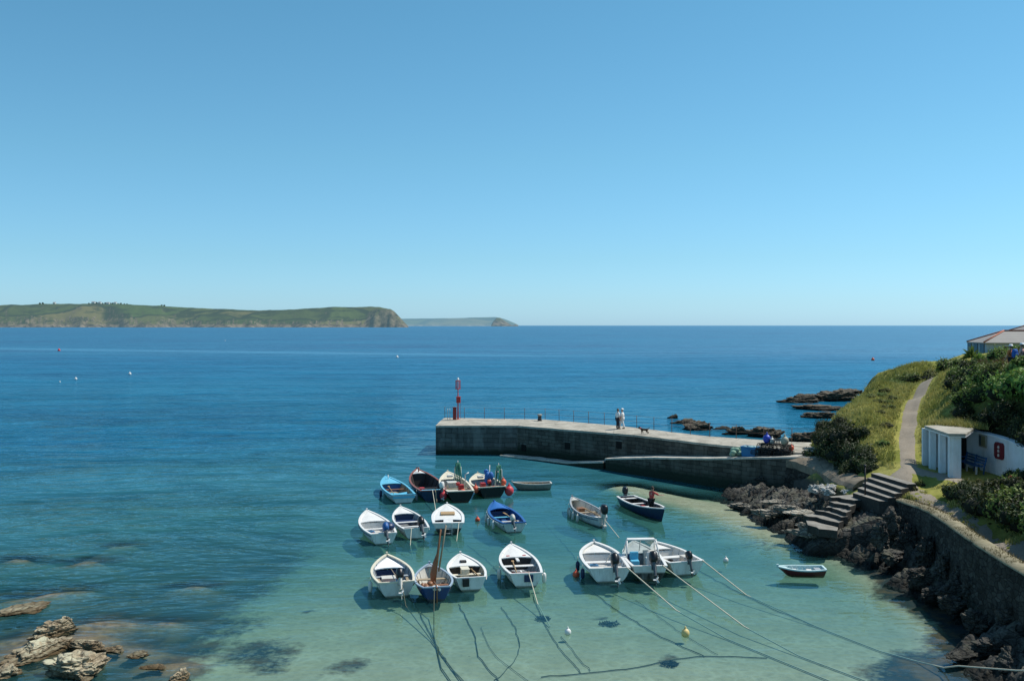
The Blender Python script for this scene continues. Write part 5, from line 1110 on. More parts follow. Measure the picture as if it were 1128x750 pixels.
b.part('helm_console', WH2, lambda m: m.box((xs0 - 0.12, -0.4, 0.55), (0.3, 0.55, 0.7)), 0.03); b.part('helm_seat', WH, lambda m: (m.box((b.X(0.4), -0.35, 0.45), (0.4, 0.42, 0.5)), m.box((b.X(0.4) - 0.2, -0.35, 0.85), (0.08, 0.42, 0.35))), 0.03); b.part('blue_seat', TARP, lambda m: (m.box((b.X(0.36), 0.45, 0.42), (0.4, 0.42, 0.42)), m.box((b.X(0.4), 0.45, 0.8), (0.12, 0.42, 0.4))), 0.04); b.part('dark_bag', NAVY, lambda m: m.sphere((b.X(0.5), 0.5, 0.5), (0.3, 0.28, 0.32))); B17 = b
# 18
b = Boat('motor_boat', 'plain white flat-sided boat with small black outboard, right of the moored row of three', (722, 596), (757, 633), 2.05, fb=0.6, sheer=0.24, tw=0.93, zb=0.85)
b.hull(H_WHITE, WH, WH, 0.12, None); b.foredeck(0.76, WH, WH, drop=0.1); b.thwart(0.5, WH, 0.4); b.thwart(0.2, WH, 0.45); b.part('side_box', WH2, lambda m: m.box((b.X(0.42), -0.6, 0.42), (0.5, 0.3, 0.3)), 0.02); b.motor(-0.1, 22, None, 0.85); B18 = b
# 19
b = Boat('dinghy', 'small maroon dinghy with pale turquoise rim floating alone near the rocks', (858, 626), (905, 630), 1.15, fb=0.31, sheer=0.10, zb=0.5, tw=0.8, L=2.25, draft=0.08)
st = W(904, 631, 0.1); bw = W(860, 631, 0.1); b.c = (st + bw) / 2; b.ang = math.pi - 0.06; b.th.location = (b.c.x, b.c.y, 0); b.th.rotation_euler = (0, 0, b.ang)
b.hull(H_MAR, paint('pale_turquoise', (0.50, 0.66, 0.66), 0.5, 0.2), paint('pale_turquoise', (0.50, 0.66, 0.66), 0.5, 0.2), 0.08); b.thwart(0.3, WH); b.thwart(0.62, WH); b.foredeck(0.8, paint('pale_turquoise', (0.50, 0.66, 0.66), 0.5, 0.2), None); b.part('grey_gear', GRY, lambda m: m.box((b.X(0.16), 0.1, 0.3), (0.3, 0.5, 0.1)), 0.02); B19 = b

# loose gear lying in the boats: fuel cans, coils of rope, buckets, oars
FUEL = paint('fuel_red', (0.42, 0.03, 0.025), 0.45, 0.2); BUCK = paint('bucket_black', (0.02, 0.02, 0.022), 0.6, 0.2); OARW = paint('oar_wood', (0.36, 0.24, 0.12), 0.6, 0.3); COIL = paint('blue_rope', (0.05, 0.18, 0.34), 0.9, 0.3)
def fuel_can(b, t, y):
    c = Vector((b.X(t), y, b.floor + 0.13)); b.part('fuel_can', FUEL, lambda m: (m.box(c, (0.34, 0.22, 0.22)), m.tube([c + Vector((-.08, 0, .1)), c + Vector((-.08, 0, .16)), c + Vector((.08, 0, .16)), c + Vector((.08, 0, .1))], 0.018, 6)), 0.04)
def coil(b, t, y, mat, z=None):
    z = z or b.floor + 0.03; rg = random.Random(int(t * 100)); b.part('rope_coil', mat, lambda m: [m.tube([(b.X(t) + r * math.cos(a * R(30)) + rg.uniform(-.02, .02), y + r * math.sin(a * R(30)), z + 0.02 * k + rg.uniform(0, .02)) for a in range(13)], 0.022, 5) for k, r in enumerate((.24, .2, .22, .16, .19, .12))])
def bucket(b, t, y):
    b.part('bucket', BUCK, lambda m: m.loft([[(b.X(t) + r * math.cos(a * R(36)), y + r * math.sin(a * R(36)), b.floor + z) for a in range(10)] for r, z in ((.11, 0), (.15, .28), (.135, .28), (.1, .03))], cap1=False))
def oar(b, t0, t1, y0, y1, z, lab):
    a, e = b.world(b.X(t0), y0, z), b.world(b.X(t1), y1, z + 0.05); d = (e - a); th = thing('oar', lab, 'oar', a, math.atan2(d.y, d.x)); l = d.length
    m = MB(); m.tube([(0, 0, 0), (l * .7, 0, .035), (l, 0, .05)], [.028, .03, .024], 6); m.build('shaft', OARW, th); m = MB(); m.box((l * .87, 0, .05), (l * .26, .13, .016)); m.build('blade', OARW, th, bevel=0.006)
for b, t in ((B6, .28), (B7, .18), (B12, .24), (B16, .34), (B18, .3), (B10, .36), (B11, .36)): fuel_can(b, t, 0.3 if b is not B18 else 0.45)
for b, t, y, mt in ((B1, .4, -.3, ROPEM), (B6, .5, .25, COIL), (B7, .45, -.3, ROPEM), (B9, .4, .2, ROPEM), (B12, .52, -.25, COIL), (B14, .3, .35, COIL), (B15, .36, -.35, ROPEM), (B16, .6, .3, COIL), (B18, .62, .2, ROPEM), (B2, .42, .4, COIL), (B3, .6, .3, ROPEM), (B4, .3, -.2, COIL), (B17, .22, -.5, ROPEM), (B10, .42, -.2, COIL)): coil(b, t, y, mt)
for b, t, y in ((B7, .4, .4), (B14, .5, -.35), (B15, .3, .45), (B2, .2, -.3), (B18, .45, .1), (B13, .5, -.4)): bucket(b, t, y)
oar(B15, .12, .72, .35, .18, B15.zs(.4) - .13, 'wooden oar lying across the thwarts of the lone front-row boat'); oar(B14, .15, .72, -.5, -.25, B14.zs(.4) - .13, 'wooden oar lying in the boat with pale wood thwarts'); oar(B1, .2, .74, .45, .2, B1.zs(.4) - .12, 'wooden oar lying in the light blue boat'); oar(B10, .2, .75, -.3, -.15, B10.zs(.4) - .12, 'wooden oar lying in the slim double-ended boat'); oar(B5, .15, .95, .12, .05, .33, 'oar lying in the little grey dinghy'); oar(B9, .2, .7, -.4, -.2, B9.zs(.4) - .12, 'wooden oar lying in the blue-covered boat')
# fenders and buoys
def fender(bt, t, sg, lab, mat=None, grp=None):
    o = bt.world(bt.X(t), sg * (bt.hb(t) + 0.11), 0); th = thing('fender', lab, 'fender', o, 0, grp)
    m = MB(); m.loft([[(math.cos(a * R(45)) * r, math.sin(a * R(45)) * r, z) for a in range(8)] for r, z in ((0.03, -0.02), (0.09, 0.05), (0.10, 0.3), (0.09, 0.42), (0.03, 0.48))]); m.build('body', mat or WH, th)
    m = MB(); m.tube([(0, 0, 0.47), (0, 0, bt.zs(t))], 0.012, 5); m.build('lanyard', ROPEM, th)
fender(B15, 0.35, 1, 'white fender hanging on the left side of the lone front-row boat'); fender(B15, 0.15, -1, 'white fender hanging on the right side of the lone front-row boat')
fender(B12, 0.3, 1, 'white fender hanging on the left side of the canvas-bowed boat'); fender(B16, 0.55, 1, 'dark blue fender high on the left side of the broad white boat', NAVY); fender(B16, 0.22, 1, 'dark blue fender low on the left side of the broad white boat', NAVY)
for k in range(4): fender(B10, 0.35 + 0.14 * k, 1, 'pale fender in the row along the slim double-ended boat', WH2, 'fenders along the double-ended boat')
for k in range(3): fender(B9, 0.25 + 0.2 * k, 1, 'white fender in the row along the blue-covered boat', WH, 'fenders along the blue boat')
fender(B1, 0.45, 1, 'dark fender on the left side of the light blue boat', NAVY); fender(B2, 0.1, 1, 'grey fender between the light blue boat and the navy boat', GRY)
def ball(p, r, mat, lab, grp=None, name='buoy'):
    th = thing(name, lab, 'buoy', p, 0, grp); m = MB(); m.sphere((0, 0, 0), (r, r, r * 1.12), 14, 10); m.build('float', mat, th); m = MB(); m.tube([(0, 0, r), (0, 0, r * 1.35)], r * 0.28, 8); m.tube([(0.0, r * .25 * math.cos(a * R(40)), r * 1.45 + r * .25 * math.sin(a * R(40))) for a in range(10)], r * 0.08, 5); m.build('eye', mat, th)
ball(B3.world(B3.X(0.10), 1.12, 0.42), 0.26, REDB, 'pink-red ball buoy hanging at the left stern of the black and red fishing boat'); ball(B4.world(B4.X(0.05), -1.25, 0.42), 0.32, REDB, 'big red ball buoy hanging at the right stern of the black fishing boat')
ball(B4.world(B4.X(0.1), 1.15, 0.62), 0.24, ORG, 'orange ball buoy hung between the two fishing boats'); ball(B4.world(B4.X(0.12), -0.9, 1.0), 0.22, ORG, 'orange ball buoy on the stern rail of the black fishing boat')
for px, py, r, mat, lab in ((526, 573.5, 0.15, ORG, 'small orange buoy floating left of the blue-covered boat'), (634.5, 634, 0.16, ORG, 'small orange buoy floating left of the broad white boat'), (625.5, 697.5, 0.13, WH, 'small white buoy floating in the shallows at the lower middle'), (755, 699, 0.16, paint('buoy_yellow', (0.66, 0.50, 0.20), 0.5, 0.2), 'pale yellow buoy floating in the shallows below the moored row'), (799.5, 618, 0.13, WH, 'small whitish buoy floating between the moored row and the maroon dinghy'),
    (65, 386.5, 0.9, REDB, 'red and white buoy far out at the left of the sea'), (143, 412.5, 0.5, WH, 'tiny white buoy far out, right of two fainter ones'), (83.5, 418, 0.42, WH, 'white buoy far out at the left, below the red one'), (66, 421, 0.22, WH, 'faintest white buoy far out at the left'), (437.5, 394, 0.7, WH, 'white buoy far out in the middle of the sea'), (961.5, 397, 0.8, ORG, 'orange buoy far out at the right of the sea'), (248, 375.5, 0.5, WH, 'tiny white buoy very far out below the headland')):
    r *= 0.7 if py < 430 else 1.0; p = W(px, py, 0.0); p.z = r * 0.45; ball(p, r, mat, lab)

# ropes
def rope(name, pts, r, mat, lab, grp=None, cat='rope', sag=0.0, n=24):
    pts = [Vector(p) for p in pts]; out = []
    for a, b_ in zip(pts[:-1], pts[1:]):
        for k in range(n): u = k / n; q = a.lerp(b_, u); q.z -= sag * 4 * u * (1 - u); out.append(q)
    out.append(pts[-1]); o0 = out[0].copy(); m = MB(); m.tube([p - o0 for p in out], r, 5)
    o = m.build(name, mat); o.location = o0; return tag(o, lab, cat, grp)
def sternp(b, y=0.0): return b.world(b.X(0), y, b.zs(0) + 0.03)
def bedp(px, py):
    d = 0.6
    for _ in range(6): q = W(px, py, -d + 0.04); d = vdepth(q.x, q.y)
    return W(px, py, -d + 0.05)
def run(*pp): return [bedp(*p) for p in pp]
rope('mooring_rope', [sternp(B16, -0.8), W(745, 672, 0.0), *run((800, 703), (905, 746), (930, 756))], 0.028, ROPEM, 'pale mooring rope running down from the broad white boat')
rope('mooring_rope', [sternp(B17, -0.6), W(820, 690, 0.0), *run((880, 722), (960, 752))], 0.028, ROPEM, 'pale mooring rope running down from between the cuddy boat and its right neighbour')
q = W(1056, 733, 0.5)
rope('mooring_rope', [sternp(B18, -0.8), W(822, 655, 0.0), *run((900, 690), (970, 717), (1010, 728)), W(1040, 735, 0.1), q, W(1120, 738, 1.1), W(1150, 738, 1.3)], 0.028, ROPEM, 'long mooring rope crossing to the rocks at the lower right')
rope('mooring_rope', [sternp(B15, -0.1), W(592, 664, 0.0), *run((606, 690))], 0.022, ROPEM, 'short pale rope from the stern of the lone front-row boat')
rope('mooring_rope', [sternp(B12, -0.2), W(447, 667, 0.0), *run((475, 705), (508, 750))], 0.022, ROPED, 'dark rope running down from the canvas-bowed boat')
rope('mooring_rope', [sternp(B13, 0.1), W(478, 672, 0), *run((478, 700), (486, 735), (500, 755))], 0.022, ROPED, 'dark rope running down from the mast boat')
rope('mooring_rope', [sternp(B2, 0.1), W(481, 568, 0.0), *run((484, 585))], 0.022, ROPEM, 'pale rope from the stern of the navy boat'); rope('mooring_rope', [sternp(B7, 0.3), W(452, 600, 0.0), *run((455, 615))], 0.02, ROPEM, 'short rope from the stern of the boat with dark thwarts')
rope('mooring_rope', [sternp(B10), W(682, 592, 0.0), *run((690, 602))], 0.02, ROPEM, 'short rope from the slim double-ended boat'); rope('mooring_rope', [sternp(B8, -0.6), W(503, 596, 0.0), *run((504, 604))], 0.02, ROPEM, 'short rope from the half-decked boat')
for i, (pp, lab) in enumerate(((((455, 660), (470, 690), (492, 728), (520, 760)), 'dark weedy rope on the sand below the canvas-bowed boat'), (((505, 665), (522, 697), (528, 722), (552, 752)), 'dark weedy rope on the sand below the mast boat'),
    (((552, 668), (567, 690), (572, 715), (560, 735), (545, 748)), 'wavy dark rope lying on the sand at the lower middle'), (((587, 655), (598, 682), (613, 708), (640, 740)), 'dark rope on the sand leading down from the lone front-row boat'),
    (((596, 745), (690, 736), (735, 727), (780, 722), (845, 724)), 'long dark chain lying across the sand near the bottom'), (((640, 640), (672, 666), (720, 696), (760, 715), (776, 722)), 'dark chain on the sand below the broad white boat'),
    (((515, 600), (545, 625), (560, 650)), 'faint dark rope on the bed between the rows of boats'), (((598, 575), (622, 600), (640, 622)), 'faint dark rope on the bed above the broad white boat'), (((770, 628), (830, 660), (900, 690)), 'dark weedy rope on the sand beside the long mooring rope'),
    (((618, 700), (636, 722), (650, 738)), 'short dark rope on the sand by the small white buoy'), (((530, 690), (545, 720), (590, 755)), 'thin dark rope on the sand at the bottom, left of the wavy rope'), (((700, 660), (755, 699), (790, 720)), 'thin dark rope on the sand by the pale yellow buoy'))):
    P2 = resample([(p.x, p.y) for p in run(*pp)], 0.4); pts = [(p.x + 0.10 * noise.noise((k * 0.6, i, 0)), p.y + 0.12 * noise.noise((k * 0.6, i, 5)), -vdepth(p.x, p.y) + 0.04) for k, p in enumerate(P2)]
    rope('ground_chain', pts, (0.018, 0.018, 0.015, 0.015, 0.020, 0.018, 0.013, 0.013, 0.017, 0.012, 0.010, 0.010)[i], ROPED, lab, None, 'chain', n=2)
for i, (px, py) in enumerate(((598, 681), (738, 731), (671, 687))):
    p = bedp(px, py); m = MB(); rg = random.Random(i)
    for k in range(220):
        a = rg.uniform(0, 6.28); r_ = 0.34 * rg.random() ** 0.7; c_ = Vector((r_ * math.cos(a) * (1.25 if i == 2 else 0.9), r_ * math.sin(a) * 0.9, 0)); e = Vector((rg.gauss(0, .07), rg.gauss(0, .07), rg.uniform(.02, .09))); s_ = Vector((rg.gauss(0, .03), rg.gauss(0, .03), 0)); m.add([c_ - s_, c_ + s_, c_ + e], [(0, 1, 2)])
    o = m.build('seaweed_clump', paint('dark_weed', (0.015, 0.022, 0.014), 0.9, 0.3)); o.location = p; tag(o, ('dark seaweed clump on the sand under the rope of the lone front-row boat', 'dark seaweed clump on the sand near the bottom chain', 'dark seaweed clump on the sand left of the pale yellow buoy')[i], 'seaweed')
# ================================================================ PLANTS
def leafmat(name, cols, rough=0.55, trans=0.25):
    t = NT(name); g = t.n('ShaderNodeNewGeometry'); oi = t.n('ShaderNodeObjectInfo')
    c = t.ramp(g.outputs['Random Per Island'], [(i / (len(cols) - 1), cc) for i, cc in enumerate(cols)])
    c = t.mix(0.6, c, t.mix(t.noise(0.8, 3, 0.5, t.pos()), cols[0], cols[-1]))
    c = t.mix(t.math('MULTIPLY', t.ramp(t.noise(0.33, 4, 0.6, t.pos()), [(0.48, 0.0), (0.62, 1.0)]), 0.55), c, cols[0])
    hsv = t.n('ShaderNodeHueSaturation'); t.link(c, hsv.inputs['Color']); t.link(t.math('MULTIPLY_ADD', oi.outputs['Random'], 0.04, 0.48), hsv.inputs['Hue']); t.link(t.math('MULTIPLY_ADD', oi.outputs['Random'], 0.5, 0.75), hsv.inputs['Value'])
    p = t.bsdf(hsv.outputs[0], rough, None, 0.3); tl = t.n('ShaderNodeBsdfTranslucent'); t.link(hsv.outputs[0], tl.inputs[0])
    m = t.n('ShaderNodeMixShader'); m.inputs[0].default_value = trans; t.link(p.outputs[0], m.inputs[1]); t.link(tl.outputs[0], m.inputs[2]); return t.done(m)
LF_D = leafmat('dark_leaf', [(0.016, 0.028, 0.009), (0.038, 0.058, 0.015), (0.08, 0.10, 0.028)]); LF_M = leafmat('mid_leaf', [(0.05, 0.095, 0.016), (0.13, 0.20, 0.034), (0.26, 0.32, 0.07)])
LF_Y = leafmat('yellow_leaf', [(0.08, 0.11, 0.02), (0.17, 0.19, 0.04), (0.27, 0.25, 0.07)]); LF_B = leafmat('bright_leaf', [(0.05, 0.12, 0.022), (0.16, 0.28, 0.045), (0.32, 0.42, 0.10)]); STEM = paint('bark', (0.07, 0.05, 0.03), 0.9, 0.4)
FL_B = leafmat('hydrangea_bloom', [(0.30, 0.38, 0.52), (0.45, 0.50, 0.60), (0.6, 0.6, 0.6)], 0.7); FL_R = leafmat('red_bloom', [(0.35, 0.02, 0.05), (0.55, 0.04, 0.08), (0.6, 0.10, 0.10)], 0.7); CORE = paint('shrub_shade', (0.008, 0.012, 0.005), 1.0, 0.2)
def leaf(m, p, n, size, rg, mi=0, asp=0.5):
    n = (n + Vector((rg.gauss(0, .55), rg.gauss(0, .55), rg.gauss(0, .55)))).normalized(); u = n.cross(Vector((rg.gauss(0, 1), rg.gauss(0, 1), rg.gauss(0, 1)))).normalized(); v = n.cross(u); s = size * rg.uniform(0.6, 1.3)
    m.add([p - u * s * .5, p + v * s * asp * .5 + n * s * .08, p + u * s * .5, p - v * s * asp * .5 + n * s * .08], [(0, 1, 2, 3)], mi)
def shrub_proto(name, label, mat, seed, n=1500, lumps=9, size=0.17, flowers=None, h=0.8, fl_n=0):
    rg = random.Random(seed); th = thing(name, label, 'shrub'); m = MB(); L_ = []
    for k in range(lumps):
        a = rg.uniform(0, 6.28); r = rg.uniform(0.1, 0.75); L_.append((Vector((r * math.cos(a), r * math.sin(a), h * rg.uniform(0.35, 0.95) * (1.1 - 0.5 * r))), rg.uniform(0.26, 0.5)))
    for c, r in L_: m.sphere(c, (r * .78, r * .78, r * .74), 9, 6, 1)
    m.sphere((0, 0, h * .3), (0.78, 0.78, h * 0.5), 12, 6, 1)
    for k in range(n):
        c, r = L_[rg.randrange(lumps)] if rg.random() < 0.85 else (Vector((0, 0, h * .3)), 0.82)
        d = Vector((rg.gauss(0, 1), rg.gauss(0, 1), rg.gauss(0.25, 1))).normalized(); rr = r * (0.8 + 0.38 * rg.random() ** 1.5); leaf(m, c + d * rr, d, size, rg)
    for k in range(46):       # shoots that break the outline
        c, r = L_[rg.randrange(lumps)]; d = Vector((rg.gauss(0, .6), rg.gauss(0, .6), 1)).normalized()
        for j in range(5): leaf(m, c + d * (r + 0.07 * j), d, size * .8, rg)
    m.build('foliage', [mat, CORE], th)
    m = MB()
    for k in range(5): a = rg.uniform(0, 6.28); m.tube([(0.1 * math.cos(a), 0.1 * math.sin(a), -0.3), (0.25 * math.cos(a), 0.25 * math.sin(a), h * .3), (0.5 * math.cos(a), 0.5 * math.sin(a), h * .7)], [0.04, 0.03, 0.012], 5)
    m.build('stem', STEM, th)
    if flowers:
        for k in range(fl_n):
            c, r = L_[rg.randrange(lumps)]; d = Vector((rg.gauss(0, 1), rg.gauss(-0.4, 1), abs(rg.gauss(0.4, .7)))).normalized(); p = c + d * r * 1.12; fm = MB()
            for j in range(22):
                e = Vector((rg.gauss(0, 1), rg.gauss(0, 1), rg.gauss(0, 1))).normalized(); leaf(fm, p + e * 0.085, e, 0.07, rg, 0, 0.9)
            fm.build('flower_head', flowers, th)
    return th
BUILT = {}
def s_max(s): return max(s) if isinstance(s, tuple) else s
def put(key, x, y0, s, rz=None, label=None, group=None, sink=0.12, real=False):
    if x < 26.6 and y0 <= 42 and s_max(s) > 0.6 and x > 24.2: s = 0.6
    y = y0 if real else y0 * K; z = ground(x, y)[0]; mk = PROTO[key]; loc_ = (x, y, z - sink * (s if not isinstance(s, tuple) else s[2]))
    rz = rng.uniform(0, 6.28) if rz is None else rz
    if key not in BUILT:
        o = mk(); BUILT[key] = o; o.location = loc_; o.rotation_euler = (0, 0, rz); o.scale = s if isinstance(s, tuple) else (s,) * 3
        if label: o['label'] = label
        if group: o['group'] = group
        return o
    return dup(BUILT[key], loc_, rz, s, label, group)
PROTO = {'d1': lambda: shrub_proto('shrub', 'x', LF_D, 11), 'd2': lambda: shrub_proto('shrub', 'x', LF_D, 12, lumps=7, size=.14), 'm1': lambda: shrub_proto('shrub', 'x', LF_M, 13), 'm2': lambda: shrub_proto('shrub', 'x', LF_M, 14, lumps=11, h=1.0),
    'y1': lambda: shrub_proto('shrub', 'x', LF_Y, 15, size=.15), 'b1': lambda: shrub_proto('shrub', 'x', LF_B, 16, size=.24), 'b2': lambda: shrub_proto('shrub', 'x', LF_B, 17, size=.26, lumps=11), 'h1': lambda: shrub_proto('hydrangea', 'x', LF_B, 18, n=1100, size=.22, flowers=FL_B, fl_n=16), 'r1': lambda: shrub_proto('flowering_plant', 'x', LF_M, 19, n=500, size=.2, flowers=FL_R, fl_n=9)}
for x, y0, s in ((22.6, 57.2, 1.1), (22.1, 56.0, 1.15), (22.2, 54.8, 1.3), (22.3, 53.3, 1.3), (22.05, 52.0, 1.25), (22.0, 50.8, 1.15), (22.1, 49.8, 1.0), (21.7, 48.9, 0.9), (21.5, 53.8, 1.1), (21.5, 52.4, 1.1), (21.4, 51.0, 1.0), (21.2, 49.7, 0.9), (21.3, 55.4, 1.0), (23.0, 58.3, 1.0), (21.4, 47.9, 0.7), (22.9, 52.6, 0.8), (22.9, 55.0, 0.8)):
    put('d1' if rng.random() < .5 else 'd2', x, y0, (s, s, s * 0.9), None, 'dark shrub in the shadowed thicket on the steep bank above the pier root', 'dark shrubs on the steep bank')
for x, y0, s in ((31.6, 67, 0.9), (32.8, 67.5, 1.0), (34.2, 68, 1.15), (35.4, 67.5, 1.2), (30.4, 66.4, 0.6), (38, 68.5, 1.3)):
    put('m1' if rng.random() < .5 else 'y1', x, y0, (s * 1.2, s, s * 0.75), None, 'low green bush in the row on the skyline beyond the top of the path', 'bushes on the skyline')
for x, y0, s in ((28.0, 49.3, 0.9), (28.8, 50.6, 1.0), (29.6, 52.0, 1.05), (30.4, 53.8, 1.05), (31.6, 56, 1.0), (33.0, 58.4, 0.95), (29.6, 50.2, 1.1), (30.6, 51.8, 1.1), (31.8, 54.0, 1.1), (33.2, 57, 1.0)):
    put(rng.choice(('d1', 'm1', 'm2')), x, y0, (s, s, s * 0.85), None, 'leafy bush in the hedge along the right side of the climbing path', 'hedge bushes right of the path')
for i, (x, y0, s, k) in enumerate(((28.0, 48.0, 1.0, 'd2'), (28.2, 46.6, 1.1, 'd1'), (28.3, 45.2, 1.15, 'd1'), (28.2, 43.8, 1.15, 'd2'), (28.0, 42.4, 1.1, 'd1'), (27.6, 40.8, 1.1, 'd2'), (29.2, 47.4, 1.2, 'b1'), (29.4, 45.8, 1.25, 'b2'), (29.4, 44.4, 1.2, 'b1'), (29.2, 42.9, 1.2, 'b2'), (29.0, 41.2, 1.1, 'b1'), (30.4, 46.8, 1.1, 'b2'), (30.4, 45.2, 1.1, 'b1'), (30.4, 43.6, 1.1, 'm2'), (29.9, 48.9, 1.1, 'm2'), (28.9, 49.2, 1.0, 'm1'), (31.0, 47.2, 0.45, 'm1'), (31.8, 46.6, 0.45, 'b1'), (30.0, 50.2, 1.0, 'm2'))):
    put(k, x, y0, s, None, 'leafy shrub in the thick bank of greenery above the white wall', 'shrubs above the white wall')
for i, (x, y0, s) in enumerate(((30.5, 45.6, 0.9), (30.4, 44.7, 0.95), (30.9, 46.4, 0.8))):
    put('h1', x, y0, s, None, 'hydrangea with pale blue flower heads at the right edge above the wall', 'hydrangeas above the white wall')
for i, (x, y0, s, k) in enumerate(((31.0, 48.6, 0.34, 'm1'), (31.9, 48.3, 0.32, 'y1'), (30.2, 49.9, 0.5, 'y1'), (33.4, 48.8, 0.7, 'b1'), (34.5, 52, 1.1, 'b1'), (33.2, 54, 1.0, 'm2'), (35.5, 56, 0.9, 'b2'), (34, 58.5, 0.8, 'm1'), (37, 55, 1.0, 'b1'), (38, 58, 1.0, 'b1'), (41, 60, 1.1, 'm1'), (43, 58, 1.2, 'b2'))):
    put(k, x, y0, s, None, 'green bush on the hilltop around the two walkers', 'bushes on the hilltop')
for x, y0, s in ((49.5, 80, 0.8), (51.5, 80.5, 0.8), (53.6, 80, 0.75), (55.5, 79, 0.8)): put('m1', x, y0, s, None, 'bush in the row in front of the cottage wall', 'bushes in front of the cottage')
# hedge bank on the right of the lower path
for i in range(17):
    y0 = 40.9 - i * 0.8; put(rng.choice(('d1', 'd2', 'm2')), 22.85 + rng.uniform(-.15, .2), y0, rng.uniform(0.7, 0.85) if y0 > 39 else rng.uniform(1.05, 1.3), None, 'dark hedge bush beside the shaded lower path', 'hedge bushes along the lower path')
for i in range(10):
    y0 = 40.6 - i * 1.2; put(rng.choice(('d1', 'd2', 'm1')), 24.7 + rng.uniform(-.2, .3), y0, rng.uniform(0.7, 0.95), None, 'dark hedge bush beside the shaded lower path', 'hedge bushes along the lower path')
for x, y0, s, k in ((26.9, 42.9, 0.55, 'd1'), (26.7, 42.0, 0.75, 'd2'), (26.9, 41.3, 0.95, 'd2')): put(k, x, y0, s, None, 'dark bush growing against the right end of the white wall', 'bushes against the white wall')
for x, y0, s in ((24.9, 42.5, 0.36), (25.5, 42.2, 0.4), (26.0, 41.7, 0.42), (24.4, 42.7, 0.32), (25.2, 41.6, 0.4), (24.2, 41.9, 0.4)): put('y1', x, y0, s, None, 'low yellow-green plant in the bed in front of the bench', 'low plants in front of the bench')
put('r1', 25.5, 40.5, 0.95, None, 'plant with bright red flowers at the right in front of the white wall')
for x, y0, s in ((21.6, 42.8, 0.22), (20.9, 42.0, 0.2), (22.4, 43.6, 0.3)): put('y1', x, y0, s, None, 'small tuft of yellowing plant beside the landing of the steps', 'small plants at the landing')
rg = random.Random(21)
for i in range(22):
    y0 = rg.uniform(48.5, 66); x = float(np.interp(y0, [48.5, 54, 60, 66], [22.9, 24.2, 27.0, 31.5])) + rg.uniform(0, 1.8)
    if seg_dist(x, y0 * K, PATH) < 1.2: continue
    put(rg.choice(('m1', 'y1', 'y1')), x, y0, (rg.uniform(.3, .55), rg.uniform(.3, .55), rg.uniform(.2, .32)), None, 'low bramble clump in the grass left of the path', 'bramble clumps on the grass slope')
# spiky plants on the skyline
def spiky(p, s, label):
    th = thing('spiky_plant', label, 'plant', p); rg = random.Random(int(p[0] * 100)); m = MB()
    for k in range(90):
        a = rg.uniform(0, 6.28); e = rg.uniform(0.1, 1.45); d = Vector((math.cos(a) * math.cos(e), math.sin(a) * math.cos(e), math.sin(e))); sd = d.cross(Vector((0, 0, 1))).normalized() * 0.035; l = rg.uniform(0.6, 1.1); o = Vector((0, 0, 0.75))
        mid = o + d * l * .6 + Vector((0, 0, -.02)); tip = o + d * l + Vector((0, 0, -0.28 * math.cos(e) * l)); m.add([o - sd * .6, o + sd * .6, mid + sd, tip, mid - sd], [(0, 1, 2, 3, 4)])
    m.build('leaves', LF_B, th); m = MB(); m.tube([(0, 0, -0.4), (0.03, 0, 0.3), (0, 0, 0.8)], [0.11, 0.09, 0.07], 7); m.build('trunk', STEM, th); th.scale = (s,) * 3
for px, py, y0, s, lb in ((1071, 398, 60, 1.05, 'taller spiky cabbage-palm on the hilltop in front of the cottage'), (1079, 400, 58, 0.8, 'shorter spiky cabbage-palm beside the taller one on the hilltop')):
    p = WY(px, py, y0); g_ = ground(p.x, p.y)[0]; spiky((p.x, p.y, g_ - 0.1), s, lb)
# far trees around the farmhouses
LF_H = leafmat('hazed_leaf', [(0.05, 0.08, 0.08), (0.06, 0.10, 0.09), (0.08, 0.11, 0.09)]); rg = random.Random(3)  # blue-grey air haze mixed into the leaf colours
def far_tree(x, y, z, s):
    th = thing('tree', 'tiny dark tree among the farmhouses on the far headland skyline', 'tree', (x, y, z), 0, 'trees on the headland'); m = MB()
    for k in range(90):
        d = Vector((rg.gauss(0, .5), rg.gauss(0, .5), rg.gauss(0, .35))); leaf(m, Vector((0, 0, s * .7)) + d * s * .55, d.normalized() if d.length else Vector((0, 0, 1)), s * .5, rg, 0, .9)
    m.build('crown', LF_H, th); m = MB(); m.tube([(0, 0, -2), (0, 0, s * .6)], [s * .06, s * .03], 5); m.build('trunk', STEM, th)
HLB = BVHTree.FromObject(bpy.data.objects['headland'], bpy.context.evaluated_depsgraph_get())
def hl(px, y): h = HLB.ray_cast(Vector(((px - CX) / F * y, y, 300)), Vector((0, 0, -1))); return Vector(((px - CX) / F * y, y, h[0].z if h[0] else 0))
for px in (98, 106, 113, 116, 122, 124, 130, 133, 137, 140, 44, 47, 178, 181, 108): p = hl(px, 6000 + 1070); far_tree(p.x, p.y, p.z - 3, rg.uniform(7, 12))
for o in [o for o in col.objects if o.name.startswith('farmhouse')]: px_ = CX + o.location.x / o.location.y * F; p = hl(px_, 6000 + 1030); o.location = (p.x, p.y, p.z - 1.5); o.scale = (2.6, 2.6, 2.6)

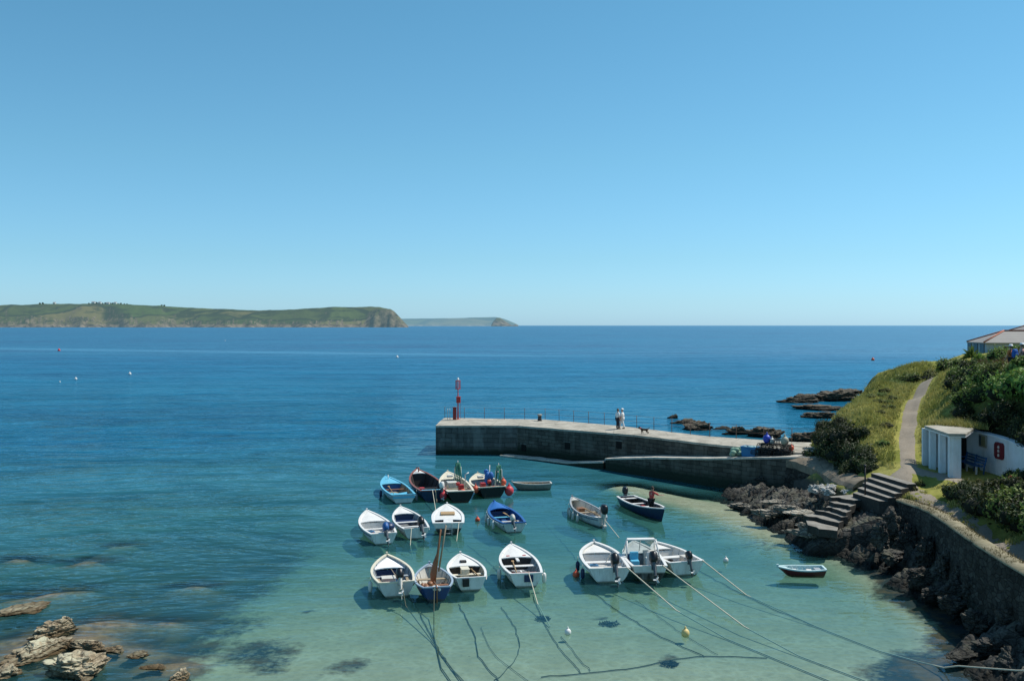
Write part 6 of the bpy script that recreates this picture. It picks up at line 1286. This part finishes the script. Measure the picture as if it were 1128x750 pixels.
# grass: blades over the turf (nobody could count them)
GRM = leafmat('grass_blade', [(0.14, 0.17, 0.026), (0.28, 0.29, 0.055), (0.47, 0.41, 0.12), (0.56, 0.46, 0.2)], 0.6, 0.3)
def grass(name, n, box, hmin, hmax, seed, test=None, mat=GRM, w_=0.03):
    rg = random.Random(seed); m = MB(); k = 0; tries = 0
    while k < n and tries < n * 4:
        tries += 1; x = rg.uniform(box[0], box[1]); y = rg.uniform(box[2], box[3]) * K; z, nn = ground(x, y)
        if nn.z < 0.5 or z < 2.2 or seg_dist(x, y, PATH) < 0.75: continue
        if test and not test(x, y / K, z): continue
        k += 1
        for j in range(3):
            a = rg.uniform(0, 6.28); h = rg.uniform(hmin, hmax) * (0.6 + 0.8 * abs(noise.noise((x * .6, y * .6, 2)))); p = Vector((x + rg.gauss(0, .08), y + rg.gauss(0, .08), z - .03)); s = Vector((math.cos(a), math.sin(a), 0)) * w_; l = Vector((rg.gauss(0, .35), rg.gauss(0, .35), 1)) * h
            m.add([p - s, p + s, p + l], [(0, 1, 2)])
    return tag(m.build(name, mat), kind='stuff')
def on_slope(x, y, z): return (x < 28 or y > 52) and not (23.2 < x < 27.5 and 41 < y < 48.3) and z > 3.0 and y > 46
grass('grass', 17000, (22.2, 37, 46, 72), 0.16, 0.42, 1, on_slope)
grass('rough_grass', 9000, (28.5, 36, 46, 60), 0.35, 0.8, 2, lambda x, y, z: z > 7.2 and x > 30.2 - (y - 50) * -0.25, leafmat('rough_grass_blade', [(0.06, 0.08, 0.018), (0.14, 0.135, 0.04), (0.22, 0.17, 0.07), (0.24, 0.12, 0.07)], 0.6, 0.3), 0.03)
grass('verge_grass', 3500, (19.6, 23.2, 30, 43), 0.08, 0.22, 3, lambda x, y, z: noise.noise((x * 1.5, y * 1.5, 3)) > 0.2)
m = MB(); rg = random.Random(8)       # grass rooted on top of the sea wall
for k in range(5200):
    i = rg.randrange(len(rr_) - 1); p = rr_[i].lerp(rr_[i + 1], rg.random()); y0 = p.y / K
    if noise.noise((p.y * 0.5, 0, 3)) < -0.15: continue
    x = p.x + rg.uniform(0.02, 0.72); z = zsw(p.y) + 0.02; a = rg.uniform(0, 6.28); h = rg.uniform(0.06, 0.2); s = Vector((math.cos(a), math.sin(a), 0)) * 0.02; q = Vector((x, p.y, z)); m.add([q - s, q + s, q + Vector((rg.gauss(0, .5), rg.gauss(0, .5), 1)) * h], [(0, 1, 2)])
tag(m.build('wall_top_grass', leafmat('dry_grass', [(0.10, 0.10, 0.03), (0.20, 0.17, 0.07), (0.30, 0.25, 0.13)], 0.6, 0.3)), kind='stuff')
m = MB(); rg = random.Random(9)       # grass on the shelter roof
for k in range(2600):
    x, y0 = rg.uniform(24.9, 27.2), rg.uniform(45.3, 48.2)
    if (x - 24.9) * 1.0 + (y0 - 45.3) * 0.8 + 0.3 * noise.noise((x * 2, y0 * 2, 0)) < 2.3: continue
    a = rg.uniform(0, 6.28); h = rg.uniform(0.15, 0.5); s = Vector((math.cos(a), math.sin(a), 0)) * 0.025; q = Vector((x, y0 * K, 6.05)); m.add([q - s, q + s, q + Vector((rg.gauss(0, .5), rg.gauss(0, .5), 1)) * h], [(0, 1, 2)])
tag(m.build('roof_grass', GRM), kind='stuff')

# ================================================================ PEOPLE
def skin_mesh(name, verts, edges, radii, mat, parent, sub=1):
    me = bpy.data.meshes.new(name + '_skel'); me.from_pydata([tuple(v) for v in verts], edges, []); o = bpy.data.objects.new(name + '_skel', me); col.objects.link(o)
    o.modifiers.new('skin', 'SKIN'); o.modifiers.new('sub', 'SUBSURF').levels = sub
    sv = me.skin_vertices[0].data if me.skin_vertices else None
    if sv is None:
        bpy.context.view_layer.objects.active = o; sv = me.skin_vertices[0].data
    for i, r in enumerate(radii): sv[i].radius = (r, r) if not isinstance(r, tuple) else r; sv[i].use_root = (i == 0)
    dg = bpy.context.evaluated_depsgraph_get(); dg.update(); nm = bpy.data.meshes.new_from_object(o.evaluated_get(dg)); bpy.data.objects.remove(o); nm.name = name
    nm.materials.clear(); nm.materials.append(mat); nm.polygons.foreach_set('use_smooth', [True] * len(nm.polygons))
    ob = bpy.data.objects.new(name, nm); col.objects.link(ob); ob.parent = parent; return ob
SKIN = paint('skin', (0.46, 0.26, 0.18), 0.6, 0.05)
def person(label, locp, rz, shirt, trousers, hat=None, hair=(0.05, 0.035, 0.02), pose='stand', sc=1.0, shorts=False, lean=0.0, hat_brim=True):
    th = thing('person', label, 'person', locp, rz); th.scale = (sc,) * 3
    # joints, facing +Y; a stride or a stance
    st = {'stand': (0.03, -0.03), 'walk': (0.26, -0.22), 'boat': (0.02, -0.02)}[pose]
    P = {'pel': (0, 0, .93), 'wst': (0, lean * .3, 1.08), 'chs': (0, lean * .7, 1.28), 'nck': (0, lean, 1.46), 'hd0': (0, lean + .02, 1.56), 'hd1': (0, lean + .035, 1.66), 'hd2': (0, lean + .02, 1.74)}
    for s, sg in (('l', -1), ('r', 1)):
        f = st[0] if sg > 0 else st[1]
        P['hip' + s] = (.09 * sg, 0, .90); P['kne' + s] = (.10 * sg, f * .55 + .03, .50); P['ank' + s] = (.10 * sg, f, .09); P['toe' + s] = (.115 * sg, f + .17, .035)
        P['sho' + s] = (.185 * sg, lean * .95, 1.41)
        if pose == 'boat' and sg > 0: P['elb' + s] = (.33, lean + .22, 1.25); P['wri' + s] = (.40, lean + .46, 1.22)
        elif pose == 'boat': P['elb' + s] = (-.27, lean + .06, 1.15); P['wri' + s] = (-.20, lean + .28, 1.05)
        else: P['elb' + s] = (.25 * sg, lean - .03 - f * .25, 1.13); P['wri' + s] = (.25 * sg, lean + .06 - f * .6, .90)
    rad = {'pel': .135, 'wst': .12, 'chs': .14, 'nck': .058, 'hd0': .068, 'hd1': .092, 'hd2': .07}
    for s in 'lr': rad.update({'hip' + s: .085, 'kne' + s: .06, 'ank' + s: .042, 'toe' + s: .035, 'sho' + s: .062, 'elb' + s: .044, 'wri' + s: .03})
    names = list(P); idx = {n: i for i, n in enumerate(names)}; E = [('pel', 'wst'), ('wst', 'chs'), ('chs', 'nck'), ('nck', 'hd0'), ('hd0', 'hd1'), ('hd1', 'hd2')]
    for s in 'lr': E += [('pel', 'hip' + s), ('hip' + s, 'kne' + s), ('kne' + s, 'ank' + s), ('ank' + s, 'toe' + s), ('chs', 'sho' + s), ('sho' + s, 'elb' + s), ('elb' + s, 'wri' + s)]
    V = [Vector(P[n]) for n in names]; ed = [(idx[a], idx[b_]) for a, b_ in E]; ra = [rad[n] for n in names]
    for s, sg in (('l', -1), ('r', 1)):     # palm, four fingers and a thumb
        w_ = Vector(P['wri' + s]); d = (w_ - Vector(P['elb' + s])).normalized(); side = Vector((0, 1, 0)); side = (side - d * side.dot(d)).normalized(); cu = d.cross(side)
        base = len(V); V.append(w_ + d * .075); ra.append(.03); ed.append((idx['wri' + s], base))
        for k, ln in enumerate((.07, .08, .075, .06)):
            o = side * (.030 - .02 * k); i0 = len(V); V += [w_ + d * .10 + o, w_ + d * (.10 + ln * .55) + o + cu * .01, w_ + d * (.10 + ln) + o + cu * .03]; ra += [.010, .009, .008]; ed += [(base, i0), (i0, i0 + 1), (i0 + 1, i0 + 2)]
        i0 = len(V); V += [w_ + d * .05 + side * .045, w_ + d * .085 + side * .065]; ra += [.012, .010]; ed += [(base, i0), (i0, i0 + 1)]
    i0 = len(V); V += [Vector(P['hd1']) + Vector((0, .10, -.03)), Vector(P['hd1']) + Vector((.095, 0, -.02)), Vector(P['hd1']) + Vector((-.095, 0, -.02))]; ra += [.014, .02, .02]; ed += [(idx['hd1'], i0), (idx['hd1'], i0 + 1), (idx['hd1'], i0 + 2)]
    skin_mesh('body', V, ed, ra, SKIN, th)
    def sub(names_, edges_, extra, mat, nm):
        ii = {n: i for i, n in enumerate(names_)}; skin_mesh(nm, [P[n] if n in P else n for n in names_], [(ii[a], ii[b_]) for a, b_ in edges_], [rad[n] + extra for n in names_], mat, th)
    sub(['pel', 'wst', 'chs', 'nck', 'shol', 'elbl', 'shor', 'elbr'], [('pel', 'wst'), ('wst', 'chs'), ('chs', 'shol'), ('shol', 'elbl'), ('chs', 'shor'), ('shor', 'elbr'), ('chs', 'nck')], .022, shirt, 'shirt')
    if shorts: sub(['pel', 'hipl', 'knel', 'hipr', 'kner'], [('pel', 'hipl'), ('hipl', 'knel'), ('pel', 'hipr'), ('hipr', 'kner')], .03, trousers, 'shorts')
    else: sub(['pel', 'hipl', 'knel', 'ankl', 'hipr', 'kner', 'ankr'], [('pel', 'hipl'), ('hipl', 'knel'), ('knel', 'ankl'), ('pel', 'hipr'), ('hipr', 'kner'), ('kner', 'ankr')], .026, trousers, 'trousers')
    for s in 'lr':
        m = MB(); a, t_ = Vector(P['ank' + s]), Vector(P['toe' + s]); mid = (a + t_) / 2; m.sphere((mid.x, mid.y, .045), (.052, .15, .05), 10, 6); m.build('shoe', paint('dark_shoe', (0.04, 0.035, 0.03), 0.7, 0.2), th)
        m = MB(); m.sphere(Vector(P['hd1']) + Vector((.036 if s == 'r' else -.036, .088, .0)), .011, 8, 6); m.build('eye', paint('eye_dark', (0.02, 0.015, 0.012), 0.2, 0.0), th)
    m = MB(); m.box(Vector(P['hd1']) + Vector((0, .085, -.075)), (.05, .02, .012)); m.build('mouth', paint('lip', (0.30, 0.10, 0.09), 0.5, 0.0), th)
    m = MB(); m.sphere(Vector(P['hd1']) + Vector((0, -.03, .035)), (.104, .11, .105), 12, 8); m.build('hair', paint('hair', hair, 0.7, 0.1), th)
    if hat:
        m = MB(); c = Vector(P['hd2']) + Vector((0, -.015, .0)); m.loft([[c + Vector((math.cos(a * R(30)) * r, math.sin(a * R(30)) * r, z)) for a in range(12)] for r, z in (((.17 if hat_brim else .115), -.02), (.115, .0), (.108, .06), (.07, .095))]); m.build('hat', hat, th)
    return th
def pant(n, c): return paint(n, c, 0.8, 0.15)
CW = pant('white_cloth', (0.78, 0.77, 0.74)); CD = pant('dark_cloth', (0.02, 0.025, 0.04)); CR = pant('red_cloth', (0.50, 0.07, 0.06)); CB = pant('blue_cloth', (0.02, 0.12, 0.42)); CO = pant('orange_cloth', (0.58, 0.18, 0.05)); CK = pant('black_cloth', (0.012, 0.012, 0.014)); CT = pant('tan_cloth', (0.40, 0.31, 0.2)); CS = pant('pink_cloth', (0.62, 0.40, 0.36))
PB = BVHTree.FromObject(bpy.data.objects['deck'], bpy.context.evaluated_depsgraph_get())
def on_deck(px, py):
    q = WY(px, py, 74.1)
    for _ in range(8): z = 2.95; q = W(px, py, z)
    h = PB.ray_cast(Vector((q.x, q.y - off.y, 30)), Vector((0, 0, -1))); q.z = h[0].z if h[0] else 2.95; return q
person('person in white top and dark trousers standing on the pier, left of the pair', on_deck(680.5, 473), R(-60), CW, CD, None, (0.10, 0.07, 0.04), 'stand', 1.0)
person('person all in white with white hat standing on the pier, right of the pair', on_deck(685.5, 472.5), R(70), CW, CW, WTARP, (0.3, 0.25, 0.18), 'walk', 0.97)
dogp = on_deck(710, 478.5); dg_ = thing('dog', 'small dark brown dog walking on the pier behind the pair', 'dog', dogp, R(170)); dg_.scale = (0.95,) * 3
dv = [(0, 0, .38), (.22, 0, .39), (-.22, 0, .38), (.36, 0, .50), (.47, 0, .55), (.58, 0, .51), (-.34, 0, .48), (-.46, 0, .60), (.24, .08, .34), (.27, .085, .20), (.24, .085, .10), (.27, .085, .03), (.24, -.08, .34), (.16, -.085, .20), (.13, -.085, .10), (.16, -.085, .03), (-.22, .085, .33), (-.13, .09, .25), (-.26, .09, .14), (-.22, .09, .03), (-.22, -.085, .33), (-.22, -.09, .24), (-.36, -.09, .15), (-.33, -.09, .03), (.45, .055, .64), (.45, -.055, .64)]
de = [(0, 1), (0, 2), (1, 3), (3, 4), (4, 5), (2, 6), (6, 7), (1, 8), (8, 9), (9, 10), (10, 11), (1, 12), (12, 13), (13, 14), (14, 15), (2, 16), (16, 17), (17, 18), (18, 19), (2, 20), (20, 21), (21, 22), (22, 23), (4, 24), (4, 25)]
dr = [.105, .125, .11, .075, .075, .035, .03, .018, .06, .04, .028, .03, .06, .04, .028, .03, .07, .045, .028, .03, .07, .045, .028, .03, .025, .025]
skin_mesh('body', dv, de, dr, paint('brown_fur', (0.05, 0.028, 0.016), 0.9, 0.5), dg_); m = MB(); m.tube([(.345, .0, .44), (.375, 0, .56)], .082, 10); m.build('collar', REDB, dg_); m = MB(); m.sphere((.615, 0, .52), .022, 8, 6); m.build('nose', BLK, dg_)
px_ = B11.world(B11.X(0.66), 0.05, B11.floor + 0.02)
person('man in red life vest and dark waterproofs standing in the navy boat', px_, R(-50), CR, CK, None, (0.04, 0.03, 0.02), 'boat', 0.98, lean=0.10)
# two walkers on the hill path, with rucksacks
def rucksack(parent_loc, rz, mat, lab, s=1.0):
    th = thing('rucksack', lab, 'rucksack', parent_loc, rz); th.scale = (s,) * 3
    m = MB(); m.loft([[(dx * .17 * k, -.24 + dy * .11 * k, z) for dx, dy in ((1, 1), (-1, 1), (-1, -1), (1, -1))] for z, k in ((1.0, .8), (1.05, 1.0), (1.38, 1.0), (1.5, .8), (1.54, .5))]); m.build('pack', mat, th, bevel=0.04)
    m = MB(); m.loft([[(dx * .13, -.385 + dy * .05, z) for dx, dy in ((1, 1), (-1, 1), (-1, -1), (1, -1))] for z in (1.06, 1.26)]); m.build('pocket', mat, th, bevel=0.03)
    for sg in (-1, 1): m = MB(); m.tube([(.1 * sg, -.17, 1.05), (.19 * sg, -.02, 1.2), (.13 * sg, .1, 1.42), (.1 * sg, -.16, 1.5)], .02, 5); m.build('strap', CK, th)
for (px, py, y0, lab, sh_, tr2, ht, rzz, rlab, rm) in ((1114.5, 401, 50.0, 'walker in orange with a white cap and blue rucksack on the hilltop path', CO, CD, WTARP, R(20), 'bright blue rucksack on the walker in orange', CB), (1127, 401.5, 49.5, 'walker in pale pink and white hat at the right edge of the hilltop', CS, CT, WTARP, R(35), 'dark rucksack on the walker at the right edge', CD)):
    q = WY(px, py, y0); z = ground(q.x, q.y)[0]; want = q.z - 0.50; zz = max(z, want) if abs(z - want) > 0.6 else want
    person(lab, (q.x, q.y, z), rzz, sh_, tr2, ht, (0.08, 0.06, 0.04), 'walk', 1.0, lean=0.06); rucksack((q.x, q.y, z), rzz, rm, rlab)
    print('WALKER ground', z, 'wanted', want)

# ================================================================ GEAR ON THE LEDGE
def on_ledge(px, y0w=None):
    best = None
    pts = LEDGE_B
    for i in range(len(pts) - 1):
        for k in range(40):
            u = k / 40; p = [lerp(a, b_, u) for a, b_ in zip(pts[i], pts[i + 1])]; q = inner(p, 0.95); e = abs(CX + q[0] / q[1] * F - px)
            if best is None or e < best[0]: best = (e, Vector(q))
    return best[1]
q = on_ledge(826); th = thing('fish_bin', 'square blue plastic fish bin on the landing ledge', 'bin', q, R(-38)); BINB = paint('bin_blue', (0.015, 0.16, 0.36), 0.45, 0.2)
m = MB(); m.loft([[(sx * a, sy * a * .8, z) for sx, sy in ((1, 1), (-1, 1), (-1, -1), (1, -1))] for a, z in ((.50, 0), (.56, .66), (.60, .66), (.60, .72), (.52, .72), (.46, .08))], smooth=False); m.build('tub', BINB, th)
for sy in (-1, 1): m = MB(); m.box((0, sy * .50, .56), (.3, .05, .07)); m.build('handle', BINB, th)
m = MB(); rg = random.Random(2)
for k in range(7): m.sphere((rg.uniform(-.35, .35), rg.uniform(-.25, .25), .64), (.18, .14, .12), 8, 6)
o = m.build('bagged_net', paint('pale_net', (0.30, 0.48, 0.46), 0.8, 0.3)); o.location = q; o.rotation_euler = (0, 0, R(-38)); tag(o, 'pale green net heaped in the top of the blue fish bin', 'net')
q = on_ledge(813); m = MB()
for k in range(9): m.sphere((rg.uniform(-.5, .5), rg.uniform(-.3, .3), .12 + .42 * rg.random()), (.24, .2, .18), 8, 6)
o = m.build('fishing_net', paint('net_pale_green', (0.24, 0.38, 0.28), 0.85, 0.4)); o.location = q; tag(o, 'heap of pale green fishing net left of the blue bin', 'net')
def pot(loc_, rz, lab):
    th = thing('lobster_pot', lab, 'lobster pot', loc_, rz, 'lobster pots stacked on the ledge'); F_ = paint('pot_frame', (0.02, 0.02, 0.02), 0.7, 0.2)
    m = MB()
    for x in (-.35, 0, .35): m.tube([(x, .24 * math.cos(a), .02 + .36 * math.sin(a)) for a in [k * math.pi / 8 for k in range(9)]], .022, 5)
    for y, z in ((.24, .02), (-.24, .02), (.17, .27), (-.17, .27), (0, .38)): m.tube([(-.35, y, z), (.35, y, z)], .02, 5)
    m.box((0, 0, .015), (.74, .5, .03)); m.build('frame', F_, th); m = MB()
    for a in range(7): yy = [.235 * math.cos(k * math.pi / 8) for k in range(9)]; x = -.33 + a * .11; m.tube([(x, .23 * math.cos(k * math.pi / 8), .02 + .345 * math.sin(k * math.pi / 8)) for k in range(9)], .009, 4)
    for k in range(1, 8): m.tube([(-.35, .23 * math.cos(k * math.pi / 8), .02 + .345 * math.sin(k * math.pi / 8)), (.35, .23 * math.cos(k * math.pi / 8), .02 + .345 * math.sin(k * math.pi / 8))], .009, 4)
    m.build('netting', paint('pot_net', (0.03, 0.035, 0.03), 0.9, 0.2), th); return th
q0 = on_ledge(853); P0 = None; k = 0
for row, (z, xs_) in enumerate(((0, (-1.3, -.55, .2, .95)), (.40, (-.9, -.1, .7)), (.8, (-.2,)))):
    for dx in xs_:
        for dy in (0, .55) if row < 2 else (.25,):
            l = q0 + Vector((dx * .78, -dx * .62, z + 0.02)) + Vector((dy * .6, dy * .7, 0)); l += Vector((rng.uniform(-.15, .15), rng.uniform(-.15, .15), 0)); r_ = R(-38) + rng.uniform(-.6, .6) * (1 if row else .4); lb = 'black lobster pot in the stack on the landing ledge beside the blue bin'
            P0 = pot(l, r_, lb) if P0 is None else P0; 
            if k: dup(P0, l, r_, 1.0, lb, 'lobster pots stacked on the ledge')
            k += 1
for dz, dx, mat, lab, r_ in ((1.12, -.75, paint('buoy_blue', (0.03, 0.06, 0.42), 0.4, 0.1), 'blue buoy on top of the lobster pots', .29), (1.08, .6, paint('buoy_grey', (0.34, 0.34, 0.26), 0.6, 0.3), 'greyish ball float at the right on top of the lobster pots', .29), (0.62, 1.1, ORG, 'small orange float at the right end of the lobster pots', .18), (1.0, -0.35, WH, 'white float beside the blue buoy on the lobster pots', .2)):
    ball(q0 + Vector((dx * .78 + .2, -dx * .62 + .2, dz)), r_, mat, lab)
